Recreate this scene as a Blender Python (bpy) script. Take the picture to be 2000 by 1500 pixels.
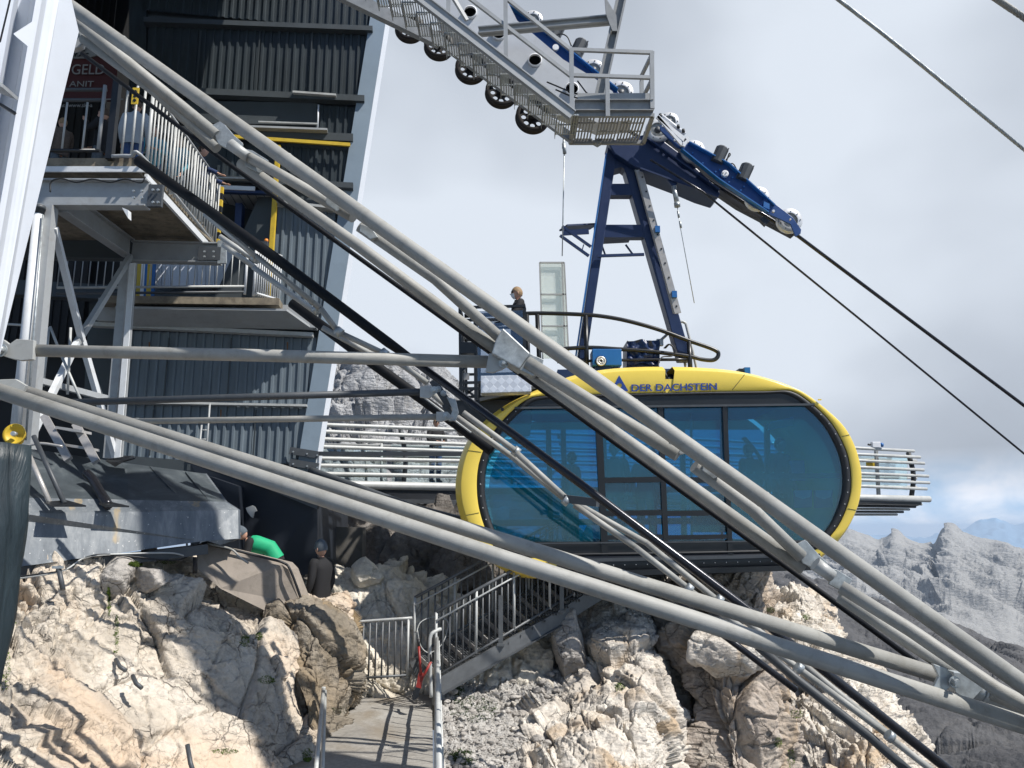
import bpy, bmesh, math, random
from mathutils import Vector, Matrix, noise
R = math.radians
random.seed(7)
for o in list(bpy.data.objects): bpy.data.objects.remove(o)
scene = bpy.context.scene
COL = scene.collection

# ------------------------------------------------------------ camera
PITCH = R(10.6); FPX = 1500.0
cam_d = bpy.data.cameras.new('camera'); cam = bpy.data.objects.new('camera', cam_d)
COL.objects.link(cam); scene.camera = cam
cam_d.sensor_width = 36.0; cam_d.lens = 36.0*FPX/2000.0
cam_d.clip_start = 0.05; cam_d.clip_end = 60000
cam.location = (0, 0, 0); cam.rotation_euler = (math.pi/2+PITCH, 0, 0)
SP, CP = math.sin(PITCH), math.cos(PITCH)

# ------------------------------------------------------------ world, sun, exposure
SUN_EL = R(52); SUN_AZ = R(-27)          # azimuth measured from +X towards the camera side
w = bpy.data.worlds.new('World'); scene.world = w; w.use_nodes = True
nt = w.node_tree; N = nt.nodes; L = nt.links; N.clear()
wout = N.new('ShaderNodeOutputWorld'); bg = N.new('ShaderNodeBackground')
sky = N.new('ShaderNodeTexSky'); sky.sky_type = 'NISHITA'; sky.sun_disc = False
sky.sun_elevation = SUN_EL; sky.sun_rotation = math.pi/2 - SUN_AZ; sky.altitude = 2700
sky.air_density = 1.0; sky.dust_density = 1.0
geo = N.new('ShaderNodeTexCoord')
sep = N.new('ShaderNodeSeparateXYZ'); L.new(geo.outputs['Generated'], sep.inputs[0])
def mathn(op, a, b=None, clamp=False, tree=None):
    t = tree or nt
    m = t.nodes.new('ShaderNodeMath'); m.operation = op; m.use_clamp = clamp
    for i, x in enumerate((a, b)):
        if x is None: continue
        if isinstance(x, (int, float)): m.inputs[i].default_value = x
        else: t.links.new(x, m.inputs[i])
    return m.outputs[0]
def noisen(vec, scale, detail=5, rough=.55, dist=0.0, tree=None):
    t = tree or nt
    n = t.nodes.new('ShaderNodeTexNoise'); n.inputs['Scale'].default_value = scale
    n.inputs['Detail'].default_value = detail; n.inputs['Roughness'].default_value = rough
    n.inputs['Distortion'].default_value = dist
    if vec is not None: t.links.new(vec, n.inputs['Vector'])
    return n
def ramp(fac, stops, tree=None, interp='LINEAR'):
    t = tree or nt
    r = t.nodes.new('ShaderNodeValToRGB'); r.color_ramp.interpolation = interp
    while len(r.color_ramp.elements) < len(stops): r.color_ramp.elements.new(.5)
    for e, (p, c) in zip(r.color_ramp.elements, stops):
        e.position = p; e.color = (c[0], c[1], c[2], 1) if not isinstance(c, (int, float)) else (c, c, c, 1)
    t.links.new(fac, r.inputs[0]); return r.outputs[0]
def mixc(fac, a, b, tree=None, mode='MIX'):
    t = tree or nt
    m = t.nodes.new('ShaderNodeMix'); m.data_type = 'RGBA'; m.blend_type = mode
    for i, x in ((0, fac), (6, a), (7, b)):
        if isinstance(x, (int, float)): m.inputs[i].default_value = x
        elif isinstance(x, tuple): m.inputs[i].default_value = (x[0], x[1], x[2], 1)
        else: t.links.new(x, m.inputs[i])
    return m.outputs[2]
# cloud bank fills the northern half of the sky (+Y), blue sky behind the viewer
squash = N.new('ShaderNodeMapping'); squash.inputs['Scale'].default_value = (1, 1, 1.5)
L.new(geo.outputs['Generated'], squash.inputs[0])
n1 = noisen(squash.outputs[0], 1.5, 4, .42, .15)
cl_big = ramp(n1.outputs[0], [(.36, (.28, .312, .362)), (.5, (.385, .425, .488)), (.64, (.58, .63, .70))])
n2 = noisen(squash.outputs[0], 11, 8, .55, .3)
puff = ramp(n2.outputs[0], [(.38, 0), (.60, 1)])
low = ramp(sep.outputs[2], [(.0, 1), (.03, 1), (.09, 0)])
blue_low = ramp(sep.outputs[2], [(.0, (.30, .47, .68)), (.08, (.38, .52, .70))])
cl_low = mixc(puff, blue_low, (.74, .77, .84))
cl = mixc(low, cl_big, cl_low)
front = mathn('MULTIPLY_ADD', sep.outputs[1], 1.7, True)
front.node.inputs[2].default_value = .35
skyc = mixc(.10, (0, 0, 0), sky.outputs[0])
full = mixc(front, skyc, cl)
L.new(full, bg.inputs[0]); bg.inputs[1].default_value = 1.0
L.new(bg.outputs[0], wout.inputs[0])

sun_d = bpy.data.lights.new('sun', 'SUN'); sun_d.energy = 4.9; sun_d.angle = R(.5); sun_d.color = (1, .955, .89)
sun = bpy.data.objects.new('sun', sun_d); COL.objects.link(sun)
sdir = Vector((math.cos(SUN_EL)*math.cos(SUN_AZ), math.cos(SUN_EL)*math.sin(SUN_AZ), math.sin(SUN_EL)))
sun.rotation_euler = sdir.to_track_quat('Z', 'Y').to_euler(); sun.location = sdir*60
vs = scene.view_settings
vs.view_transform = 'Standard'; vs.look = 'None'; vs.gamma = 1; vs.use_curve_mapping = False; vs.exposure = 0.38
try:
    scene.cycles.transparent_max_bounces = 24; scene.cycles.max_bounces = 6
except Exception: pass

# ------------------------------------------------------------ coordinates
def P(u, v, d):
    """world point whose depth (world y) is d and that the viewer sees at photo pixel (u, v)"""
    x = (u-1000.0)/FPX; y = (750.0-v)/FPX
    k = d/(CP - y*SP)
    return Vector((x*k, d, (y*CP+SP)*k))
def Pz(u, v, z):
    x = (u-1000.0)/FPX; y = (750.0-v)/FPX
    k = z/(y*CP+SP)
    return Vector((x*k, (CP-y*SP)*k, z))
FY0, FYX = 18.3, .145
def FP(u, v, off=0.0):
    """point on the station facade plane Y = 18.3 + .145 X, moved off metres towards the viewer"""
    x = (u-1000.0)/FPX; y = (750.0-v)/FPX; dy = CP-y*SP; dz = y*CP+SP
    k = (FY0-off)/(dy-FYX*x)
    return Vector((x*k, dy*k, dz*k))

# ------------------------------------------------------------ materials
MATS = {}
def new_mat(name):
    m = bpy.data.materials.new(name); m.use_nodes = True
    t = m.node_tree; b = t.nodes['Principled BSDF']; MATS[name] = m
    return m, t, b
def objco(t):
    n = t.nodes.new('ShaderNodeTexCoord'); return n.outputs['Object']
def set_spec(b, v):
    b.inputs['Specular IOR Level'].default_value = v
def bump(t, b, height, strength=.3, dist=.01):
    n = t.nodes.new('ShaderNodeBump'); n.inputs['Strength'].default_value = strength; n.inputs['Distance'].default_value = dist
    t.links.new(height, n.inputs['Height']); t.links.new(n.outputs[0], b.inputs['Normal']); return n
def paint(name, col, rough=.5, metal=0.0, var=.12, scale=3.0, dirt=None, dirt_amt=.35, bumpy=.1, streak=False, spec=.5, fine=60):
    m, t, b = new_mat(name); co = objco(t)
    if streak:
        mp = t.nodes.new('ShaderNodeMapping'); mp.inputs['Scale'].default_value = (3, 3, .35); t.links.new(co, mp.inputs[0]); vec = mp.outputs[0]
    else: vec = co
    n = noisen(vec, scale, 6, .62, .2, t)
    lo = tuple(c*(1-var) for c in col); hi = tuple(min(1, c*(1+var)) for c in col)
    c = ramp(n.outputs[0], [(.3, lo), (.7, hi)], t)
    if dirt:
        n2_ = noisen(vec, scale*2.3, 8, .7, .5, t)
        f = ramp(n2_.outputs[0], [(.5, 0), (.72, dirt_amt)], t)
        c = mixc(f, c, dirt, t)
    t.links.new(c, b.inputs['Base Color'])
    b.inputs['Metallic'].default_value = metal; set_spec(b, spec)
    n3 = noisen(co, fine, 3, .5, 0, t)
    rr = t.nodes.new('ShaderNodeMapRange'); rr.inputs[3].default_value = max(.05, rough-.1); rr.inputs[4].default_value = min(1, rough+.12)
    t.links.new(n.outputs[0], rr.inputs[0]); t.links.new(rr.outputs[0], b.inputs['Roughness'])
    if bumpy: bump(t, b, n3.outputs[0], bumpy, .004)
    return m
paint('pipe_grey', (.31, .308, .288), .58, .0, .16, 3.2, (.20, .195, .17), .7, .35, fine=140)
paint('pipe_light', (.42, .43, .42), .5, .1, .12, 3, (.25, .25, .24), .5, .15)
paint('galvanised', (.40, .43, .44), .42, .55, .28, 14, (.26, .28, .28), .6, .15)
paint('galv_stair', (.115, .122, .128), .5, .3, .2, 6, (.08, .08, .08), .5, .15)
paint('steel_grey', (.33, .345, .355), .5, .1, .1, 2, (.2, .18, .15), .35, .1)
paint('steel_white', (.62, .64, .66), .5, 0, .07, 2, (.4, .38, .33), .35, .1)
paint('catwalk_grey', (.27, .28, .285), .5, .25, .14, 5, (.16, .16, .15), .4, .1)
paint('saddle_paint', (.50, .52, .55), .5, 0, .05, 2, (.35, .36, .37), .3, .05)
paint('slate_sheet_shaded', (.016, .025, .031), .5, .1, .3, 2.0, (.05, .06, .065), .35, .05, streak=True)  # near-black colour holds the roof shade on the upper facade
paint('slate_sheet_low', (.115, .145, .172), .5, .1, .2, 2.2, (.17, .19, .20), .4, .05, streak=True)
paint('slate_beam', (.042, .052, .058), .55, .1, .12, 2, (.05, .05, .05), .3, .05)
paint('trim_blue', (.21, .27, .33), .5, .1, .06, 1.0, (.15, .19, .23), .3, .05)
paint('white_sheet', (.62, .655, .71), .5, 0, .04, 1.6, (.55, .57, .6), .3, .1)
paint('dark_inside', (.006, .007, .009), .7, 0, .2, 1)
paint('navy_wall', (.006, .010, .018), .6, 0, .3, 1, (.012, .016, .02), .4, .2)
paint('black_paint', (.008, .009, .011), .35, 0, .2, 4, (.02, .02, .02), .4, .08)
paint('black_rubber', (.012, .013, .015), .5, 0, .2, 4, (.03, .03, .03), .4, .1)
paint('black_matte', (.004, .005, .007), .6, 0, .2, 4, (.012, .013, .015), .4, .1, spec=.2)
paint('black_cable', (.03, .031, .037), .22, .55, .2, 4)
paint('yellow_shell', (.82, .61, .095), .32, 0, .03, 1.2, (.68, .53, .09), .25, .02)
paint('yellow_paint', (.58, .40, .03), .5, 0, .1, 4, (.3, .2, .05), .4, .1)
paint('blue_lit', (.007, .05, .19), .38, 0, .12, 3, (.01, .03, .1), .3, .08)  # carriage beam blue, brightened in the colour to look sunlit
paint('blue_paint', (.003, .018, .075), .42, 0, .12, 3, (.01, .03, .1), .3, .08)
paint('blue_bright', (.012, .12, .36), .4, 0, .1, 3)
paint('blue_text', (.012, .05, .25), .4, 0, .02, 3, bumpy=0)
paint('white_metal', (.62, .63, .64), .32, .2, .08, 8, (.4, .4, .4), .3, .05)
paint('white_paint', (.75, .76, .78), .5, 0, .05, 3)
paint('orange_lamp', (.8, .25, .03), .4, 0, .05, 3)
paint('rust_wheel', (.018, .014, .012), .6, .2, .35, 8, (.05, .03, .02), .35, .2)
paint('wood_deck', (.20, .17, .125), .8, 0, .4, 3, (.07, .055, .04), .8, .6, streak=False)
paint('concrete', (.30, .29, .27), .85, 0, .15, 3, (.19, .18, .165), .6, .5)
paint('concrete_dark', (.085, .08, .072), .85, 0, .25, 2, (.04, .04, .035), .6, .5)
paint('concrete_brown', (.26, .225, .19), .85, 0, .15, 3, (.15, .13, .10), .6, .4)
paint('red_paint', (.24, .02, .015), .45, 0, .1, 5)
paint('poster_red', (.05, .004, .004), .5, 0, .08, 2)
paint('poster_white', (.22, .22, .22), .5, 0, .04, 2)
paint('cloth_black', (.008, .008, .010), .85, 0, .25, 8)
paint('cloth_navy', (.012, .028, .085), .8, 0, .2, 9)
paint('cloth_jeans', (.03, .07, .18), .85, 0, .2, 9)
paint('cloth_green', (.005, .33, .15), .7, 0, .1, 9)
paint('cloth_cyan', (.06, .30, .38), .8, 0, .15, 9)
paint('cloth_white', (.36, .40, .43), .8, 0, .1, 9)
paint('cloth_grey', (.09, .11, .13), .9, 0, .25, 25)
paint('cloth_brown', (.12, .09, .07), .9, 0, .25, 25)
paint('skin', (.52, .30, .215), .6, 0, .08, 12)
paint('hair_brown', (.06, .035, .02), .7, 0, .3, 40)
paint('hair_fair', (.26, .17, .09), .7, 0, .3, 40)
paint('mask_white', (.8, .82, .84), .7, 0, .03, 12)
paint('ladder_alu', (.40, .385, .37), .38, .3, .1, 10, (.25, .24, .22), .4, .05)
paint('pipe_dark', (.055, .062, .07), .5, .1, .15, 3, (.1, .1, .1), .3, .05)

def plinth_mat():
    m, t, b = new_mat('plinth_sheet'); co = objco(t)
    mp = t.nodes.new('ShaderNodeMapping'); mp.inputs['Scale'].default_value = (3.2, 3.2, .22); t.links.new(co, mp.inputs[0])
    n = noisen(mp.outputs[0], 1.9, 9, .7, .3, t)
    c = ramp(n.outputs[0], [(.34, (.10, .115, .13)), (.5, (.145, .163, .18)), (.66, (.23, .245, .255))], t)
    n_ = noisen(mp.outputs[0], 1.1, 3, .5, .1, t)
    f = ramp(n_.outputs[0], [(.62, 0), (.66, .55), (.70, .1)], t)
    c = mixc(f, c, (.42, .30, .13), t)
    n3 = noisen(co, 30, 2, .5, 0, t); sp = ramp(n3.outputs[0], [(.70, 0), (.74, .7)], t)
    c = mixc(sp, c, (.6, .6, .58), t)
    t.links.new(c, b.inputs['Base Color']); b.inputs['Roughness'].default_value = .42; b.inputs['Metallic'].default_value = .15
    n4 = noisen(co, 8, 5, .5, 0, t); bump(t, b, n4.outputs[0], .25, .01)
plinth_mat()
def membrane_mat():
    m, t, b = new_mat('membrane'); co = objco(t)
    n = noisen(co, 2.4, 8, .65, .5, t)
    c = ramp(n.outputs[0], [(.3, (.032, .040, .046)), (.55, (.06, .072, .08)), (.75, (.13, .145, .15))], t)
    t.links.new(c, b.inputs['Base Color']); b.inputs['Roughness'].default_value = .36
    n4 = noisen(co, 12, 5, .5, 0, t); bump(t, b, n4.outputs[0], .2, .005)
membrane_mat()
def tarp_mat():
    m, t, b = new_mat('tarp'); co = objco(t)
    mp = t.nodes.new('ShaderNodeMapping'); mp.inputs['Scale'].default_value = (5, 5, .8); t.links.new(co, mp.inputs[0])
    n = noisen(mp.outputs[0], 2, 6, .6, .6, t)
    c = ramp(n.outputs[0], [(.3, (.006, .012, .016)), (.7, (.025, .04, .048))], t)
    t.links.new(c, b.inputs['Base Color']); b.inputs['Roughness'].default_value = .45
    bump(t, b, n.outputs[0], .8, .03)
tarp_mat()
def diamond_mat():
    m, t, b = new_mat('tread_plate'); co = objco(t)
    mp = t.nodes.new('ShaderNodeMapping'); mp.inputs['Scale'].default_value = (11, 0, 11); mp.inputs['Rotation'].default_value = (0, R(45), 0)
    t.links.new(co, mp.inputs[0])
    ch = t.nodes.new('ShaderNodeTexChecker'); ch.inputs['Scale'].default_value = 1.0; t.links.new(mp.outputs[0], ch.inputs[0])
    c = mixc(ch.outputs[1], (.60, .62, .66), (.74, .76, .80), t)
    t.links.new(c, b.inputs['Base Color']); b.inputs['Metallic'].default_value = .3; b.inputs['Roughness'].default_value = .35
    bump(t, b, ch.outputs[1], .4, .003)
diamond_mat()
def glass_mat(name, tint, gloss=.12, rough=.02, ior=1.45, veil=None):
    m, t, b = new_mat(name); t.nodes.remove(b)
    out = [n for n in t.nodes if n.type == 'OUTPUT_MATERIAL'][0]
    tr = t.nodes.new('ShaderNodeBsdfTransparent'); tr.inputs[0].default_value = (*tint, 1)
    gl = t.nodes.new('ShaderNodeBsdfGlossy'); gl.inputs['Roughness'].default_value = rough; gl.inputs[0].default_value = (.8, .9, 1, 1)
    fr = t.nodes.new('ShaderNodeFresnel'); fr.inputs[0].default_value = ior
    f = mathn('ADD', mathn('MULTIPLY', fr.outputs[0], 1.0, tree=t), gloss, True, t)
    mx = t.nodes.new('ShaderNodeMixShader'); t.links.new(f, mx.inputs[0]); t.links.new(tr.outputs[0], mx.inputs[1]); t.links.new(gl.outputs[0], mx.inputs[2])
    res = mx.outputs[0]
    if veil:
        df = t.nodes.new('ShaderNodeBsdfDiffuse'); co = objco(t); nn_ = noisen(co, 1.3, 4, .5, .4, t)
        t.links.new(ramp(nn_.outputs[0], [(.35, tuple(c*.8 for c in veil)), (.65, tuple(c*1.2 for c in veil))], t), df.inputs[0])
        m2 = t.nodes.new('ShaderNodeMixShader'); m2.inputs[0].default_value = .10
        t.links.new(res, m2.inputs[1]); t.links.new(df.outputs[0], m2.inputs[2]); res = m2.outputs[0]
    t.links.new(res, out.inputs[0])
glass_mat('cabin_glass', (.22, .60, .79), .035, veil=(.015, .34, .46))
glass_mat('clear_glass', (.88, .94, .94), .04)
glass_mat('smoke_glass', (.55, .58, .62), .08)
def frost():
    m, t, b = new_mat('frosted_glass'); out = [n for n in t.nodes if n.type == 'OUTPUT_MATERIAL'][0]
    b.inputs['Base Color'].default_value = (.82, .85, .82, 1); b.inputs['Roughness'].default_value = .3
    tr = t.nodes.new('ShaderNodeBsdfTransparent'); tr.inputs[0].default_value = (.95, .98, .97, 1)
    mx = t.nodes.new('ShaderNodeMixShader'); mx.inputs[0].default_value = .38
    t.links.new(tr.outputs[0], mx.inputs[1]); t.links.new(b.outputs[0], mx.inputs[2]); t.links.new(mx.outputs[0], out.inputs[0])
frost()

def rock_mat(name, a, b_, c_, dark=(.10, .09, .08), crack=1.0, scale=1.0, stain=None, bumpd=.06, grain=(.72, 1.16)):
    m, t, b = new_mat(name); co = objco(t)
    wn = noisen(co, 1.1*scale, 6, .6, 0, t)
    wv = t.nodes.new('ShaderNodeVectorMath'); wv.operation = 'MULTIPLY_ADD'
    t.links.new(wn.outputs['Color'], wv.inputs[0]); wv.inputs[1].default_value = (.5/scale,)*3; t.links.new(co, wv.inputs[2])
    n = noisen(co, .9*scale, 9, .62, .4, t)
    col = ramp(n.outputs[0], [(.30, b_), (.48, a), (.66, c_)], t)
    # fine grain
    n5 = noisen(co, 14*scale, 8, .7, 0, t)
    g = ramp(n5.outputs[0], [(.25, grain[0]), (.75, grain[1])], t)
    col = mixc(1.0, col, g, t, 'MULTIPLY')
    if stain:
        n3 = noisen(co, .55*scale, 5, .5, .8, t)
        f = ramp(n3.outputs[0], [(.53, 0), (.68, .75)], t)
        col = mixc(f, col, stain, t)
    vo = t.nodes.new('ShaderNodeTexVoronoi'); vo.feature = 'DISTANCE_TO_EDGE'; vo.inputs['Scale'].default_value = 2.2*scale
    t.links.new(wv.outputs[0], vo.inputs['Vector'])
    e = ramp(vo.outputs['Distance'], [(.0, 0), (.022, 1)], t)
    vo2 = t.nodes.new('ShaderNodeTexVoronoi'); vo2.feature = 'DISTANCE_TO_EDGE'; vo2.inputs['Scale'].default_value = 7*scale
    t.links.new(wv.outputs[0], vo2.inputs['Vector'])
    e2 = ramp(vo2.outputs['Distance'], [(.0, .45), (.02, 1)], t)
    nm = noisen(co, 1.7*scale, 3, .5, 0, t); msk = ramp(nm.outputs[0], [(.45, 0), (.6, crack)], t)
    ee = mathn('MULTIPLY', e, e2, tree=t)
    inv = mathn('SUBTRACT', 1.0, ee, tree=t); fk = mathn('MULTIPLY', inv, msk, tree=t)
    col = mixc(fk, col, dark, t)
    t.links.new(col, b.inputs['Base Color']); b.inputs['Roughness'].default_value = .92; set_spec(b, .15)
    h1 = mathn('MULTIPLY', n5.outputs[0], .45, tree=t); n6 = noisen(wv.outputs[0], 4.5*scale, 8, .65, .3, t)
    h2 = mathn('ADD', h1, n6.outputs[0], tree=t); h3 = mathn('MULTIPLY', fk, -.5, tree=t); h = mathn('ADD', h2, h3, tree=t)
    n7 = t.nodes.new('ShaderNodeTexNoise'); n7.noise_type = 'RIDGED_MULTIFRACTAL'; n7.inputs['Scale'].default_value = 3.2*scale; n7.inputs['Detail'].default_value = 7; n7.inputs['Roughness'].default_value = .6
    st = t.nodes.new('ShaderNodeMapping'); st.inputs['Rotation'].default_value = (0, R(-50), 0); st.inputs['Scale'].default_value = (.45, 1.2, 1.6)
    t.links.new(co, st.inputs[0]); t.links.new(st.outputs[0], n7.inputs['Vector'])
    vf = t.nodes.new('ShaderNodeTexVoronoi'); vf.inputs['Scale'].default_value = 9*scale; t.links.new(st.outputs[0], vf.inputs['Vector'])
    h = mathn('ADD', h, mathn('MULTIPLY', n7.outputs[0], .22, tree=t), tree=t); h = mathn('ADD', h, mathn('MULTIPLY', vf.outputs['Distance'], -.5, tree=t), tree=t)
    bump(t, b, h, .9, bumpd/scale)
    return m
rock_mat('rock_cream', (.55, .49, .41), (.38, .34, .29), (.66, .605, .53), stain=(.58, .45, .33), crack=.8)
rock_mat('rock_brown', (.25, .215, .17), (.15, .13, .10), (.33, .30, .25), stain=(.28, .20, .11), crack=.7)
rock_mat('rock_pale', (.64, .585, .49), (.50, .45, .37), (.74, .69, .60), crack=.5)
rock_mat('rock_grey', (.40, .375, .345), (.28, .26, .24), (.52, .495, .46), scale=1.6)
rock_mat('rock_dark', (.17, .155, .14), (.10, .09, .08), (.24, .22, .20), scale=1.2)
rock_mat('rock_ridge', (.58, .53, .465), (.42, .38, .33), (.70, .66, .59), stain=(.42, .30, .18), scale=1.8)
rock_mat('rock_block', (.40, .345, .295), (.30, .25, .20), (.50, .45, .385), stain=(.34, .235, .13), scale=1.1, crack=.8)
rock_mat('gravel', (.48, .46, .43), (.31, .30, .285), (.58, .56, .53), scale=5, bumpd=.16)
rock_mat('path_ground', (.29, .275, .25), (.22, .205, .185), (.34, .33, .305), scale=1.2, crack=0, stain=(.20, .165, .12), bumpd=.02)
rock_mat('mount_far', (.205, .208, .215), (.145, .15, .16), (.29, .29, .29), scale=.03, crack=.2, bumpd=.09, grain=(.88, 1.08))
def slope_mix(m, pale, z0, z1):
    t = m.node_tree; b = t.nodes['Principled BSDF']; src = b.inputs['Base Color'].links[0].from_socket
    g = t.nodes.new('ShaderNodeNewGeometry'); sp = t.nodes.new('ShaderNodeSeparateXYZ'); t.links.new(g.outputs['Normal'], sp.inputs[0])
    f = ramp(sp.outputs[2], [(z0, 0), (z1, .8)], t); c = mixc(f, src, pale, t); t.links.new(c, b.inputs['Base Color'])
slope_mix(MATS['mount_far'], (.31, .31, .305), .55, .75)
rock_mat('mount_mid', (.088, .088, .092), (.068, .069, .074), (.115, .115, .118), scale=.12, crack=.2, bumpd=.07, grain=(.85, 1.08))
rock_mat('cliff_grey', (.36, .365, .375), (.25, .255, .265), (.46, .465, .47), scale=.5, crack=.5, bumpd=.12)
paint('hazy_hills', (.16, .28, .42), .9, 0, .1, .001, bumpy=0)  # distance haze is put into the hills' blue base colour
paint('moss', (.10, .15, .02), .9, 0, .35, 12)
paint('grass_dark', (.03, .055, .012), .9, 0, .4, 12)
rock_mat('scree_pale', (.42, .43, .44), (.36, .37, .385), (.50, .505, .51), scale=.02, crack=0, bumpd=.1)

# ------------------------------------------------------------ mesh builder
BASE = {}
class MB:
    def __init__(s): s.v = []; s.f = []; s.sm = []
    def add(s, vs_, fs, smooth=False):
        o = len(s.v); s.v += [Vector(x) for x in vs_]
        for f in fs: s.f.append([o+i for i in f]); s.sm.append(smooth)
        return s
    def box(s, c, size, rot=None):
        c = Vector(c); M = rot or Matrix.Identity(3)
        vs_ = [c + M @ Vector((size[0]*.5*x, size[1]*.5*y, size[2]*.5*z)) for x in (-1, 1) for y in (-1, 1) for z in (-1, 1)]
        return s.add(vs_, [(0, 1, 3, 2), (4, 6, 7, 5), (0, 4, 5, 1), (2, 3, 7, 6), (0, 2, 6, 4), (1, 5, 7, 3)])
    def bar(s, a, b, w_, h_, up=(0, 0, 1)):
        """rectangular bar from a to b; h_ is measured along up"""
        a = Vector(a); b = Vector(b); x = (b-a)
        if x.length < 1e-6: return s
        ln = x.length; x.normalize(); up = Vector(up); y = up.cross(x)
        if y.length < 1e-4: y = Vector((0, 1, 0)).cross(x)
        y.normalize(); z = x.cross(y)
        M = Matrix((x, y, z)).transposed()
        return s.box((a+b)/2, (ln, w_, h_), M)
    def tube(s, pts, r, n=14, caps=True):
        pts = [Vector(p) for p in pts]; rings = []
        rr = r if isinstance(r, (list, tuple)) else [r]*len(pts)
        prev = None
        for i, p in enumerate(pts):
            if i == 0: t = pts[1]-pts[0]
            elif i == len(pts)-1: t = pts[-1]-pts[-2]
            else: t = (pts[i+1]-p).normalized()+(p-pts[i-1]).normalized()
            t.normalize()
            if prev is None:
                a = Vector((0, 0, 1)).cross(t)
                if a.length < .05: a = Vector((1, 0, 0)).cross(t)
            else: a = prev - t*prev.dot(t)
            a.normalize(); prev = a; b = t.cross(a)
            rings.append([p + (a*math.cos(2*math.pi*k/n)+b*math.sin(2*math.pi*k/n))*rr[i] for k in range(n)])
        o = len(s.v); 
        for rg in rings: s.v += rg
        for i in range(len(rings)-1):
            for k in range(n):
                s.f.append([o+i*n+k, o+i*n+(k+1) % n, o+(i+1)*n+(k+1) % n, o+(i+1)*n+k]); s.sm.append(True)
        if caps:
            s.f.append([o+k for k in range(n)][::-1]); s.sm.append(False)
            s.f.append([o+(len(rings)-1)*n+k for k in range(n)]); s.sm.append(False)
        return s
    def prism(s, poly, vec, smooth=False):
        n = len(poly); vec = Vector(vec); a = [Vector(p) for p in poly]; b = [p+vec for p in a]
        fs = [[i, (i+1) % n, n+(i+1) % n, n+i] for i in range(n)]
        return s.add(a+b, [list(range(n))[::-1], [n+i for i in range(n)]]+fs)
    def lathe(s, o_, axis, prof, n=28, smooth=True, caps=True):
        """prof: list of (along, radius)"""
        o_ = Vector(o_); t = Vector(axis).normalized(); a = Vector((0, 0, 1)).cross(t)
        if a.length < .05: a = Vector((1, 0, 0)).cross(t)
        a.normalize(); b = t.cross(a); vs_ = []
        for (h, r) in prof:
            for k in range(n): vs_.append(o_+t*h+(a*math.cos(2*math.pi*k/n)+b*math.sin(2*math.pi*k/n))*r)
        fs = []
        for i in range(len(prof)-1):
            for k in range(n): fs.append((i*n+k, i*n+(k+1) % n, (i+1)*n+(k+1) % n, (i+1)*n+k))
        s.add(vs_, fs, smooth)
        if prof[0] == prof[-1]: caps = False
        if caps and prof[0][1] > 1e-5: s.f.append([len(s.v)-len(vs_)+k for k in range(n)][::-1]); s.sm.append(False)
        if caps and prof[-1][1] > 1e-5: s.f.append([len(s.v)-n+k for k in range(n)]); s.sm.append(False)
        return s
    def sphere(s, c, r, n=12, sc=(1, 1, 1)):
        prof = [(-math.cos(math.pi*i/n)*r*sc[2], math.sin(math.pi*i/n)*r) for i in range(n+1)]
        c = Vector(c); o = len(s.v); s.lathe((0, 0, 0), (0, 0, 1), prof, n*2)
        for i in range(o, len(s.v)): q = s.v[i]; s.v[i] = c+Vector((q.x*sc[0], q.y*sc[1], q.z))
        return s
    def build(s, name, mat, parent=None, bevel=0, autos=False):
        base = BASE.get(parent.name, Vector()) if parent is not None else Vector()
        me = bpy.data.meshes.new(name); me.from_pydata([v-base for v in s.v], [], s.f)
        me.polygons.foreach_set('use_smooth', s.sm)
        me.materials.append(MATS[mat] if isinstance(mat, str) else mat); me.update()
        ob = bpy.data.objects.new(name, me); COL.objects.link(ob)
        if parent is not None: ob.parent = parent; BASE[ob.name] = base
        else: BASE[ob.name] = Vector()
        if bevel:
            md = ob.modifiers.new('bevel', 'BEVEL'); md.width = bevel; md.segments = 2; md.limit_method = 'ANGLE'; md.angle_limit = R(40)
        return ob
def tag(o, label=None, cat=None, group=None, kind=None):
    if label: o['label'] = label
    if cat: o['category'] = cat
    if group: o['group'] = group
    if kind: o['kind'] = kind
    return o
def thing(name, label, cat, base=(0, 0, 0), group=None):
    o = bpy.data.objects.new(name, None); COL.objects.link(o); o.empty_display_size = .2
    o.location = base; BASE[o.name] = Vector(base); tag(o, label, cat, group); return o
def part(name, mat, parent, fn, bevel=0, label=None):
    m = MB(); fn(m); o = m.build(name, mat, parent, bevel)
    if label: o['label'] = label
    return o
def copy_obj(src, parent, offset):
    """copy a built mesh object, moved by offset in world space"""
    c = src.copy(); COL.objects.link(c); c.parent = parent; c.location = src.location + Vector(offset); BASE[c.name] = BASE.get(parent.name, Vector())
    return c
def smooth_closed(pts, k=6):
    out = []; n = len(pts)
    for i in range(n):
        p0, p1, p2, p3 = (Vector(pts[(i+j-1) % n]) for j in range(4))
        for s_ in range(k):
            t = s_/k
            out.append(.5*((2*p1)+(-p0+p2)*t+(2*p0-5*p1+4*p2-p3)*t*t+(-p0+3*p1-3*p2+p3)*t**3))
    return out
def smooth_open(pts, k=6):
    pts = [Vector(p) for p in pts]; n = len(pts); out = []
    for i in range(n-1):
        p1, p2 = pts[i], pts[i+1]; p0 = pts[i-1] if i else p1*2-p2; p3 = pts[i+2] if i+2 < n else p2*2-p1
        for s_ in range(k):
            t = s_/k
            out.append(.5*((2*p1)+(-p0+p2)*t+(2*p0-5*p1+4*p2-p3)*t*t+(-p0+3*p1-3*p2+p3)*t**3))
    out.append(pts[-1]); return out
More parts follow.
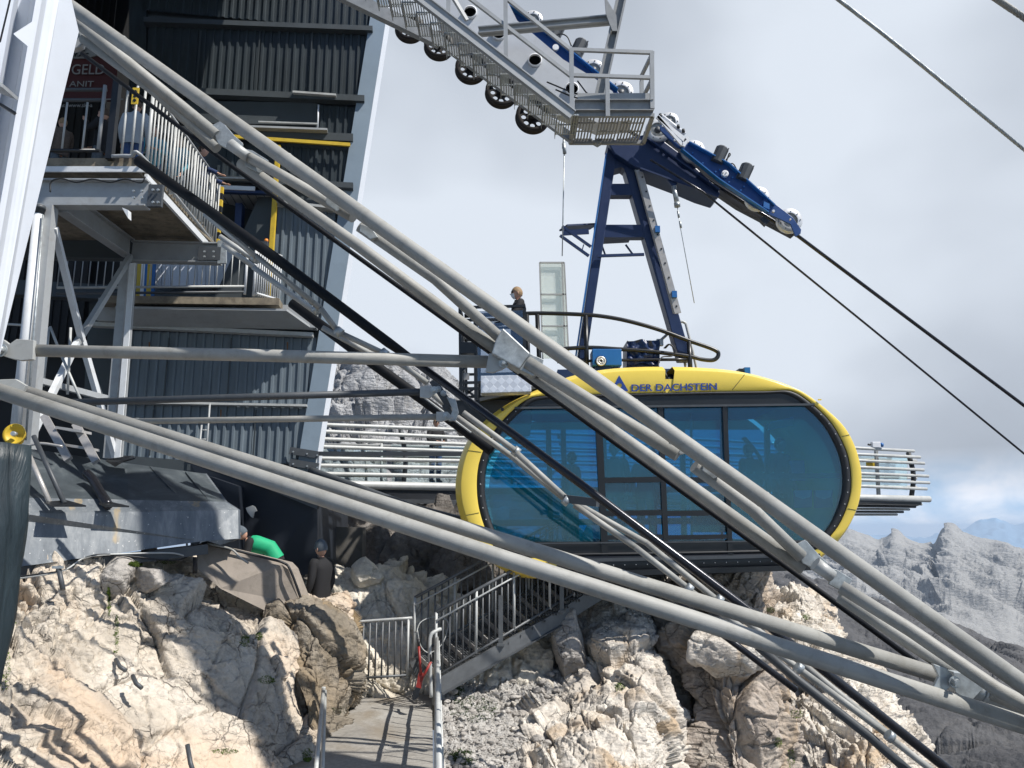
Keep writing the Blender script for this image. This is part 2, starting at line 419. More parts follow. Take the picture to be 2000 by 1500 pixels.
def clip_poly(poly, axis, val, keep_greater):
    out = []
    for i in range(len(poly)):
        a, b = poly[i], poly[(i+1) % len(poly)]
        ia = (a[axis] >= val) == keep_greater; ib = (b[axis] >= val) == keep_greater
        if ia: out.append(tuple(a))
        if ia != ib:
            t = (val-a[axis])/(b[axis]-a[axis]); out.append(tuple(a[k]+(b[k]-a[k])*t for k in range(2)))
    return out
def text_mesh(name, txt, size, mat, parent, origin, right, up, sx=1.0, extr=.004, bold=0.0):
    cu = bpy.data.curves.new(name, 'FONT'); cu.body = txt; cu.size = size; cu.extrude = extr; cu.offset = bold
    tmp = bpy.data.objects.new('tmp', cu); COL.objects.link(tmp)
    dg = bpy.context.evaluated_depsgraph_get(); me = bpy.data.meshes.new_from_object(tmp.evaluated_get(dg))
    bpy.data.objects.remove(tmp)
    right = Vector(right).normalized(); up = Vector(up).normalized(); nrm = right.cross(up)
    base = BASE.get(parent.name, Vector())
    for v in me.vertices:
        v.co = Vector(origin) + right*(v.co.x*sx) + up*v.co.y + nrm*v.co.z - base
    me.materials.clear(); me.materials.append(MATS[mat]); me.name = name
    ob = bpy.data.objects.new(name, me); COL.objects.link(ob); ob.parent = parent; BASE[ob.name] = base
    return ob
# ============================================================ terrain
def h01(p, k=0.0):
    s_ = math.sin(p.x*12.9898+p.y*78.233+p.z*37.719+k*3.17)*43758.5453
    return s_-math.floor(s_)
_s = Vector((.60, -.12, -.79)).normalized(); _y = Vector((0, 1, 0)); _z = _s.cross(_y).normalized(); _y = _z.cross(_s)
STR = Matrix((_s, _y, _z))
def block_h(p, f, amp, tilt, crk, cw, an=(1, 1, 1)):
    if an == 'S':                                   # beds dipping steeply to the right
        q = STR @ p; q = Vector((q.x*.62, q.y*1.0, q.z*1.2))*f
    else: q = Vector((p.x*an[0], p.y*an[1], p.z*an[2]))*f
    d, pts = noise.voronoi(q)
    c = pts[0]; r = h01(c)
    tv = Vector((h01(c, 1)-.5, h01(c, 2)-.5, h01(c, 3)-.5))
    e = d[1]-d[0]
    return amp*(r-.5) + tilt*(q-c).dot(tv)*2 - crk*math.exp(-(e/cw)**2)
def rocky(spec):
    big, bf, blocks, fine, ff = spec
    def f(p):
        w_ = p + noise.noise_vector(p*.9)*.18
        h = big*noise.fractal(p*bf, 1.0, 2.0, 3)
        for (fr, am, ti, ck, cw, an) in blocks: h += block_h(w_, fr, am, ti, ck, cw, an)
        h += fine*noise.fractal(p*ff, .8, 2.1, 5)
        return h
    return f
def cr(p0, p1, p2, p3, t):
    return .5*((2*p1)+(-p0+p2)*t+(2*p0-5*p1+4*p2-p3)*t*t+(-p0+3*p1-3*p2+p3)*t**3)
def sample(pts, t):
    n = len(pts)-1; x = t*n; i = min(int(x), n-1); f = x-i
    g = lambda k: pts[k] if 0 <= k <= n else (pts[0]*2-pts[1] if k < 0 else pts[n]*2-pts[n-1])
    return cr(g(i-1), g(i), g(i+1), g(i+2), f)
def loft(name, rows, nu, nv, fn, mat, parent=None, world=True, mask=None):
    rows = [[P(*q) if world else Vector(q) for q in r] for r in rows]
    m = max(len(r) for r in rows)
    cols = [[sample(r, i/(nu-1)) for i in range(nu)] for r in rows]
    vs_ = []
    for i in range(nu):
        c = [cols[k][i] for k in range(len(rows))]
        vs_.append([sample(c, j/(nv-1)) for j in range(nv)])
    out = []
    for i in range(nu):
        for j in range(nv):
            a = vs_[min(i+1, nu-1)][j]-vs_[max(i-1, 0)][j]; b = vs_[i][min(j+1, nv-1)]-vs_[i][max(j-1, 0)]
            n = a.cross(b)
            if n.length < 1e-9: n = Vector((0, -1, 0))
            n.normalize()
            if n.y > 0 and abs(n.z) < .9: n = -n
            if abs(n.z) >= .9 and n.z < 0: n = -n
            p = vs_[i][j]; out.append(p + n*fn(p))
    fs = [(i*nv+j, (i+1)*nv+j, (i+1)*nv+j+1, i*nv+j+1) for i in range(nu-1) for j in range(nv-1)]
    M = MB(); M.add(out, fs, True); return M.build(name, mat, parent)
def struct(o): o['kind'] = 'structure'; return o

A1 = (1, 1, 1)
cream = rocky((.10, .5, [(1.3, .08, .20, .07, .03, (1, .8, 1.4)), (4, .07, .16, .035, .045, 'S'), (10, .03, .07, .012, .06, (1, 1, 1.5))], .012, 11))
if True:
    smoothA = rocky((.05, .5, [(.8, .14, .30, .08, .022, 'S'), (2.6, .025, .09, .022, .03, 'S'), (9, .008, .025, .005, .06, A1)], .008, 11))
    def left_fn(p):
        # broken, stepped rock towards the left, smoother sheets towards the right
        t = max(0, min(1, (p.x+5.3)/1.1)); return cream(p)*(1-t)*1.25 + smoothA(p)*t
    rows = [
        [(-260, 1080, 9.6), (-60, 1078, 10.2), (120, 1072, 10.7), (260, 1068, 11.1), (400, 1085, 12.2), (520, 1128, 12.3), (620, 1160, 12.4), (668, 1158, 12.5)],
        [(-260, 1120, 8.6), (-60, 1125, 9.1), (120, 1122, 9.6), (260, 1105, 10.2), (400, 1132, 11.3), (520, 1165, 11.5), (620, 1185, 11.7), (682, 1182, 12.2)],
        [(-260, 1200, 8.1), (-60, 1200, 8.6), (120, 1190, 9.1), (260, 1180, 9.7), (400, 1185, 10.1), (520, 1205, 10.8), (615, 1225, 11.2), (700, 1240, 12.2)],
        [(-260, 1300, 7.2), (-60, 1300, 7.8), (120, 1290, 8.4), (260, 1280, 9.1), (400, 1280, 9.6), (510, 1285, 10.1), (600, 1290, 10.7), (698, 1325, 12.0)],
        [(-260, 1400, 6.3), (-60, 1400, 7.0), (120, 1390, 7.7), (260, 1380, 8.5), (390, 1375, 9.0), (500, 1375, 9.5), (575, 1370, 10.2), (640, 1385, 11.2)],
        [(-260, 1500, 5.5), (-60, 1500, 6.2), (120, 1490, 7.0), (260, 1480, 7.9), (380, 1470, 8.4), (490, 1465, 9.0), (565, 1455, 9.5), (618, 1465, 9.7)],
        [(-260, 1720, 4.5), (-60, 1720, 5.2), (120, 1700, 6.0), (260, 1690, 6.9), (380, 1680, 7.3), (480, 1660, 7.8), (550, 1640, 8.3), (600, 1600, 8.8)]]
    struct(loft('rock_slope', rows, 400, 330, left_fn, 'rock_cream'))
# pale rock behind the gate and the dark boulders under the terrace
palef = rocky((.12, .7, [(1.2, .18, .3, .07, .04, (1, 1, .7)), (4, .04, .10, .02, .05, A1), (11, .012, .03, .006, .06, A1)], .012, 9))
rows = [[(600, 1135, 15.0), (690, 1108, 15.2), (760, 1100, 15.2), (830, 1125, 15.2), (900, 1160, 15.0), (980, 1195, 14.8), (1080, 1215, 14.6)],
        [(600, 1160, 14.4), (690, 1140, 14.3), (760, 1130, 14.3), (830, 1155, 14.3), (900, 1185, 14.2), (980, 1215, 14.1), (1080, 1240, 14.0)],
        [(600, 1230, 13.8), (690, 1220, 13.6), (760, 1220, 13.6), (830, 1230, 13.6), (900, 1245, 13.5), (980, 1265, 13.5), (1080, 1280, 13.4)],
        [(600, 1330, 13.0), (690, 1330, 12.9), (760, 1330, 12.9), (830, 1330, 12.9), (900, 1340, 12.9), (980, 1350, 12.9), (1080, 1360, 12.9)],
        [(600, 1430, 12.9), (690, 1430, 12.85), (760, 1430, 12.85), (830, 1430, 12.85), (900, 1440, 12.85), (980, 1450, 12.8), (1080, 1460, 12.8)]]
struct(loft('pale_rock', rows, 190, 110, palef, 'rock_pale'))
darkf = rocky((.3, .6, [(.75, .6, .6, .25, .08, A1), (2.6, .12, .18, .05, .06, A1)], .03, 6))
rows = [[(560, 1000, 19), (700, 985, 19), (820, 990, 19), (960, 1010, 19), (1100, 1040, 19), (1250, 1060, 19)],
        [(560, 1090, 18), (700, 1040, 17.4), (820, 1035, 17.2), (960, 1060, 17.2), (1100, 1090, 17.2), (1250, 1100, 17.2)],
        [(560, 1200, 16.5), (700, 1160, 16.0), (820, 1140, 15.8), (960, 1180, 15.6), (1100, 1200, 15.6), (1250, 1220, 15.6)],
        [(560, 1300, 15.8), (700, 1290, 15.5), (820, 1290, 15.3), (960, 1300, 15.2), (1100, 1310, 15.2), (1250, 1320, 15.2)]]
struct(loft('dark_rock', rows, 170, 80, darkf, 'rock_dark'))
brownf = rocky((.10, .8, [(1.0, .10, .16, .07, .03, (1.2, 1, .7)), (3, .02, .06, .02, .035, A1), (10, .006, .02, .004, .06, A1)], .010, 10))
rows = [[(535, 1165, 12.0), (590, 1160, 12.1), (640, 1168, 12.3), (682, 1190, 12.8), (706, 1230, 13.4)],
        [(520, 1200, 11.1), (580, 1188, 11.0), (640, 1192, 11.2), (688, 1222, 11.8), (714, 1280, 13.0)],
        [(555, 1275, 10.7), (605, 1258, 10.6), (652, 1262, 10.8), (696, 1286, 11.5), (712, 1315, 12.8)],
        [(585, 1335, 10.4), (625, 1325, 10.4), (662, 1330, 10.7), (694, 1345, 11.4), (704, 1352, 12.6)],
        [(605, 1405, 10.1), (628, 1400, 10.2), (650, 1398, 10.6), (668, 1398, 11.2), (684, 1392, 12.0)],
        [(600, 1480, 9.8), (618, 1470, 9.9), (640, 1465, 10.4), (660, 1460, 11.0), (680, 1450, 11.8)]]
struct(loft('brown_rock', rows, 150, 190, brownf, 'rock_brown'))
# path
zp = -2.62
M = MB()
nx, ny = 50, 70
g = []
for i in range(nx):
    for j in range(ny):
        y = 5.5+8.2*j/(ny-1); xl = -3.6+(y-8)*.06; xr = -.86-(y-9.0)*.105 if y < 13 else -1.28
        x = xl-0.6+(xr-xl+.6)*i/(nx-1)
        g.append((x, y, zp+.03*noise.fractal(Vector((x, y, 0))*1.2, 1, 2, 4)))
M.add(g, [(i*ny+j, (i+1)*ny+j, (i+1)*ny+j+1, i*ny+j+1) for i in range(nx-1) for j in range(ny-1)], True)
struct(M.build('path', 'path_ground'))
# gravel slope right of the path, running up under the stairs
gravf = rocky((.22, .5, [(1.1, .16, .16, .05, .06, A1), (9, .030, .05, .02, .1, A1), (17, .018, .035, .012, .1, A1)], .02, 12))
rows = [[(840, 1240, 14.6), (940, 1215, 14.8), (1040, 1180, 15.2), (1140, 1130, 15.6), (1220, 1105, 15.8), (1300, 1090, 15.8)],
        [(840, 1320, 13.3), (940, 1290, 13.6), (1040, 1260, 14.0), (1140, 1210, 14.3), (1220, 1180, 14.4), (1300, 1160, 14.5)],
        [(852, 1385, 12.0), (940, 1370, 12.5), (1040, 1340, 13.0), (1140, 1300, 13.3), (1225, 1270, 13.5), (1310, 1250, 14.6)],
        [(858, 1440, 10.7), (940, 1430, 11.3), (1040, 1415, 11.9), (1140, 1390, 12.4), (1240, 1370, 12.7), (1335, 1370, 14.2)],
        [(862, 1520, 9.3), (950, 1520, 10.0), (1050, 1510, 10.7), (1150, 1500, 11.3), (1260, 1490, 11.7), (1350, 1500, 13.4)],
        [(870, 1750, 7.6), (960, 1750, 8.2), (1060, 1740, 8.8), (1180, 1740, 9.4), (1290, 1730, 9.9), (1360, 1740, 10.2)]]
struct(loft('gravel_slope', rows, 300, 260, gravf, 'gravel'))
slabf = rocky((.16, .5, [(.9, .20, .30, .12, .035, (1.1, 1, .7)), (3.0, .06, .14, .045, .045, 'S'), (9, .02, .04, .010, .06, A1)], .012, 11))
rows = [[(1085, 1225, 14.6), (1140, 1190, 14.6), (1200, 1165, 14.7), (1260, 1150, 14.9), (1310, 1150, 15.3)],
        [(1075, 1300, 13.9), (1140, 1255, 13.4), (1200, 1235, 13.3), (1262, 1230, 13.5), (1318, 1250, 14.6)],
        [(1050, 1380, 13.0), (1130, 1330, 12.5), (1205, 1315, 12.3), (1270, 1310, 12.5), (1330, 1340, 14.0)],
        [(1010, 1450, 12.0), (1100, 1405, 11.5), (1200, 1395, 11.3), (1285, 1400, 11.6), (1345, 1430, 13.3)],
        [(960, 1530, 10.7), (1080, 1500, 10.5), (1190, 1490, 10.4), (1300, 1500, 10.8), (1365, 1530, 12.6)],
        [(900, 1780, 8.6), (1050, 1760, 8.8), (1200, 1750, 8.9), (1320, 1760, 9.4), (1390, 1770, 11)]]
struct(loft('rock_slab', rows, 260, 280, slabf, 'rock_ridge'))
blockf = rocky((.16, .5, [(.95, .36, .42, .22, .045, (1.1, 1, .8)), (2.7, .09, .20, .06, .04, (1, 1, .8)), (9, .02, .05, .01, .06, A1)], .010, 11))
rows = [[(1260, 1120, 15.6), (1330, 1100, 15.4), (1400, 1090, 15.2), (1470, 1110, 15.0), (1520, 1150, 15.2)],
        [(1275, 1180, 14.6), (1340, 1160, 14.1), (1410, 1150, 13.9), (1480, 1165, 13.9), (1530, 1190, 14.4)],
        [(1290, 1260, 14.3), (1345, 1240, 13.2), (1420, 1230, 12.8), (1490, 1245, 13.0), (1545, 1260, 13.9)],
        [(1310, 1340, 14.0), (1360, 1330, 12.7), (1430, 1325, 12.3), (1500, 1330, 12.6), (1560, 1340, 13.5)],
        [(1330, 1430, 13.6), (1375, 1420, 12.2), (1440, 1415, 11.8), (1520, 1420, 12.2), (1580, 1425, 13.0)],
        [(1345, 1520, 13.2), (1390, 1515, 11.8), (1450, 1510, 11.4), (1530, 1510, 11.8), (1600, 1515, 12.6)],
        [(1370, 1760, 12.5), (1410, 1760, 10.8), (1470, 1760, 10.4), (1550, 1760, 10.8), (1630, 1760, 11.6)]]
struct(loft('rock_block', rows, 220, 300, blockf, 'rock_block'))
ridgef = rocky((.20, .5, [(1.1, .20, .28, .10, .045, 'S'), (3.4, .08, .15, .05, .05, (1.2, 1, .8)), (10, .025, .05, .012, .07, A1)], .014, 11))
rows = [[(1300, 1120, 19), (1400, 1085, 18.5), (1460, 1100, 18), (1520, 1150, 18), (1600, 1175, 17.6), (1650, 1240, 17), (1710, 1320, 16), (1770, 1400, 15), (1820, 1470, 14.4), (1890, 1560, 13.8), (2000, 1740, 13)],
        [(1300, 1150, 17.5), (1400, 1130, 17), (1460, 1145, 16.6), (1520, 1185, 16.4), (1590, 1210, 15.8), (1635, 1270, 15.2), (1690, 1345, 14.4), (1745, 1420, 13.6), (1795, 1490, 13.0), (1860, 1590, 12.4), (1960, 1760, 11.6)],
        [(1300, 1220, 16.2), (1400, 1215, 15.8), (1450, 1225, 15.4), (1510, 1260, 15.0), (1565, 1290, 14.4), (1605, 1345, 13.8), (1655, 1410, 13.2), (1705, 1470, 12.5), (1750, 1540, 12), (1800, 1640, 11.4), (1880, 1800, 10.6)],
        [(1300, 1360, 15), (1400, 1350, 14.8), (1450, 1360, 14.4), (1490, 1390, 14.0), (1535, 1420, 13.4), (1570, 1470, 12.9), (1610, 1530, 12.3), (1650, 1590, 11.7), (1690, 1660, 11.2), (1740, 1760, 10.6), (1800, 1900, 9.8)]]
struct(loft('rock_ridge', rows, 420, 190, ridgef, 'rock_ridge'))
# grey cliff beyond the station
clf = rocky((1.6, .09, [(.16, 1.8, 2.4, .8, .04, 'S'), (.5, .5, .8, .2, .05, 'S'), (1.5, .15, .25, .05, .06, 'S')], .08, 3))
rows = [[(520, 700, 60), (640, 712, 56), (720, 716, 55), (800, 722, 55), (860, 735, 56), (920, 775, 58), (1000, 840, 60), (1080, 890, 62)],
        [(520, 780, 50), (640, 780, 48), (720, 782, 47), (800, 790, 47), (860, 805, 48), (920, 840, 50), (1000, 890, 54), (1080, 930, 58)],
        [(520, 900, 40), (640, 895, 39), (720, 895, 38), (800, 900, 38), (860, 910, 39), (920, 930, 42), (1000, 955, 46), (1080, 975, 52)],
        [(520, 1040, 32), (640, 1035, 31), (720, 1035, 31), (800, 1040, 31), (860, 1045, 32), (920, 1055, 34), (1000, 1065, 38), (1080, 1070, 44)]]
struct(loft('cliff', rows, 260, 190, clf, 'cliff_grey'))
# middle grey mountain flank
midf = rocky((4, .015, [(.04, 1.6, 2.6, .9, .05, (1.6, .6, 1)), (.15, .35, .8, .25, .05, (1.6, .7, 1))], .3, .5))
rows = [[(1180, 1065, 330), (1350, 1078, 315), (1500, 1090, 300), (1600, 1128, 280), (1700, 1160, 260), (1800, 1190, 250), (1900, 1225, 240), (2000, 1262, 230), (2250, 1330, 210)],
        [(1180, 1120, 240), (1350, 1130, 230), (1500, 1140, 215), (1600, 1170, 205), (1700, 1195, 195), (1800, 1225, 185), (1900, 1262, 175), (2000, 1300, 165), (2250, 1380, 155)],
        [(1180, 1220, 150), (1350, 1225, 145), (1500, 1230, 140), (1600, 1255, 135), (1700, 1280, 130), (1800, 1310, 122), (1900, 1350, 115), (2000, 1390, 108), (2250, 1470, 100)],
        [(1180, 1400, 95), (1350, 1400, 92), (1500, 1400, 90), (1600, 1410, 87), (1700, 1430, 84), (1800, 1460, 80), (1900, 1500, 75), (2000, 1530, 70), (2250, 1600, 64)],
        [(1180, 1800, 60), (1350, 1800, 60), (1500, 1800, 58), (1600, 1800, 57), (1700, 1800, 56), (1800, 1800, 54), (1900, 1810, 52), (2000, 1810, 50), (2250, 1810, 46)]]
struct(loft('mountain_flank', rows, 300, 240, midf, 'mount_mid'))
# far crags
def crag(p):
    h = 16*noise.ridged_multi_fractal(Vector((p.x*.016, p.y*.006, p.z*.006)), .95, 2.2, 6, 1.0, 2.0)-14
    h += 3.2*noise.ridged_multi_fractal(Vector((p.x*.06, p.y*.03, p.z*.03)), .9, 2.2, 5, 1.0, 2.0)
    k = max(0, min(1, (p.y-560)/160)); k2 = max(.25, min(1, (1100-p.y)/140))
    return h*k*k2+1.2*noise.fractal(p*.03, .8, 2, 4)
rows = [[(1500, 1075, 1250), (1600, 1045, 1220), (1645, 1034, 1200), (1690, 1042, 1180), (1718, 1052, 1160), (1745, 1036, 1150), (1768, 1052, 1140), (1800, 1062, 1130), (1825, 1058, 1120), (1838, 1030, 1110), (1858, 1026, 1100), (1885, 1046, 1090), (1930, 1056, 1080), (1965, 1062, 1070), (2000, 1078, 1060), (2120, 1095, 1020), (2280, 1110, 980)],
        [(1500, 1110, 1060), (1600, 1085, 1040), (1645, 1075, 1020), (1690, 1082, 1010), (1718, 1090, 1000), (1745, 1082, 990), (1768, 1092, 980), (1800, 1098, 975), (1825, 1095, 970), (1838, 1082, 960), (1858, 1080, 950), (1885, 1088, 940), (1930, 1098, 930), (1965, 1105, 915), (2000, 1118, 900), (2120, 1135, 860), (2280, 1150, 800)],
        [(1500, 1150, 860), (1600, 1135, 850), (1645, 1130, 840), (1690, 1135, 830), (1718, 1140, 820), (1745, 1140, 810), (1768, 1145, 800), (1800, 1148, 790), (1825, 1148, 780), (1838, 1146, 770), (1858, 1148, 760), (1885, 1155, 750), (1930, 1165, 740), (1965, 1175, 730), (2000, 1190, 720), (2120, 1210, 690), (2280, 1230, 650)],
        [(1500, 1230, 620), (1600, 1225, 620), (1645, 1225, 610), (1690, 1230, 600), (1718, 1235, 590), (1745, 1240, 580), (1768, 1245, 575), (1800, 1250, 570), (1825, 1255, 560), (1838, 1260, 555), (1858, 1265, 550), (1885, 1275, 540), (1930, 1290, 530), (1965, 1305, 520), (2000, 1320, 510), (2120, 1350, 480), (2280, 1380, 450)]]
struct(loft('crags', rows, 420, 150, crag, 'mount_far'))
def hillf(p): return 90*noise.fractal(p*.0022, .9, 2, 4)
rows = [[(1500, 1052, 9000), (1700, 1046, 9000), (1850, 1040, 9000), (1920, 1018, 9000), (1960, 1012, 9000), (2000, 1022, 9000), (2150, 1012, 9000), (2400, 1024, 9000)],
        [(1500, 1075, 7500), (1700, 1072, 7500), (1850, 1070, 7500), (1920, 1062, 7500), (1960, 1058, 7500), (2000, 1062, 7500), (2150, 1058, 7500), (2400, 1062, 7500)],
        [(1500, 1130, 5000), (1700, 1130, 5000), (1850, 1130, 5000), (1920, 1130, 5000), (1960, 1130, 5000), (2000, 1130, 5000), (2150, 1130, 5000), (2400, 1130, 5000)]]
struct(loft('far_hills', rows, 200, 40, hillf, 'hazy_hills'))
# valley ground sheet out to the horizon
M = MB(); pts = []; n = 60
for i in range(n):
    for j in range(n):
        x = -9000+18000*i/(n-1); y = -3000+17000*(j/(n-1)); r_ = math.hypot(x, y-10)
        z = -22-min(r_*.35, 700)+ (25*noise.fractal(Vector((x, y, 0))*.0013, 1, 2, 5) if r_ > 400 else 0)
        pts.append((x, y, z))
M.add(pts, [(i*n+j, (i+1)*n+j, (i+1)*n+j+1, i*n+j+1) for i in range(n-1) for j in range(n-1)], True)
struct(M.build('ground', 'mount_mid'))

# loose stones, boulders
def stone(m, c, r, seed, sc=(1, 1, 1), cuts=7):
    rnd = random.Random(seed); bmx = bmesh.new(); bmesh.ops.create_icosphere(bmx, subdivisions=2, radius=1)
    planes = [(Vector((rnd.uniform(-1, 1), rnd.uniform(-1, 1), rnd.uniform(-1, 1))).normalized(), rnd.uniform(.55, .85)) for _ in range(cuts)]
    vs_ = []
    for v in bmx.verts:
        p = v.co.copy()
        for n_, d_ in planes:
            e = p.dot(n_)
            if e > d_: p -= n_*(e-d_)
        p = p*(1+.06*noise.noise(p*3+Vector((seed, 0, 0))))
        vs_.append(Vector(c)+Vector((p.x*r*sc[0], p.y*r*sc[1], p.z*r*sc[2])))
    fs = [[v.index for v in f.verts] for f in bmx.faces]; bmx.free(); m.add(vs_, fs)
def boulder(u, v, d, r, sc, seed, mat, label, f=4):
    """a single weathered boulder with its own relief"""
    bmx = bmesh.new(); bmesh.ops.create_icosphere(bmx, subdivisions=5, radius=1); rnd = random.Random(seed)
    planes = [(Vector((rnd.uniform(-1, 1), rnd.uniform(-1, .6), rnd.uniform(-1, 1))).normalized(), rnd.uniform(.5, .85)) for _ in range(9)]
    c = P(u, v, d); vs_ = []
    for vv in bmx.verts:
        p = vv.co.copy()
        for n_, d_ in planes:
            e = p.dot(n_)
            if e > d_: p -= n_*(e-d_)*.93
        q = Vector((p.x*sc[0], p.y*sc[1], p.z*sc[2]))*r
        q += vv.co*(.05*r*noise.fractal((q+Vector((seed, 0, 0)))*3, .9, 2, 5) + block_h(q+Vector((seed, 2, 1)), 3, .05*r, .05*r, .05*r, .06))
        vs_.append(c+q)
    m = MB(); m.add(vs_, [[x.index for x in f_.verts] for f_ in bmx.faces], True); bmx.free()
    return tag(m.build('boulder', mat), label, 'boulder')
boulder(1114, 1262, 13.1, .52, (.62, .6, 1.15), 3, 'rock_grey', 'tall grey boulder striped with stair shadow standing in the scree below the stair end')
boulder(1410, 1262, 12.5, .62, (1.3, .8, .75), 12, 'rock_ridge', 'large pale boulder jutting from the brown rock block below the twin pipes')
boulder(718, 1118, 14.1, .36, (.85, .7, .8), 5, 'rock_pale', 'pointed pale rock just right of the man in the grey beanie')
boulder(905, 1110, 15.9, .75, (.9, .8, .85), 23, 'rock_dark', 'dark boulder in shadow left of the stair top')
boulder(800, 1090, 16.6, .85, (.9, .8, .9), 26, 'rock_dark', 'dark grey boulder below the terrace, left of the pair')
boulder(225, 1128, 9.9, .34, (.9, .8, .8), 31, 'rock_grey', 'grey rock tucked right below the clad plinth')
boulder(300, 1130, 9.9, .26, (1.1, .8, .7), 33, 'rock_grey', 'small grey rock beside the larger one below the clad plinth')
m = MB(); rnd = random.Random(4)
DG = bpy.context.evaluated_depsgraph_get(); DG.update()
def drop(x, y, z0=4):
    hit, loc, nrm, idx, ob, mt_ = scene.ray_cast(bpy.context.evaluated_depsgraph_get(), Vector((x, y, z0)), Vector((0, 0, -1)))
    return (loc, nrm, ob) if hit else (None, None, None)
k = 0
while k < 3600:
    u = rnd.uniform(870, 1330); v = rnd.uniform(1190, 1560)
    tt = Vector((0, 0, 0)); dr = P(u, v, 10).normalized()
    hit, loc, nrm, idx, ob, mt_ = scene.ray_cast(DG, tt, dr)
    k += 1
    if not hit or ('gravel' not in ob.name and not ('slab' in ob.name and (nrm.z > .55 and k % 3 == 0))): continue
    r_ = .012+.05*rnd.random()**4*(1.6 if u > 1000 else 1)
    stone(m, loc+Vector((0, 0, r_*.2)), r_, k, (rnd.uniform(.8, 1.5), 1, rnd.uniform(.5, .9)), 5)
tag(m.build('loose_stones', 'rock_grey'), 'loose grey stones strewn over the scree beside the path', 'scree', kind='stuff')
# moss and grass cushions
def tuft(spots, name, mat, label, cnt=260, hh=.05, cat='moss'):
    m = MB(); rnd = random.Random(len(label))
    for (u, v, ru, rv) in spots:
        for i in range(cnt):
            a = rnd.uniform(0, 6.28); q = math.sqrt(rnd.random())
            dr = P(u+ru*q*math.cos(a), v+rv*q*math.sin(a), 10).normalized()
            hit, loc, nrm, idx, ob, mt_ = scene.ray_cast(DG, Vector(), dr)
            if not hit or loc.length > 30: continue
            for _ in range(3):
                d_ = (nrm+Vector((rnd.uniform(-1, 1), rnd.uniform(-1, 1), rnd.uniform(.1, 1)))*.8).normalized()*hh*rnd.uniform(.5, 1.2)
                s_ = Vector((rnd.uniform(-1, 1), rnd.uniform(-1, 1), rnd.uniform(-1, 1))).normalized()*.009
                m.add([loc-s_, loc+s_, loc+d_], [(0, 1, 2)])
    if m.v: tag(m.build(name, mat), label, cat, kind='stuff')
tuft([(478, 1252, 9, 12), (506, 1243, 7, 8), (520, 1328, 16, 8), (440, 1468, 26, 5), (213, 1175, 3, 28), (228, 1240, 4, 40), (265, 1103, 14, 4), (325, 1098, 20, 4), (600, 1475, 10, 14), (8, 1310, 14, 40), (20, 1220, 8, 12)], 'moss', 'moss', 'green moss and grass cushions in the cracks of the cream rock', 240, .035)
tuft([(1211, 1342, 9, 8), (1505, 1192, 8, 6), (1555, 1395, 14, 9), (1545, 1480, 8, 18), (1520, 1450, 8, 10), (1575, 1205, 7, 6)], 'moss', 'moss', 'bright green moss spots on the ridge of the right rock', 240, .035)
tuft([(925, 1385, 48, 26), (890, 1350, 18, 10), (905, 1480, 25, 15)], 'grass_patch', 'grass_dark', 'dark grass patch right of the path handrail', 900, .05, 'grass')
tuft([(665, 1386, 20, 7)], 'grass_patch', 'grass_dark', 'small dark grass tuft at the left edge of the path', 90, .04, 'grass')
# ============================================================ station building
def edgeX(z, side=0):
    """X of the raked right end of the facade at height z (through photo points)"""
    a = FP(722+side, 50); b = FP(578+side, 930)
    t = (z-b.z)/(a.z-b.z); return b.x+(a.x-b.x)*t
def fpY(x, off=0): return FY0+FYX*x-off
station = thing('station_building', 'dark slate cable car station with ribbed metal cladding and raked pale corner, behind the balconies', 'building', FP(450, 900))
def corr(m, z0, z1, x0, x1, off=0.0, pitch=.195, depth=.045, rake=True):
    xs = []; x = x0
    while x < x1:
        for (dx, k) in ((0, 0), (.60, 0), (.68, 1), (.92, 1), (1.0, 0)):
            xs.append((x+dx*pitch, k))
        x += pitch
    V = []; F = []
    for x, k in xs:
        if x > x1: x = x1
        zb = z0
        if rake:
            e0, e1 = edgeX(z0), edgeX(z1)
            if x > e1: break
            if x > e0: zb = z0+(z1-z0)*(x-e0)/(e1-e0)
        y = fpY(x, off+k*depth)
        V += [(x, y, zb), (x, y, z1)]
        if len(V) >= 4: i = len(V)-4; F.append((i, i+2, i+3, i+1))
    m.add(V, F)
def zat(v, u=500): return FP(u, v).z
def cladding(v0, v1, u0, u1, mat='slate_sheet_shaded', off=0.0, rake=True):
    z1, z0 = zat(v0), zat(v1); m = MB(); vm = (v0+v1)/2
    corr(m, z0, z1, FP(u0, vm).x, FP(u1, vm).x, off, rake=rake); return m.build('cladding', mat, station)
def fbar(u0, v0, u1, v1, h, w_, mat, off=0.0, name='wall_beam'):
    """horizontal member lying on the facade"""
    a = FP(u0, v0, off); b = FP(u1, v1, off); m = MB(); m.bar(a, b, w_, h); return m.build(name, mat, station)
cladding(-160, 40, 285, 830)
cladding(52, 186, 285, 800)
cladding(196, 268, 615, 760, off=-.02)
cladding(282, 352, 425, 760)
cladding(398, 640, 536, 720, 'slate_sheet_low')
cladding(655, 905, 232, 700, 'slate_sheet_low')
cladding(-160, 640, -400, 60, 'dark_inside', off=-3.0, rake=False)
part('wall_panel', 'slate_beam', station, lambda m: m.prism([FP(285, 196, .02), FP(618, 200, .02), FP(618, 244, .02), FP(285, 238, .02)], (0, .1, 0)))
fbar(283, 43, 728, 60, .13, .22, 'slate_beam', .1)
fbar(290, 178, 712, 196, .16, .22, 'slate_beam', .1)
fbar(573, 185, 657, 191, .05, .30, 'pipe_light', .16, 'ledge')
fbar(430, 249, 640, 257, .05, .25, 'steel_grey', .2, 'ledge')
fbar(505, 238, 620, 242, .03, .05, 'pipe_light', .2, 'rail')
part('conduit', 'steel_white', station, lambda m: m.tube([FP(622, 205, .12), FP(620, 255, .12)], .022))
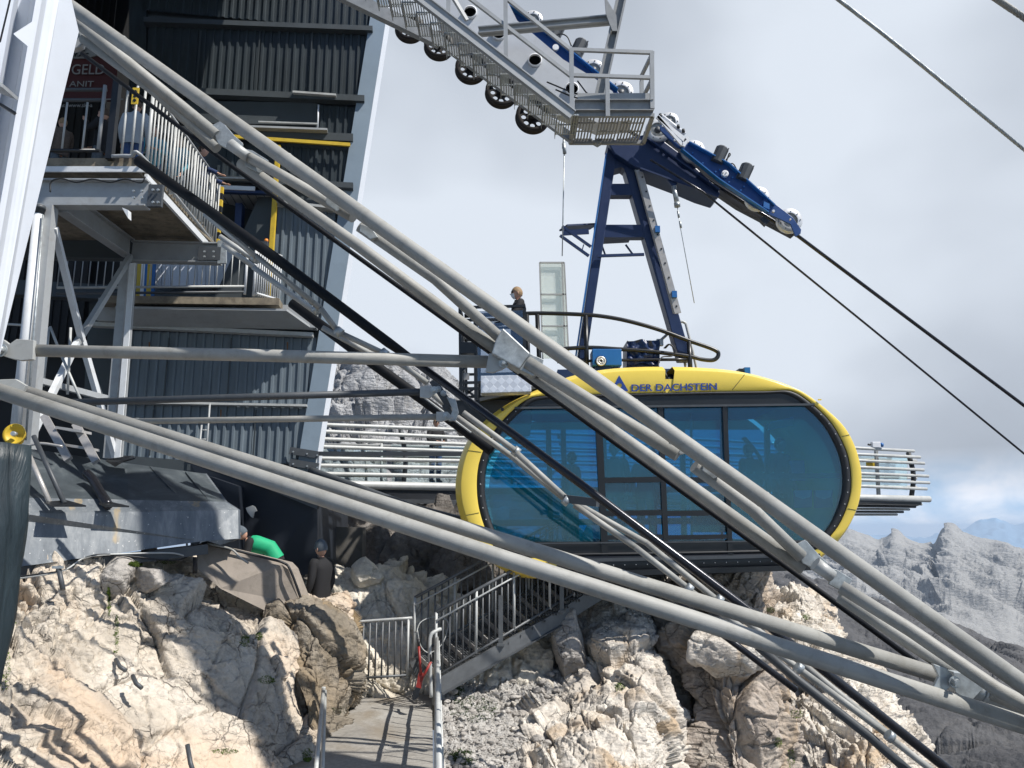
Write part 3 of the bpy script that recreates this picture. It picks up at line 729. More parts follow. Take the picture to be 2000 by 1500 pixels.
fbar(300, 255, 690, 272, .2, .2, 'slate_beam', .05)
fbar(440, 266, 684, 283, .085, .06, 'yellow_paint', .24, 'yellow_beam')
fbar(424, 352, 690, 366, .14, .25, 'slate_beam', .15)
fbar(424, 353, 520, 356, .03, .38, 'pipe_light', .2, 'ledge')
fbar(425, 366, 498, 369, .10, .05, 'steel_white', .32, 'sign_strip')
fbar(424, 374, 534, 378, .07, .12, 'blue_paint', .25, 'blue_fascia')
# lit ledge under the upper right beam
fbar(538, 397, 690, 414, .06, .30, 'pipe_light', .15, 'ledge')
# recessed bay with plank ceiling
part('bay_ceiling', 'steel_grey', station, lambda m: [m.add([FP(418+i*16, 378, .1), FP(432+i*16, 378, .1), FP(432+i*16+22, 413, -1.2), FP(418+i*16+22, 413, -1.2)], [(0, 1, 2, 3)]) for i in range(-3, 7)])
part('bay_wall', 'slate_sheet_low', station, lambda m: m.prism([FP(262, 376, -1.25), FP(545, 376, -1.25), FP(545, 600, -1.25), FP(262, 600, -1.25)], (0, .1, 0)))
part('bay_side', 'slate_sheet_low', station, lambda m: m.prism([FP(536, 370, 0), FP(536, 600, 0), FP(540, 600, -1.3), FP(540, 370, -1.3)], (.04, 0, 0)))
for i in range(10):
    u0 = 300+i*17.2
    part('bright_panel', 'white_sheet', station, lambda m: m.prism([FP(u0, 470, -.9), FP(u0+16, 470, -.9), FP(u0+15.2, 562, -.9), FP(u0-.8, 562, -.9)], (0, .04, 0)))
for u0, u1, mt_ in ((268, 276, 'yellow_paint'), (276, 283, 'white_paint'), (283, 288, 'blue_bright'), (288, 297, 'yellow_paint'), (297, 303, 'blue_bright')):
    part('painted_stripe', mt_, station, lambda m: m.prism([FP(u0+1, 505, -.6), FP(u1+1, 505, -.6), FP(u1-3, 578, -.6), FP(u0-3, 578, -.6)], (0, .05, 0)))
part('bay_post', 'blue_paint', station, lambda m: m.bar(FP(469, 400, -.3), FP(462, 575, -.3), .2, .16, (1, 0, 0)))
part('yellow_post', 'yellow_paint', station, lambda m: m.bar(FP(544, 285, .28), FP(524, 585, .28), .10, .10, (1, 0, 0)))
# middle ledges / gutter
fbar(180, 634, 612, 655, .09, .2, 'pipe_light', .18, 'gutter')
fbar(195, 607, 620, 622, .52, .3, 'steel_grey', .25, 'wall_beam')
fbar(240, 786, 600, 793, .05, .22, 'pipe_light', .14, 'ledge')
fbar(238, 903, 575, 928, .3, .1, 'slate_beam', .02, 'wall_beam')
# raked pale corner; the whiter right face has its sunlight put into the colour
A_ = FP(722, 40, .1); B_ = FP(578, 925, .1)
A0 = A_+(A_-B_)*.35
off_ = FP(747, 300).x-FP(722, 300).x
def corner(m):
    wv = Vector((.40, .058, 0))
    m.add([B_, B_+wv, A0+wv*1.0, A0, B_+Vector((0, .3, 0)), B_+wv+Vector((0, .3, 0)), A0+wv+Vector((0, .3, 0)), A0+Vector((0, .3, 0))],
          [(0, 1, 2, 3), (4, 7, 6, 5), (0, 3, 7, 4), (3, 2, 6, 7), (0, 4, 5, 1)])
part('raked_corner', 'trim_blue', station, corner)
def lit_corner_face(m):
    wv = Vector((.404, .06, 0)); q = Vector((.04, .30, 0))
    m.prism([B_+wv, A0+wv, A0+wv+q, B_+wv+q], (-.02, 0, 0))
part('lit_corner_face', 'white_sheet', station, lit_corner_face)
for (va, vb) in ((880, 893), (903, 918)):
    part('corner_clamp', 'pipe_dark', station, lambda m: m.bar(FP(566, va, .2), FP(622, va+9, .2), .12, .16))
for k in range(2):
    for du in (3, 30, 50):
        part('bolt', 'galvanised', station, lambda m: m.lathe(FP(570+du, 882+k*24+du*.15, .26), (0, -1, 0), [(0, .02), (.03, .02)], 6))
# mass of the building behind the skin
def mass(m):
    zt, zb = A0.z, zat(930)
    xr0, xr1 = edgeX(zb)-.03, edgeX(zt)-.03
    f = [Vector((-14, fpY(-14, -.12), zb)), Vector((xr0, fpY(xr0, -.12), zb)), Vector((xr1, fpY(xr1, -.12), zt)), Vector((-14, fpY(-14, -.12), zt))]
    # front skin right of the dark opening only
    m.prism([FP(283, -200, -.13), Vector((xr1, fpY(xr1, -.13), zt)), Vector((xr0, fpY(xr0, -.13), zb)), FP(235, 1000, -.13), FP(262, 600, -.13), FP(415, 600, -1.4), FP(415, 380, -1.4), FP(415, 340, -.13), FP(283, 300, -.13)], (-.62, 1.1, 0))
part('wall', 'slate_beam', station, mass)
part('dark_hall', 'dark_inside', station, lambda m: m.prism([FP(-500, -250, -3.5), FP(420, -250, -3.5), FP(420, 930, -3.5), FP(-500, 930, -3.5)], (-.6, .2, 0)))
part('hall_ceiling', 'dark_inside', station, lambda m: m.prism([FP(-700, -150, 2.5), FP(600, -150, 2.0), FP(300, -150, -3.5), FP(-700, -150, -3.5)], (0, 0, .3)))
part('hall_side', 'slate_sheet_shaded', station, lambda m: m.prism([FP(252, -160, 0), FP(285, -160, 0), FP(285, 300, 0), FP(252, 300, 0)], (0, .3, 0)))
for u in (196, 206): part('hall_pillar', 'slate_beam', station, lambda m: m.bar(FP(u, 560, -1), FP(u-12, 780, -1), .35, .3, (1, 0, 0)))
part('hall_wall', 'slate_beam', station, lambda m: m.prism([FP(190, 640, -.6), FP(250, 640, -.6), FP(232, 910, -.6), FP(168, 910, -.6)], (0, .2, 0)))
fbar(-50, 560, 240, 575, .35, .3, 'slate_beam', -.4)
# advertising board deep in the hall
post = thing('advert_board', 'dark red advertising board with white oval and white letters behind the upper railing', 'sign', P(175, 200, 15.8))
part('board', 'poster_red', post, lambda m: m.prism([P(60, 60, 15.9), P(226, 60, 15.9), P(226, 196, 15.9), P(60, 196, 15.9)], (0, .06, 0)))
part('oval', 'poster_white', post, lambda m: m.prism([P(150+70*math.cos(a*math.pi/20), 78+36*math.sin(a*math.pi/20), 15.86) for a in range(40)], (0, .03, 0)))
part('line', 'poster_white', post, lambda m: m.bar(P(100, 194, 15.85), P(240, 194, 15.85), .02, .02))
text_mesh('lettering', 'LY', .34, 'black_paint', post, P(135, 99, 15.83), (1, 0, 0), (0, 0, 1), 1.2, bold=.008)
text_mesh('lettering', 'LY.AT', .12, 'black_paint', post, P(135, 110, 15.83), (1, 0, 0), (0, 0, 1), 1.4, bold=.004)
text_mesh('lettering', 'J GELD', .36, 'poster_white', post, P(124, 145, 15.85), (1, 0, 0), (0, 0, 1), .86)
text_mesh('lettering', 'ANIT', .2, 'poster_white', post, P(135, 169, 15.85), (1, 0, 0), (0, 0, 1), 1.2)
text_mesh('lettering', 'at  www.ski-a', .13, 'poster_white', post, P(118, 209, 15.85), (1, 0, 0), (0, 0, 1), 1.0)

# dark wall under the station and concrete wall behind the worker
bw = thing('base_wall', 'black navy sheeted wall under the station behind the workers', 'wall', P(540, 1100, 13))
part('wall_sheet', 'navy_wall', bw, lambda m: m.prism([P(372, 905, 13.6), P(470, 925, 13.4), P(620, 985, 13.2), P(620, 1120, 13.2), P(500, 1135, 13.2), P(372, 1135, 13.6)], (-.2, 3.4, 0)))
part('cap', 'pipe_dark', bw, lambda m: m.bar(P(470, 928, 13.3), P(622, 990, 13.1), .1, .08))
part('wall_panel', 'navy_wall', bw, lambda m: m.prism([P(408, 930, 13.0), P(466, 950, 13.0), P(466, 1075, 13.0), P(408, 1075, 13.0)], (0, .25, 0)))
def patch(m):
    pts = [(480, 992), (493, 987), (498, 990), (502, 998), (497, 1000), (494, 1012), (489, 1008), (483, 1000)]
    m.prism([P(u, v, 13.05) for u, v in pts], (0, .02, 0))
part('torn_patch', 'pipe_light', bw, patch)
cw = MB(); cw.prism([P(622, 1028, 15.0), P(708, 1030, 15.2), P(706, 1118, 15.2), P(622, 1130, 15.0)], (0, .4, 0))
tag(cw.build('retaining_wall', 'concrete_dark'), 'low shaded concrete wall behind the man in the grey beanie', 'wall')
sw = thing('parapet_wall', 'sloping brown grey concrete parapet with cable on top, in front of the green vest', 'wall', P(500, 1150, 11.2))
part('slab', 'concrete_brown', sw, lambda m: m.prism([P(384, 1068, 10.9), P(400, 1064, 10.9), P(470, 1080, 11.0), P(552, 1100, 11.1), P(563, 1112, 11.1), P(590, 1180, 11.3), P(560, 1215, 11.1), P(430, 1150, 10.7), P(382, 1110, 10.7)], (.05, .35, 0)), .02)
part('cable', 'black_rubber', sw, lambda m: m.tube(smooth_open([P(384, 1070, 10.85), P(402, 1060, 10.85), P(440, 1070, 10.9), P(520, 1090, 11), P(555, 1100, 11.05), P(568, 1116, 11.05), P(592, 1180, 11.2)]), .018))
part('cable', 'pipe_grey', sw, lambda m: m.tube(smooth_open([P(405, 1062, 10.8), P(450, 1072, 10.75), P(468, 1088, 10.72), P(485, 1100, 10.7)]), .014))

# ------------------------------------------------------------ clad plinth left
pl = thing('clad_plinth', 'stained grey sheet-clad plinth with dark membrane roof at the lower left', 'plinth', P(250, 1080, 9.8))
f = [(-80, 1003, 9.0), (45, 1003, 9.3), (250, 1000, 10.0), (465, 996, 10.9)]
fb = [(-80, 1120, 8.9), (30, 1108, 9.2), (250, 1078, 9.9), (395, 1057, 10.5), (466, 1052, 10.8)]
m = MB(); m.prism([P(*q) for q in f]+[P(*q) for q in fb[::-1]], (-.15, .5, 0)); m.build('front_sheet', 'plinth_sheet', pl)
m = MB()
fr = [P(u, v, d) for u, v, d in f]; s1 = [P(-80, 975, 9.25), P(45, 972, 9.5), P(250, 976, 10.2), P(440, 980, 10.95)]
bk = [P(-80, 872, 10.3), P(55, 876, 10.5), P(250, 905, 11.2), P(400, 925, 11.8)]
m.add(fr+s1, [(0, 1, 5, 4), (1, 2, 6, 5), (2, 3, 7, 6)]); m.build('drip_sheet', 'plinth_sheet', pl)
m = MB(); m.add(s1+bk, [(0, 1, 5, 4), (1, 2, 6, 5), (2, 3, 7, 6)]); m.add(bk+[P(-80, 900, 12.5), P(55, 905, 12.5), P(250, 925, 12.8), P(400, 945, 13.1)], [(0, 1, 5, 4), (1, 2, 6, 5), (2, 3, 7, 6)])
m.build('roof_membrane', 'membrane', pl)
part('end_sheet', 'plinth_sheet', pl, lambda m: m.prism([fr[3], s1[3], bk[3], bk[3]+Vector((0, 0, -1.2)), P(466, 1052, 10.8)], (.03, 0, 0)))
for (a, b) in (((130, 978), (62, 882)), ((300, 978), (238, 905)), ((360, 980), (295, 912)), ((412, 980), (365, 922))):
    part('seam', 'membrane', pl, lambda m: m.bar(P(a[0], a[1], 9.45+(a[0])*.0034), P(b[0], b[1], 10.35+b[0]*.0034), .05, .02))
for u in (118, 210, 365): part('seam', 'plinth_sheet', pl, lambda m: m.bar(P(u, 1003, 9.26+u*.0034), P(u, 1085, 9.2+u*.0034), .02, .02, (1, 0, 0)))
part('lower_trim', 'pipe_dark', pl, lambda m: m.bar(P(30, 1118, 9.4), P(400, 1072, 10.7), .3, .13))
for (a, b, c) in (((50, 873), (98, 984), 'ladder_alu'), ((66, 852), (126, 984), 'pipe_dark')):
    part('strut', c, pl, lambda m: m.tube([P(a[0], a[1], 9.75), P(b[0], b[1], 9.45)], .03))
part('foot_plate', 'black_paint', pl, lambda m: m.prism([P(86, 983, 9.4), P(130, 980, 9.55), P(168, 990, 9.45), P(100, 990, 9.25)], (0, 0, .02)))
part('foot_plate', 'black_paint', pl, lambda m: m.prism([P(193, 985, 9.75), P(220, 984, 9.85), P(252, 991, 9.8), P(205, 990, 9.65)], (0, 0, .02)))
part('black_duct', 'black_cable', pl, lambda m: m.tube(smooth_open([P(168, 924, 10.2), P(182, 938, 10.15), P(196, 962, 10.0), P(212, 988, 9.85)]), .06))
part('vent_box', 'black_paint', pl, lambda m: m.prism([P(205, 900, 10.8), P(255, 893, 10.9), P(262, 897, 10.7), P(238, 904, 10.6), P(225, 912, 10.6)], (0, .05, .03)))
for i in range(2): part('cable', ('black_rubber', 'pipe_light')[i], pl, lambda m: m.tube(smooth_open([P(20, 1128+i*4, 9.0), P(90, 1120+i*2, 9.0), P(130, 1112, 9.1), P(165, 1090, 9.4), P(215, 1083, 9.7), P(330, 1094-i*14, 10.2), P(368, 1086, 10.5), P(386, 1066, 10.7)]), .011))
pp = thing('ground_pipe', 'short dark pipe standing up in the rock below the plinth', 'pipe', P(120, 1130, 9))
part('tube', 'pipe_dark', pp, lambda m: m.tube([P(114, 1106, 9.0), P(123, 1152, 8.95)], .028))
part('valve', 'galvanised', pp, lambda m: m.box(P(113, 1108, 8.98), (.12, .03, .03)))
for i, (a, b, lb) in enumerate((((226, 1288), (246, 1310), 'upper dark pipe piece poking out of the cream rock'), ((259, 1320), (277, 1344), 'lower dark pipe piece poking out of the cream rock'), ((366, 1455), (382, 1520), 'dark hose in the rock cleft at the bottom edge'))):
    m = MB(); dd = (8.9, 8.55, 8.0)[i]
    m.tube([P(a[0], a[1], dd), P((a[0]+b[0])/2-2, (a[1]+b[1])/2+3, dd-.1), P(b[0], b[1], dd-.12)], .022); tag(m.build('drain_pipe', 'pipe_dark'), lb, 'pipe')
m = MB(); m.tube([P(381, 1090, 10.2), P(381, 1118, 10.1)], .03); tag(m.build('iron_stake', 'rust_wheel'), 'rusty iron stake standing in the rock below the parapet', 'stake')
# dark tarp-wrapped post, left edge
m = MB(); V = []; nn = 26; hh = 14
for j in range(hh):
    t = j/(hh-1); c = P(-14+t*4-max(0, t-.3)*58, 868+t*470, 5.0); 
    for i in range(nn):
        a = 2*math.pi*i/nn; r_ = .20*(1+.10*math.sin(a*7+1.3*math.sin(t*6))+.05*math.sin(a*3+t*9))*(1-.45*max(0, t-.3))
        V.append(c+Vector((math.cos(a)*r_, math.sin(a)*r_, 0)))
m.add(V, [(j*nn+i, j*nn+(i+1) % nn, (j+1)*nn+(i+1) % nn, (j+1)*nn+i) for j in range(hh-1) for i in range(nn)], True)
m.f.append(list(range(nn))[::-1]); m.sm.append(False)
tag(m.build('wrapped_post', 'tarp'), 'post wrapped in dark green folded tarpaulin at the left edge', 'post')
# yellow siren horn
hn = thing('yellow_siren', 'yellow round cup-shaped siren beside the left steel columns', 'siren', P(28, 868, 8.6))
part('dish', 'yellow_paint', hn, lambda m: m.lathe(P(28, 848, 8.5), (.15, -1, .1), [(-.12, .03), (-.08, .09), (0, .115), (.01, .118), (-.02, .09), (-.05, .03)], 24))
part('hub', 'galvanised', hn, lambda m: m.lathe(P(28, 848, 8.48), (.15, -1, .1), [(-.02, .03), (.04, .025)], 12))
part('bracket', 'yellow_paint', hn, lambda m: (m.tube([P(28, 860, 8.6), P(26, 890, 8.6)], .02), m.tube(smooth_open([P(12, 838, 8.6), P(14, 862, 8.6), P(28, 870, 8.6), P(44, 862, 8.6), P(45, 836, 8.6)]), .012)))
# step ladder
ld = thing('step_ladder', 'aluminium step ladder leaning behind the long twin pipes', 'ladder', P(150, 895, 10.6))
for (a, b) in (((86, 812), (134, 898)), ((148, 828), (188, 902))):
    part('rail', 'ladder_alu', ld, lambda m: m.bar(P(a[0], a[1], 10.8), P(b[0], b[1], 10.4), .05, .10, (1, 0, .3)))
for (v, u0, u1) in ((836, 108, 160), (870, 125, 176)):
    part('step', 'ladder_alu', ld, lambda m: m.prism([P(u0, v-4, 10.6), P(u1, v+4, 10.6), P(u1, v+9, 10.6), P(u0, v+1, 10.6)], (0, .25, 0)))
part('brace', 'ladder_alu', ld, lambda m: m.tube(smooth_open([P(48, 872, 10.3), P(80, 866, 10.3), P(122, 872, 10.3)]), .018))
# low rails & dim stair mesh behind the columns
hr = thing('rear_handrail', 'thin pale handrail standing in the dark between the two steel columns', 'railing', P(110, 800, 12))
for a, b in (((0, 632), (88, 638)), ((96, 640), (84, 755)), ((98, 638), (118, 690)), ((118, 690), (166, 800)), ((138, 640), (132, 770))):
    part('tube', 'pipe_light', hr, lambda m: m.tube([P(a[0], a[1], 12), P(b[0], b[1], 12)], .02))
part('channel', 'steel_grey', hr, lambda m: m.bar(P(72, 742, 11.8), P(208, 778, 12.6), .1, .09))
# thin service ladder on facade
sl = thing('wall_ladder', 'thin steel ladder fixed on the ribbed wall behind the lower strut', 'ladder', FP(400, 900, .3))
for u in (390, 406): part('rail', 'steel_grey', sl, lambda m: m.tube([FP(u+4, 788 if u > 400 else 830, .3), FP(u-6, 925, .3)], .02))
for v in range(840, 925, 18): part('rung', 'steel_grey', sl, lambda m: m.tube([FP(389-(v-840)*.06, v, .3), FP(405-(v-840)*.06, v, .3)], .013))

# ------------------------------------------------------------ upper platform (steel frame with planked floor)
def baluster_rail(root, a, b, h, n, mat, r=.014, posts=(), post_mat=None, rail_mat=None, lean=None):
    """bottom line a-b (world); balusters every step, top and bottom rails"""
    a = Vector(a); b = Vector(b); up = Vector((0, 0, h))
    for i in range(n+1):
        p = a+(b-a)*i/n
        part('baluster', mat, root, lambda m: m.tube([p+Vector((0, 0, .06)), p+up], r, 8))
    part('bottom_rail', rail_mat or mat, root, lambda m: m.tube([a+Vector((0, 0, .06)), b+Vector((0, 0, .06))], r*1.3, 10))
    part('top_rail', rail_mat or mat, root, lambda m: m.tube([a+up, b+up], r*1.6, 10))
zfl = 5.68
vp = thing('viewing_platform', 'raised platform with planked floor on grey steel columns and I-beams at the upper left', 'platform', P(60, 900, 11.2))
C0 = P(-140, 300, 11.2); C1 = Vector((-5.75, 11.15, zfl)); C2 = Vector((-5.95, 14.6, zfl)); C3 = Vector((-14, 14.6, zfl)); C0 = Vector((-14, 11.15, zfl))
def shift(p, dz): return Vector((p.x, p.y, p.z+dz))
part('floor_edge', 'wood_deck', vp, lambda m: m.prism([shift(C0, -.16), shift(C1, -.16), shift(C2, -.16), shift(C3, -.16)], (0, 0, .16)))
def planks(m):
    y = 11.2
    while y < 14.5:
        m.box((-9.9, y+.09, zfl-.19), (8.1, .165, .05)); y += .175
part('floor_planks', 'wood_deck', vp, planks)
def ibeam(m, a, b, h, w_, t=.025, up=(0, 0, 1)):
    a = Vector(a); b = Vector(b); u_ = Vector(up); x = (b-a).normalized(); y = u_.cross(x).normalized(); z = x.cross(y)
    m.bar(a, b, t, h, up); m.bar(a+z*(h/2-t/2), b+z*(h/2-t/2), w_, t, up); m.bar(a-z*(h/2-t/2), b-z*(h/2-t/2), w_, t, up)
part('beam', 'steel_grey', vp, lambda m: ibeam(m, P(-150, 378, 11.2), P(290, 380, 11.2), .44, .2))
part('beam', 'steel_grey', vp, lambda m: ibeam(m, P(258, 492, 13.9), P(432, 496, 13.9), .40, .2))
part('beam', 'slate_beam', vp, lambda m: ibeam(m, P(-100, 480, 14.1), P(262, 486, 14.1), .46, .2))
part('beam', 'steel_grey', vp, lambda m: ibeam(m, P(120, 392, 11.3), P(252, 485, 13.9), .36, .2))
part('splice_plate', 'pipe_dark', vp, lambda m: m.box(P(304, 383, 11.15), (.22, .06, .36)))
part('splice_plate', 'pipe_dark', vp, lambda m: m.box(P(410, 496, 13.8), (.42, .06, .26)))
part('end_bracket', 'galvanised', vp, lambda m: m.bar(P(434, 470, 13.8), P(434, 515, 13.8), .05, .16, (1, 0, 0)))
for (u, v, d) in ((262, 374, 11.1), (278, 374, 11.1), (262, 387, 11.1), (278, 387, 11.1), (400, 492, 13.7), (418, 492, 13.7), (400, 502, 13.7), (418, 502, 13.7), (300, 372, 11.1), (310, 372, 11.1), (300, 396, 11.1), (310, 396, 11.1)):
    part('bolt', 'galvanised', vp, lambda m: m.lathe(P(u, v, d), (0, -1, 0), [(0, .02), (.035, .02)], 6))
part('edge_beam', 'steel_white', vp, lambda m: m.bar(Vector((-5.72, 11.2, zfl-.30)), Vector((-5.92, 14.5, zfl-.30)), .05, .12))
part('edge_trim', 'steel_white', vp, lambda m: m.bar(Vector((-5.68, 11.1, zfl-.215)), Vector((-14, 11.1, zfl-.215)), .03, .09))
part('wavy_cable', 'black_rubber', vp, lambda m: m.tube(smooth_open([P(98, 375, 11.05), P(100, 355, 11.05), P(120, 349, 11.05), P(150, 356, 11.05), P(180, 350, 11.05), P(215, 356, 11.05), P(245, 350, 11.05), P(275, 357, 11.05), P(284, 345, 11.05)]), .012))
def hcol(m, a, b, w_, d_, t=.03):
    a = Vector(a); b = Vector(b); ex = Vector((1, 0, 0)); ey = Vector((0, 1, 0))
    m.bar(a, b, d_, t, (1, 0, 0)); m.bar(a-ex*w_/2, b-ex*w_/2, d_*.98, t, (1, 0, 0)); m.bar(a+ex*w_/2, b+ex*w_/2, d_*.98, t, (1, 0, 0))
def hcol2(m, a, b, w_, d_, t=.025):
    a = Vector(a); b = Vector(b); ey = Vector((0, 1, 0))
    m.bar(a, b, w_*.0+t, d_, (0, 1, 0)); m.bar(a-ey*d_/2, b-ey*d_/2, w_, t, (0, 1, 0)); m.bar(a+ey*d_/2, b+ey*d_/2, w_, t, (0, 1, 0))
part('column', 'steel_grey', vp, lambda m: (m.bar(P(96, 404, 11.15), P(50, 905, 11.15), .19, .17, (0, 1, 0))))
part('column', 'steel_white', vp, lambda m: m.tube([P(76, 412, 11.0), P(28, 860, 11.0)], .07))
part('pipe_collar', 'pipe_dark', vp, lambda m: m.lathe(P(76, 412, 11.0), (0, 0, 1), [(-.05, .08), (.02, .08), (.02, .09), (.08, .09)], 16))
part('downpipe', 'galvanised', vp, lambda m: m.tube([P(84, 420, 10.95), P(50, 860, 10.95)], .015))
part('column', 'steel_grey', vp, lambda m: (m.bar(P(248, 514, 13.9), P(215, 895, 13.9), .16, .2, (0, 1, 0)), m.bar(P(262, 514, 13.75), P(234, 895, 13.75), .09, .05, (0, 1, 0))))
part('lit_column_flange', 'steel_white', vp, lambda m: m.bar(P(259, 514, 13.70), P(229, 895, 13.70), .10, .03, (0, 1, 0)))  # white strip paints the sunlit edge onto the grey column
for (a, b, da, db, c) in (((106, 445), (160, 665), 11.2, 12.6, 'steel_white'), ((255, 500), (150, 670), 13.8, 12.5, 'steel_grey'), ((150, 670), (62, 850), 12.5, 11.3, 'steel_white'), ((160, 665), (226, 895), 12.6, 13.8, 'steel_white')):
    part('brace', c, vp, lambda m: m.bar(P(*a, da), P(*b, db), .09, .09))
part('brace', 'galvanised', vp, lambda m: m.tube([P(168, 690, 13), P(204, 780, 13.4)], .012))
part('shelf_bracket', 'steel_white', vp, lambda m: m.prism([P(238, 405, 11.0), P(250, 410, 11.0), P(250, 426, 11.0)], (0, .1, 0)))
# railings of the platform
pr = thing('platform_railing', 'dark steel railing with pale upright bars and a gate round the upper platform', 'railing', C1)
zr = zfl
ra = Vector((-12, 11.1, zr)); rb = Vector((-6.35, 11.1, zr))
for i in range(17):
    x = -11.5+i*.32
    if x < -6.6: part('baluster', 'pipe_light', pr, lambda m: m.tube([(x, 11.1, zr+.12), (x, 11.1, zr+.92)], .016, 8))
for z_ in (.10, .96, 1.14): part('rail', 'black_paint' if z_ < .9 else 'pipe_dark', pr, lambda m: m.tube([(-12, 11.1, zr+z_), (-6.42, 11.1, zr+z_)], .03))
part('gate_post', 'black_paint', pr, lambda m: m.bar((-6.26, 11.1, zr-.05), (-6.26, 11.1, zr+1.28), .1, .1, (1, 0, 0)))
part('gate_post', 'steel_grey', pr, lambda m: m.tube([(-6.44, 11.08, zr+.1), (-6.44, 11.08, zr+1.2)], .028))
part('sign_plate', 'yellow_paint', pr, lambda m: m.box((-5.93, 11.05, zr+1.0), (.1, .02, .28)))
for a_ in range(3): part('sign_mark', 'black_paint', pr, lambda m: m.lathe((-5.93, 11.04, zr+.92+a_*.075), (0, -1, 0), [(0, .026), (.006, .026)], 14))
for x in (-6.08, -5.93, -5.8): part('baluster', 'pipe_light', pr, lambda m: m.tube([(x, 11.1, zr+.02), (x, 11.1, zr+1.2)], .02, 8))
e0 = Vector((-5.70, 11.15, zr+.0)); e1 = Vector((-5.90, 14.5, zr+.0)); nb = 24
for i in range(nb+1):
    p = e0+(e1-e0)*i/nb; rr_ = .028 if i % 7 == 0 else .016
    part('baluster', 'pipe_light', pr, lambda m: m.tube([p+Vector((0, 0, -.16)), p+Vector((0, 0, 1.15))], rr_, 8))
part('rail', 'steel_grey', pr, lambda m: m.tube([e0+Vector((0, 0, 1.15)), e1+Vector((0, 0, 1.15))], .028))
part('rail', 'steel_grey', pr, lambda m: m.tube(smooth_open([Vector((-6.2, 11.05, zr-.02)), Vector((-5.9, 11.05, zr-.02)), e0+Vector((0, 0, -.06)), e1+Vector((0, 0, -.16))]), .028))
hz_ = [e1+Vector((.02, .06, -.15)), e1+Vector((.02, .06, 1.1))]
for i in range(9):
    part('warning_stripe', 'yellow_paint' if i % 2 == 0 else 'black_paint', pr, lambda m: m.bar(hz_[0]+(hz_[1]-hz_[0])*i/9, hz_[0]+(hz_[1]-hz_[0])*(i+1)/9, .07, .07, (1, 0, 0)))
# lower balcony on the facade
lb = thing('lower_balcony', 'small balcony with rusty dark floor edge and white barred railing beside the yellow post', 'balcony', FP(500, 590, .8))
part('floor', 'wood_deck', lb, lambda m: m.prism([FP(200, 577, 1.1), FP(545, 582, 1.1), FP(556, 600, .05), FP(200, 590, .05)], (0, 0, -.16)))
part('support_beam', 'steel_grey', lb, lambda m: m.prism([FP(225, 598, 1.05), FP(560, 603, 1.05), FP(612, 640, .3), FP(225, 632, .3)], (0, 0, -.05)))
part('bracket', 'steel_grey', lb, lambda m: m.prism([FP(412, 602, 1.0), FP(418, 602, 1.0), FP(426, 628, .4), FP(414, 628, .4)], (.08, 0, 0)))
ba, bb = FP(110, 575, 1.05), FP(478, 572, 1.05)
for i in range(26):
    p = ba+(bb-ba)*i/25
    part('baluster', 'pipe_light' if p.x > -9 else 'steel_grey', lb, lambda m: m.tube([p+Vector((0, 0, .16)), p+Vector((0, 0, 1.05))], .012, 8))
for z_ in (.02, .15, 1.05): part('rail', 'pipe_light' if z_ > .1 else 'pipe_dark', lb, lambda m: m.tube([ba+Vector((0, 0, z_)), bb+Vector((0, 0, z_))], .028))
for q in ((478, 575), (495, 578)): part('post', 'steel_white', lb, lambda m: m.tube([FP(*q, 1.05), FP(*q, 1.05)+Vector((0, 0, 1.1))], .03))
bc, bd = FP(500, 577, 1.05), FP(545, 590, .35)
for i in range(12):
    p = bc+(bd-bc)*(i/11)
    part('baluster', 'steel_white', lb, lambda m: m.tube([p, p+Vector((0, 0, 1.12))], .015, 8))
for z_ in (.05, 1.12): part('rail', 'steel_white', lb, lambda m: m.tube([bc+Vector((0, 0, z_)), bd+Vector((0, 0, z_))], .026))
bx_ = thing('beacon_lamp', 'orange beacon on a small grey box on the lower balcony railing', 'lamp', FP(517, 480, .9))
part('box', 'pipe_dark', bx_, lambda m: m.box(FP(514, 477, .9), (.22, .12, .1)))
part('dome', 'orange_lamp', bx_, lambda m: m.lathe(FP(520, 473, .9), (0, 0, 1), [(0, .045), (.05, .045), (.075, .03), (.085, 0)], 14))

# white folded sheet cladding, near left
wc = thing('folded_cladding', 'sunlit white folded metal cladding panel at the left edge', 'cladding', P(40, 400, 5.2))
def folded(m):
    # profile stations: (u at top, u at bottom, depth)
    cols = [(-330, -330, 4.7), (-40, -170, 4.9), (30, -100, 5.0), (40, -88, 5.25), (62, -62, 5.25), (72, -52, 5.05), (84, -40, 5.10), (94, -30, 5.28), (108, -18, 5.33), (118, -10, 5.36), (146, -2, 5.62)]
    V = []; F = []
    for ut, ub, d in cols: V += [P(ut+8, -60 if ut < 120 else 62, d), P(ub, 700, d)]
    for i in range(len(cols)-1): F.append((2*i, 2*i+1, 2*i+3, 2*i+2))
    n = len(V); V += [v+Vector((-.45, .12, 0)) for v in V[-2:]]; F.append((n-2, n-1, n+1, n))
    m.add(V, F)
part('sheet', 'white_sheet', wc, folded)
part('ledge', 'steel_grey', wc, lambda m: m.prism([P(-40, 150, 4.7), P(5, 172, 4.75), P(36, 190, 4.8), P(34, 196, 4.8), P(0, 182, 4.75), P(-40, 162, 4.7)], (0, -.16, 0)))
part('slot', 'black_paint', wc, lambda m: m.bar(P(-10, 198, 4.72), P(30, 222, 4.76), .02, .02))
part('joint', 'black_paint', wc, lambda m: m.bar(P(22, -10, 4.84), P(0, 82, 4.80), .008, .008, (1, 0, 0)))
part('corner_gusset', 'white_sheet', wc, lambda m: m.prism([P(26, 66, 4.7), P(66, 40, 4.9), P(55, 90, 4.86)], (0, .03, 0)))
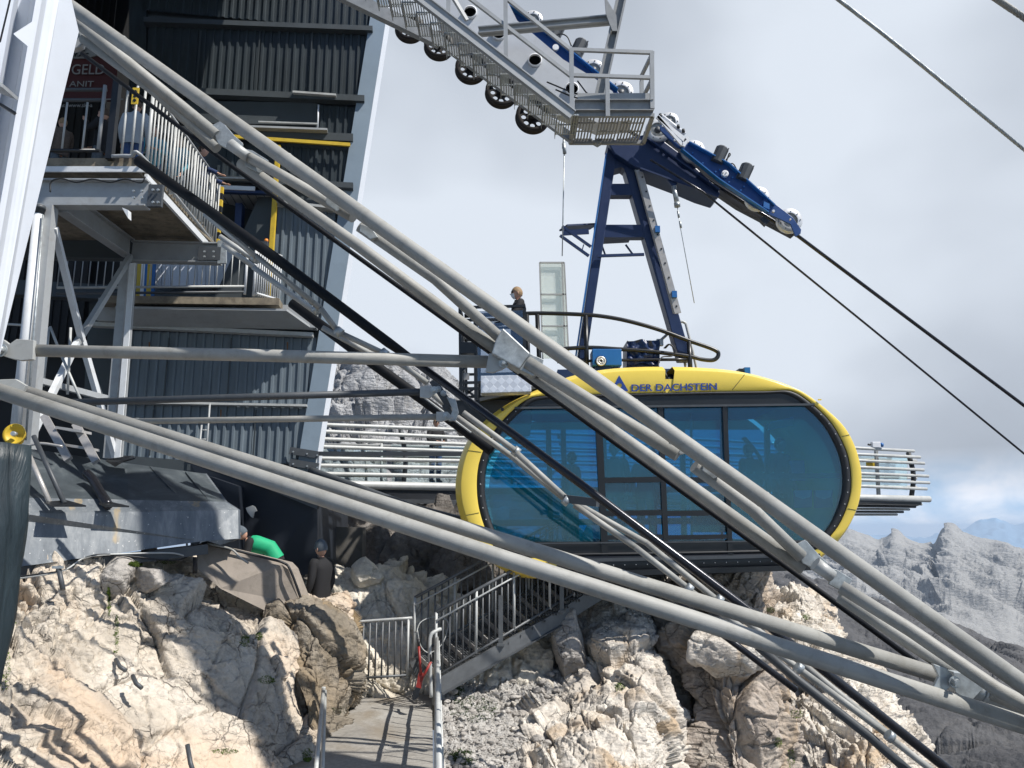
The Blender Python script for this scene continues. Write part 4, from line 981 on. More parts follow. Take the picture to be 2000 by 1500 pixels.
# overlap seams, fixings and rust runs that break up the ribbed skin
rnd = random.Random(11)
for (u0, v0, v1) in ((392, 60, 180), (508, 60, 182), (610, 62, 186), (330, 660, 780), (452, 660, 780), (300, 800, 890), (500, 800, 900)):
    part('sheet_seam', 'slate_beam', station, lambda m: m.bar(FP(u0, v0, .07), FP(u0-(v1-v0)*.09*(1000-u0)/700, v1, .07), .012, .03, (1, 0, 0)))
paint('rust_run', (.16, .075, .03), .85, 0, .4, 6, (.08, .05, .03), .6, .1)
for (u, v, l) in ((340, 196, 26), (470, 372, 10), (560, 668, 24), (290, 668, 30), (430, 800, 22)):
    part('rust_streak', 'rust_run', station, lambda m: m.prism([FP(u, v, .075), FP(u+3, v, .075), FP(u+1.5, v+l, .075), FP(u+.5, v+l, .075)], (0, .004, 0)))

# slab added out of view to shade the upper platform and its visitors
part('canopy', 'slate_beam', station, lambda m: m.box((-8.3, 11.7, 12.4), (12.2, 7.6, .3)))
# ============================================================ pipe trusses
def gusset(root, pts, d, th=.03, mat='galvanised', name='gusset_plate'):
    return part(name, mat, root, lambda m: m.prism([P(u, v, d) for u, v in pts], (0, th, 0)), .004)
def bolt(root, u, v, d, r=.035, mat='galvanised'):
    return part('bolt', mat, root, lambda m: (m.lathe(P(u, v, d), (0, -1, 0), [(0, r*1.25), (.008, r*1.25)], 20), m.lathe(P(u, v, d-.008), (0, -1, 0), [(0, r*.85), (.035, r*.85)], 6), m.lathe(P(u, v, d-.04), (0, -1, 0), [(0, r*.45), (.03, r*.42)], 12)))
def pipe(root, pts, r, mat='pipe_grey', name='tube', n=22):
    return part(name, mat, root, lambda m: m.tube([P(*q) for q in pts], r, n))
ft = thing('pipe_truss', 'long grey tubular truss running diagonally across the whole view in front of the yellow cabin', 'truss', P(1880, 1330, 5.2))
rA = .056
def dA(u): return 6.0-.9*(u-100)/1900
def dC(u): return dA(u)+.42
pipe(ft, [(60, -43, dA(60)), (1000, 626, dA(1000)), (2500, 1694, dA(2500))], .058, name='chord')
pipe(ft, [(40, -48, dA(40)+.25), (424, 266, dC(424))], .056, name='diagonal')
pipe(ft, [(163, 76, dC(160)), (300, 177, dC(300)), (424, 290, dC(424))], .046, name='chord')
def node(un, vn, s=1.0, ang=.0):
    d = dC(un)-.02
    gusset(ft, [(un-32, vn-42), (un-12, vn-52), (un+14, vn-22), (un+30, vn-8), (un+20, vn+14), (un-18, vn-6)], d)
    part('pin', 'pipe_light', ft, lambda m: m.tube([P(un+6, vn-5, d-.05), P(un+40, vn+20, d-.05)], [.052, .045], 16))
    gusset(ft, [(un+26, vn+2), (un+48, vn+6), (un+80, vn+26), (un+62, vn+50), (un+34, vn+36), (un+36, vn+18)], d+.02)
node(444, 287); node(1586, 1106)
# second bay
pipe(ft, [(474, 300, dC(474)), (560, 348, dC(560)-.1), (690, 424, dA(690)+.12)], .046, name='diagonal')
pipe(ft, [(470, 318, dC(470)+.1), (700, 480, dC(700)+.1), (970, 682, dC(970)+.05)], .050, name='chord')
pipe(ft, [(702, 442, dA(702)+.14), (850, 545, dC(850)-.1), (982, 665, dC(982)-.04)], .046, name='diagonal')
for (u, v) in ((650, 392), (716, 447), (1322, 868), (1386, 915)):
    gusset(ft, [(u-12, v-10), (u+10, v-2), (u+22, v+16), (u+8, v+20), (u-14, v+4)], dA(u)+.1, .05)
for (u, r_) in ((238, .0605), (560, .0605), (905, .0605), (1235, .0605), (1490, .0605), (1760, .0605)):
    vv = 519+.712*(u-850)
    part('weld_seam', 'pipe_light', ft, lambda m: m.tube([P(u-1.2, vv-.9, dA(u)), P(u+1.2, vv+.9, dA(u))], r_, 22))
# galvanised joint box in the middle
part('joint_box', 'galvanised', ft, lambda m: m.prism([P(968, 664, dC(985)-.16), P(982, 640, dC(985)-.16), P(1036, 690, dC(985)-.16), P(1014, 721, dC(985)-.16), P(960, 690, dC(985)-.16)], (0, .22, 0)), .01)
gusset(ft, [(1014, 722), (1034, 690), (1062, 702), (1056, 728), (1040, 734)], dC(1030)-.1, .12)
pipe(ft, [(1030, 708, dC(1030)-.1), (1150, 782, dC(1150)-.12), (1325, 888, dA(1325)+.12)], .052, name='diagonal')
pipe(ft, [(1036, 728, dC(1036)+.08), (1300, 915, dC(1300)+.08), (1570, 1110, dC(1570)+.04)], .050, name='chord')
pipe(ft, [(1356, 910, dA(1356)+.14), (1470, 995, dC(1470)-.1), (1566, 1088, dC(1566)-.04)], .047, name='diagonal')
pipe(ft, [(1642, 1146, dC(1642)-.04), (1780, 1232, dC(1780)-.15), (1945, 1345, dA(1945)+.1), (2060, 1408, dA(2060)+.1)], .047, name='diagonal')
pipe(ft, [(1640, 1165, dC(1640)+.12), (1760, 1246, dC(1760)+.1), (1872, 1318, dC(1872)+.05)], .045, name='chord')
gusset(ft, [(1862, 1312), (1905, 1318), (1925, 1340), (1895, 1372), (1866, 1352)], dC(1890)-.1, .1)
gusset(ft, [(1822, 1296), (1850, 1306), (1868, 1328), (1848, 1350), (1822, 1346), (1834, 1322)], dC(1840)-.25, .03)
bolt(ft, 1864, 1332, dC(1864)-.27, .03)
part('spigot', 'galvanised', ft, lambda m: (m.tube([P(1895, 1345, dC(1895)), P(1985, 1382, dC(1985))], .062, 18), m.tube([P(1918, 1352, dC(1918)), P(1926, 1356, dC(1926))], .085, 18)))
pipe(ft, [(1930, 1350, dC(1930)-.05), (2080, 1420, dC(2080))], .05, name='chord')
# upper left connection hardware
gusset(ft, [(118, 20), (140, 34), (168, 62), (158, 90), (140, 96), (120, 50)], dC(140), .06, 'steel_grey')
for q in ((130, 30), (140, 38), (158, 56)): bolt(ft, q[0], q[1], dC(140)-.02, .022)
# thin black tube just behind the lower chord
m = MB(); m.tube([P(160, 104, 7.2), P(430, 308, 7.0), P(990, 712, 6.6), P(1570, 1132, 6.3), P(1880, 1360, 6.2)], .022)
tag(m.build('black_line', 'black_matte'), 'thin black line directly under the lower chord of the long diagonal truss', 'rope')

# twin lower pipes
tw = thing('twin_pipes', 'pair of thick grey pipes running from the left edge down to the lower right corner', 'pipe strut', P(20, 760, 6.2))
def dG(u): return 5.9-.6*(u/2000)
pipe(tw, [(-80, 738, dG(-80)), (1000, 1096, dG(1000)), (2500, 1576, dG(2500))], .060, name='lower_pipe')
pipe(tw, [(30, 760, dG(30)+.2), (1826, 1317, dG(1826)+.3)], .055, name='upper_pipe')
gusset(tw, [(-30, 742), (30, 740), (50, 752), (44, 764), (0, 760)], dG(20), .04, 'pipe_light')
# horizontal strut and its lugs
hs = thing('horizontal_strut', 'horizontal grey pipe strut bolted between the left steel plate and the galvanised joint', 'strut', P(500, 690, 6.4))
pipe(hs, [(42, 684, 6.3), (500, 694, 6.22), (958, 707, 6.1)], .052, name='tube')
gusset(hs, [(-40, 668), (5, 662), (18, 672), (32, 662), (66, 664), (64, 702), (40, 704), (20, 700), (-10, 690)], 6.22, .04, 'pipe_light')
gusset(hs, [(955, 690), (972, 690), (990, 700), (996, 712), (980, 722), (962, 728), (948, 726)], 5.92, .03, 'pipe_light')
bolt(hs, 2, 684, 6.2, .045); bolt(hs, 984, 709, 5.9, .032)
s2 = thing('dark_strut', 'shaded dark pipe strut, the upper of the two thin ones left of the cabin', 'strut', P(500, 778, 8.6))
pipe(s2, [(140, 786, 8.6), (832, 765, 8.6)], .04, 'pipe_dark', 'tube')
gusset(s2, [(820, 755), (842, 752), (850, 768), (838, 778), (820, 776)], 8.55, .04, 'pipe_light'); bolt(s2, 848, 762, 8.52, .035)
s3 = thing('thin_strut', 'thin grey pipe strut, the lower of the two left of the cabin', 'strut', P(500, 820, 8.8))
pipe(s3, [(262, 823, 9.0), (866, 814, 8.7)], .036, 'pipe_grey', 'tube')
gusset(s3, [(246, 818), (270, 816), (272, 826), (252, 826)], 9.0, .03, 'pipe_light')
gusset(s3, [(852, 804), (874, 804), (886, 816), (862, 824), (852, 822)], 8.62, .03, 'pipe_light'); bolt(s3, 870, 813, 8.58, .03)

# second truss, farther back
rt = thing('rear_truss', 'thinner grey tubular truss running parallel behind the long diagonal truss', 'truss', P(1740, 1430, 8.6))
def dF(u): return 9.6-1.0*(u-400)/1400
segs = [((400, 418, -.2), (500, 502, -.2)), ((500, 500, -.2), (626, 602, -.2)), ((626, 602, -.2), (662, 650, -.1)),
        ((436, 478, .1), (497, 522, .1)), ((495, 522, .1), (620, 612, .1)), ((430, 462, .3), (495, 506, .3)),
        ((664, 650, 0), (760, 695, 0)), ((760, 695, 0), (835, 748, 0)), ((630, 640, .3), (740, 700, .4)),
        ((845, 770, 0), (880, 800, 0)), ((893, 815, 0), (1000, 892, 0)), ((1000, 892, 0), (1104, 976, 0)),
        ((905, 806, -.2), (1006, 880, -.2)), ((1008, 884, -.2), (1106, 974, -.1)),
        ((1122, 986, 0), (1240, 1068, 0)), ((1240, 1068, 0), (1345, 1150, 0)), ((1120, 980, .25), (1262, 1060, .3)), ((1262, 1060, .3), (1400, 1172, .1)),
        ((1345, 1152, 0), (1480, 1248, 0)), ((1480, 1248, 0), (1600, 1335, 0)), ((1600, 1335, 0), (1735, 1436, 0)), ((1405, 1176, .2), (1560, 1290, .25)), ((1560, 1290, .25), (1730, 1430, .1)), ((1745, 1446, 0), (1840, 1520, 0))]
for a, b in segs:
    pipe(rt, [(a[0], a[1], dF(a[0])+a[2]), (b[0], b[1], dF(b[0])+b[2])], .036, 'pipe_light' if a[0] < 500 else 'pipe_grey', 'tube', 14)
for (u, v) in ((500, 505), (618, 605), (662, 648), (750, 690), (1008, 882), (1106, 978), (1345, 1150), (1404, 1172), (1560, 1305), (1738, 1438)):
    part('clamp', 'galvanised', rt, lambda m: (m.tube([P(u-5, v-4, dF(u)-.12), P(u+5, v+4, dF(u)-.12)], .058, 16)))
part('cross_piece', 'pipe_dark', rt, lambda m: m.bar(P(1104, 974, dF(1104)-.1), P(1168, 982, dF(1168)-.3), .08, .09))
for (u0, v0, u1, v1) in ((846, 744, 880, 795), (872, 790, 884, 820)):
    part('joint_arm', 'pipe_dark', rt, lambda m: m.bar(P(u0, v0, dF(850)-.2), P(u1, v1, dF(880)-.2), .1, .09))
gusset(rt, [(872, 775), (890, 780), (896, 805), (890, 822), (876, 822), (884, 800)], dF(880)-.3, .03)
for q in ((856, 760), (866, 768), (1500, 1252), (1520, 1275), (1545, 1282)): bolt(rt, q[0], q[1], dF(q[0])-.26, .03)
for (a, b, r_, nm) in (((268, 318, 10.2), (790, 690, 8.9), .075, 'front'),):
    pass
tr = thing('black_track_rope', 'thick glossy black cable sloping from the upper platform corner down across the cabin', 'cable', P(1843, 1500, 7.6))
part('rope_cover', 'black_matte', tr, lambda m: m.tube([P(270, 314, 9.6), P(530, 498, 9.2), P(760, 670, 8.75), P(800, 698, 8.7)], [.072, .066, .060, .045], 18))
part('rope', 'black_cable', tr, lambda m: m.tube([P(765, 673, 8.75), P(1130, 942, 8.2), P(1480, 1206, 7.8), P(1900, 1542, 7.5)], .045, 18))
bt = thing('black_lower_cable', 'black beam-like cable under the thinner truss crossing behind the horizontal strut', 'cable', P(700, 690, 10.2))
part('cover', 'black_matte', bt, lambda m: m.tube([P(570, 592, 10.4), P(700, 690, 10.2), P(905, 838, 9.9), P(960, 880, 9.8)], .07, 14))
part('strip', 'pipe_light', bt, lambda m: m.tube([P(820, 770, 9.7), P(920, 845, 9.6)], .012, 8))
m = MB(); m.tube([P(1330, 1178, 7.9), P(1555, 1348, 7.7)], .032, 16); tag(m.build('cut_tube', 'black_cable'), 'dark tube ending in mid-air over the right rocks below the twin pipes', 'tube')
m = MB(); m.tube([P(1480, 1262, 9.0), P(1560, 1330, 8.9), P(1700, 1440, 8.8), P(1790, 1520, 8.7)], .05, 12); tag(m.build('dark_conduit', 'pipe_dark'), 'dark conduit along the rock ridge under the thinner truss, lower right', 'conduit')
db = MB(); db.tube(smooth_open([P(606, 918, 17.2), P(700, 952, 16.6), P(800, 988, 16.2), P(900, 1015, 16.0)]), .075, 14)
tag(db.build('dark_brace', 'pipe_dark'), 'dark curved brace from the raked corner clamps down under the terrace', 'brace')
db = MB(); db.bar(P(612, 886, 17.6), P(905, 887, 17.4), .1, .09); tag(db.build('dark_rail_beam', 'pipe_dark'), 'dark straight bar running level in front of the terrace rails', 'beam')

# ============================================================ terrace (skywalk)
tc = thing('terrace', 'cantilevered viewing terrace with many horizontal pale rails passing behind the cabin', 'terrace', P(1200, 1000, 21))
def dT(u): return 18.2+6.4*(u-620)/1180
L0 = [829, 842, 857, 872, 895, 909, 925]; M0 = [839, 854, 867, 881, 900, 914, 930]
R0 = [881, 893, 905, 918, 930, 943, 955]; RU = [1785, 1797, 1805, 1804, 1813, 1815, 1810]
for i in range(7):
    part('rail', 'pipe_light', tc, lambda m: m.tube([P(590, L0[i]-1, dT(590)-.3), P(620, L0[i], dT(620)), P(887, M0[i], dT(887)), P(1330, (M0[i]+R0[i])/2-4, dT(1330)), P(1690, R0[i]-5, dT(1690)), P(RU[i], R0[i], dT(RU[i]))], .048, 12))
part('deck_tube', 'pipe_light', tc, lambda m: m.tube([P(590, 944, dT(590)-.3), P(640, 946, dT(620)), P(887, 951, dT(887)), P(1330, 962, dT(1330)), P(1690, 972, dT(1690)), P(1815, 975, dT(1815))], .10, 16))
for i in range(5):
    part('fin', 'pipe_dark' if i % 2 else 'pipe_light', tc, lambda m: m.tube([P(1000, 975+i*6, dT(1000)+.5+i*.35), P(1680, 983+i*5.5, dT(1690)+.4+i*.35), P(1800-i*12, 985+i*5, dT(1800)+.4+i*.35)], .04, 8))
for (u, v0, v1, c) in ((790, 838, 945, 'pipe_dark'), (1100, 850, 958, 'pipe_dark'), (1420, 864, 965, 'pipe_dark'), (1782, 884, 972, 'black_rubber')):
    part('post', c, tc, lambda m: m.tube(smooth_open([P(u-8, v0, dT(u)+.25), P(u+2, (v0+v1)/2, dT(u)+.05), P(u-2, v1, dT(u)+.15)]), .075 if u > 1700 else .06, 10))
part('post', 'steel_grey', tc, lambda m: m.bar(P(1711, 880, dT(1711)+.3), P(1716, 968, dT(1716)+.3), .12, .08, (1, 0, 0)))
part('yellow_plate', 'yellow_paint', tc, lambda m: m.box(P(1700, 904, dT(1700)+.5), (.28, .03, .24)))
for u, w_ in ((610, 145), (765, 145), (1650, 122)): part('glass_panel', 'clear_glass', tc, lambda m: m.prism([P(u, 868+(20 if u > 1000 else 0), dT(u)+.75), P(u+w_, 873+(20 if u > 1000 else 0), dT(u+w_)+.75), P(u+w_, 958, dT(u+w_)+.75), P(u, 950, dT(u)+.75)], (0, .02, 0)))
def deck(m):
    m.prism([P(585, 952, 17.9), P(890, 957, dT(890)), P(1330, 968, dT(1330)), P(1800, 979, dT(1800)), P(1790, 979, dT(1800)).lerp(Vector((P(1790, 979, 26.8).x, 26.8, P(1800, 979, dT(1800)).z)), 1), Vector((P(585, 952, 22).x, 21.5, P(585, 952, 17.9).z))], (0, 0, -.10))
part('deck', 'black_rubber', tc, deck)
for i in range(6): part('deck_beam', 'pipe_dark', tc, lambda m: m.bar(P(590, 975+i*9, 18.2+i*.5), P(1100, 985+i*8, 19.8+i*.6), .09, .1))
for i in range(4): # rails of the far side
    part('far_rail', 'pipe_light', tc, lambda m: m.tube([P(600, 868+i*20, 21.2), P(890, 874+i*19, 22.6), P(1790, 900+i*17, 27)], .045, 8))
for u in (715, 745, 856, 1000): part('far_post', 'pipe_light', tc, lambda m: m.tube([P(u, 866, 21.8), P(u, 945, 21.8)], .04, 8))
cb = thing('camera_box', 'small white device box with blue cap standing on the terrace rail at the right', 'camera', P(1712, 876, dT(1710)))
part('housing', 'white_paint', cb, lambda m: m.box(P(1710, 869, dT(1710)), (.26, .16, .18)), .015)
part('cap', 'blue_bright', cb, lambda m: m.lathe(P(1719, 869, dT(1710)), (1, 0, 0), [(0, .07), (.08, .07)], 14))
part('lens', 'black_paint', cb, lambda m: m.tube([P(1700, 869, dT(1710)), P(1695, 868, dT(1710))], .03))

# ============================================================ metal stair
st = thing('metal_staircase', 'galvanised metal staircase rising from the path to the right below the cabin', 'stairs', P(850, 1330, 12.0))
n = 12
S0, S1 = P(862, 1345, 12.05), P(1168, 1165, 13.4)       # near stringer bottom line
T0, T1 = P(820, 1318, 13.1), P(1105, 1128, 14.5)
part('stringer', 'galv_stair', st, lambda m: m.bar(P(858, 1340, 12.0), P(1100, 1203, 13.1), .05, .23, (0, 0, 1)))
part('stringer', 'galv_stair', st, lambda m: m.bar(P(1098, 1203, 13.1), P(1170, 1158, 13.4), .05, .23, (0, 0, 1)))
part('stringer', 'galv_stair', st, lambda m: m.bar(P(806, 1308, 13.0), P(1130, 1110, 14.4), .05, .23, (0, 0, 1)))
part('flange', 'pipe_dark', st, lambda m: m.bar(P(862, 1356, 11.98), P(1100, 1218, 13.08), .10, .015, (0, 0, 1)))
na, nb_ = P(860, 1325, 12.1), P(1150, 1155, 13.3)
fa, fb_ = P(822, 1290, 13.0), P(1105, 1118, 14.3)
for i in range(n):
    a = na.lerp(nb_, (i+.5)/n); b = fa.lerp(fb_, (i+.5)/n)
    part('tread', 'galv_stair', st, lambda m: [m.bar(a+Vector((k*.045, 0, 0)), b+Vector((k*.045, 0, 0)), .012, .035) for k in range(-3, 4)]+[m.bar(a.lerp(b, q)+Vector((-.14, 0, 0)), a.lerp(b, q)+Vector((.14, 0, 0)), .012, .03) for q in (.1, .3, .5, .7, .9)])
    part('tread_nosing', 'ladder_alu', st, lambda m: m.bar(a+Vector((-.15, 0, .0)), b+Vector((-.15, 0, .0)), .02, .07))
def stair_rail(a, b, hh, nbal, off):
    for i in range(nbal+1):
        p = a.lerp(b, i/nbal)
        part('baluster', 'galv_stair' if i % 6 else 'pipe_light', st, lambda m: m.tube([p+Vector((0, 0, -.02)), p+Vector((0, 0, hh))], .014 if i % 6 else .022, 8))
    part('handrail', 'galv_stair', st, lambda m: m.tube([a+Vector((0, 0, hh)), b+Vector((0, 0, hh))], .026))
    part('rail', 'galv_stair', st, lambda m: m.tube([a+Vector((0, 0, .0)), b+Vector((0, 0, .0))], .02))
    part('rail', 'pipe_light', st, lambda m: m.tube([a+Vector((0, -.05, hh-.12)), b+Vector((0, -.05, hh-.12))], .014))
na2, nb2 = P(850, 1322, 11.95), P(1118, 1160, 13.2)
stair_rail(na2, nb2, .92, 22, 0)
stair_rail(P(808, 1282, 13.0), P(1100, 1112, 14.3), .92, 24, 0)
part('newel', 'pipe_light', st, lambda m: m.tube(smooth_open([P(842, 1362, 11.9), P(840, 1300, 11.9), P(840, 1246, 11.9), P(852, 1232, 11.95), P(864, 1228, 12.05)]), .028))
for (u, v, d) in ((978, 1225, 12.5), (1097, 1160, 13.05)):
    part('rail_bracket', 'galv_stair', st, lambda m: (m.bar(P(u, v-62, d), P(u, v+40, d), .05, .07, (1, 0, 0)), m.box(P(u, v+34, d-.02), (.12, .08, .04))))
# gate
gt = thing('path_gate', 'low galvanised tube gate closing the path in front of the pale rock', 'gate', P(745, 1332, 12.7))
g0, g1 = P(694, 1330, 12.6), P(795, 1324, 12.6)
for i in range(9):
    p = g0.lerp(g1, i/8)
    part('bar', 'galv_stair' if i < 8 else 'pipe_light', gt, lambda m: m.tube([p, p+Vector((0, 0, .88))], .02 if i in (0, 8) else .014, 10))
part('top_rail', 'pipe_light', gt, lambda m: m.tube(smooth_open([g0+Vector((-.01, 0, .78)), g0+Vector((.02, 0, .88)), g0+Vector((.08, 0, .89)), g1+Vector((.06, 0, .9))], 4), .022))
part('bottom_rail', 'galv_stair', gt, lambda m: m.tube([g0+Vector((0, 0, .04)), g1+Vector((0, 0, .04))], .02))
# path handrails
h1 = thing('path_handrail', 'galvanised handrail along the right edge of the path', 'railing', P(850, 1400, 11.4))
r0 = P(852, 1345, 12.0); r1 = Pz(858, 1540, zp+1.0); r1.z = zp; r0 = Vector((r0.x, r0.y, zp))
for z_ in (1.0, .55): part('rail', 'pipe_light', h1, lambda m: m.tube([r0+Vector((0, 0, z_)), r1+Vector((0, 0, z_))], .024))
for i in range(5): p = r0.lerp(r1, i/4+.01); part('post', 'pipe_light', h1, lambda m: m.tube([p, p+Vector((0, 0, 1.0))], .024))
for i in range(26): p = r0.lerp(r1, i/25); part('baluster', 'pipe_light', h1, lambda m: m.tube([p+Vector((.03, 0, .08)), p+Vector((.03, 0, .96))], .010, 6))
h2 = thing('path_handrail', 'galvanised handrail leaning along the left edge of the path beside the cream rock', 'railing', P(620, 1480, 9))
q0 = P(632, 1345, 10.2); q1 = P(612, 1560, 8.0)
part('rail', 'pipe_light', h2, lambda m: m.tube([q0, q1], .024)); part('rail', 'pipe_light', h2, lambda m: m.tube([P(635, 1350, 10.2), P(628, 1560, 8.2)], .022))
part('post', 'pipe_light', h2, lambda m: m.tube([q0+Vector((0, 0, .02)), q0+Vector((.0, 0, -1.0))], .024))
# bolt cutter
bc_ = thing('bolt_cutter', 'red handled bolt cutter leaning on the railing at the foot of the stair', 'bolt cutter', P(812, 1365, 11.7))
for a, b in (((818, 1262), (822, 1318)), ((842, 1292), (822, 1330))):
    part('handle', 'red_paint', bc_, lambda m: m.tube([P(*a, 11.65), P(*b, 11.6)], .018)); part('grip', 'black_rubber', bc_, lambda m: m.tube([P(a[0]-.4, a[1]-14, 11.66), P(a[0], a[1], 11.65)], .02))
part('linkage', 'red_paint', bc_, lambda m: m.prism([P(818, 1312, 11.6), P(828, 1316, 11.6), P(822, 1345, 11.58), P(812, 1342, 11.58)], (0, .03, 0)))
part('jaws', 'black_paint', bc_, lambda m: m.prism([P(812, 1342, 11.58), P(820, 1344, 11.58), P(818, 1362, 11.56), P(808, 1368, 11.56), P(804, 1360, 11.56)], (0, .03, 0)))
# hose loop by the stair
m = MB(); m.tube(smooth_open([P(812, 1240, 12.8), P(822, 1215, 12.9), P(850, 1205, 13.0), P(875, 1215, 13.0), P(865, 1255, 12.9), P(840, 1275, 12.8), P(822, 1262, 12.8), P(815, 1230, 12.8)]), .008, 8)
tag(m.build('wire_loop', 'pipe_light'), 'loop of thin pale wire hanging on the stair railing', 'wire')

# ============================================================ overhead catwalk and rope saddle
cwk = thing('service_catwalk', 'grey grated service catwalk with stepped grating and a railed end platform overhead', 'catwalk', P(1190, 270, 10.4))
zc = P(1190, 231, 10.2).z
X0, X1 = P(1122, 231, 10.2).x, P(1274, 233, 10.2).x; Y0, Y1 = 10.15, 10.95
def frame(m):
    zz = zc+.02
    m.bar((X0, Y0, zz), (X1, Y0, zz), .05, .06); m.bar((X0-.02, Y1, zz), (X1+.0, Y1, zz), .05, .06)
    m.bar((X0, Y0, zz), (X0, Y1, zz), .07, .06); m.bar((X1, Y0, zz), (X1, Y1, zz), .05, .06)
part('platform_frame', 'catwalk_grey', cwk, frame)
def grate(m, x0, x1, y0, y1, z, pitch=.046, h=.03):
    x = x0
    while x < x1: m.bar((x, y0, z), (x, y1, z), .02, h); x += pitch
    y = y0
    while y <= y1: m.bar((x0, y, z), (x1, y, z), .02, h*.5); y += .24
part('platform_grating', 'catwalk_grey', cwk, lambda m: [grate(m, a, b, Y0+.03, Y1-.03, zc+.05) for a, b in ((X0+.06, X0+.33), (X0+.38, X0+.66), (X0+.71, X1-.08))])
part('platform_beam', 'catwalk_grey', cwk, lambda m: (m.bar((X0, Y0-.02, zc+.14), (X1, Y0-.02, zc+.14), .02, .17), m.bar((X0, Y0-.05, zc+.22), (X1, Y0-.05, zc+.22), .07, .012), m.bar((X0, Y0-.05, zc+.06), (X1, Y0-.05, zc+.06), .07, .012)))
part('toe_board', 'steel_grey', cwk, lambda m: m.bar((X0+.05, Y0+.04, zc+.33), (X1, Y0+.04, zc+.33), .01, .12))
def vpost(u, v0, v1, d, r=.045):
    part('post', 'steel_grey', cwk, lambda m: m.bar(P(u-1, v0, d), P(u, v1, d), .05, .06, (1, 0, 0)))
vpost(1117, 95, 222, 10.05); vpost(1187, 155, 228, 10.05); vpost(1274, 102, 213, 10.1); vpost(1254, 158, 206, 10.95); vpost(988, -40, 120, 9.95); vpost(876, -40, 32, 9.85)
for a, b, d0, d1 in (((1112, 97), (1275, 103), 10.05, 10.1), ((1117, 147), (1275, 152), 10.05, 10.1), ((1275, 103), (1252, 150), 10.1, 10.95), ((1275, 152), (1250, 202), 10.1, 10.95),
                     ((990, -2), (1114, 97), 9.95, 10.05), ((915, -5), (1114, 148), 9.92, 10.05), ((870, -30), (912, 40), 9.8, 9.95)):
    part('handrail', 'steel_grey', cwk, lambda m: m.bar(P(*a, d0), P(*b, d1), .045, .05))
# stair part: near stringer, far stringer, stepped gratings
sa, sb = P(700, -98, 9.55), P(1118, 225, 10.0)
part('stringer', 'steel_grey', cwk, lambda m: ibeam(m, sa, sb, .16, .07, .018))
fa2, fb2 = P(560, -95, 10.9), P(1112, 268, 10.85)
part('stringer', 'catwalk_grey', cwk, lambda m: m.bar(P(640, -25, 10.55), P(860, 82, 10.7), .12, .20))
part('stringer', 'catwalk_grey', cwk, lambda m: m.bar(P(856, 78, 10.7), P(1118, 272, 10.85), .08, .13))
for i in range(15):
    t = (i+.4)/15
    pn = P(705, -65, 9.65).lerp(P(1118, 236, 10.1), t); pf = Vector((0, pn.y+.52, 0))
    wx = .19
    def tread(m):
        c0 = Vector((pn.x, pn.y, pn.z)); c1 = Vector((pn.x, pf.y, pn.z-.02))
        k = -wx/2
        while k < wx/2+.13:
            m.bar(c0+Vector((k, 0, 0)), c1+Vector((k, 0, 0)), .016, .02); k += .036
        for q in (.02, .5, .98): m.bar(c0.lerp(c1, q)+Vector((-wx/2, 0, 0)), c0.lerp(c1, q)+Vector((wx/2+.12, 0, 0)), .012, .018)
    part('tread', 'galvanised', cwk, tread)
    part('tread_nosing', 'catwalk_grey', cwk, lambda m: m.bar(Vector((pn.x-wx/2-.01, pn.y, pn.z-.03)), Vector((pn.x-wx/2-.01, pf.y, pn.z-.05)), .008, .09))
part('cross_beam', 'steel_grey', cwk, lambda m: ibeam(m, P(935, 62, 11.0), P(1202, 38, 10.6), .12, .12, .02))
part('hanger_beam', 'catwalk_grey', cwk, lambda m: ibeam(m, P(1168, 202, 10.6), P(1226, -60, 10.6), .16, .16, .03, (1, 0, 0)))
part('hanger_plate', 'catwalk_grey', cwk, lambda m: m.prism([P(1186, 0, 10.5), P(1204, 30, 10.5), P(1206, 60, 10.5), P(1196, 60, 10.5), P(1184, 28, 10.5), P(1180, -20, 10.5)], (0, .04, 0)))
part('bracket', 'catwalk_grey', cwk, lambda m: m.prism([P(1150, 272, 10.9), P(1178, 276, 10.9), P(1168, 282, 10.9)], (0, .1, 0)))
for a, b in (((1068, 160), (1160, 193)), ((1128, 158), (1160, 195)), ((1085, 175), (1150, 197))):
    part('cable', 'black_rubber', cwk, lambda m: m.tube([P(*a, 10.9), P((a[0]+b[0])/2, (a[1]+b[1])/2+3, 10.9), P(*b, 10.9)], .012, 8))
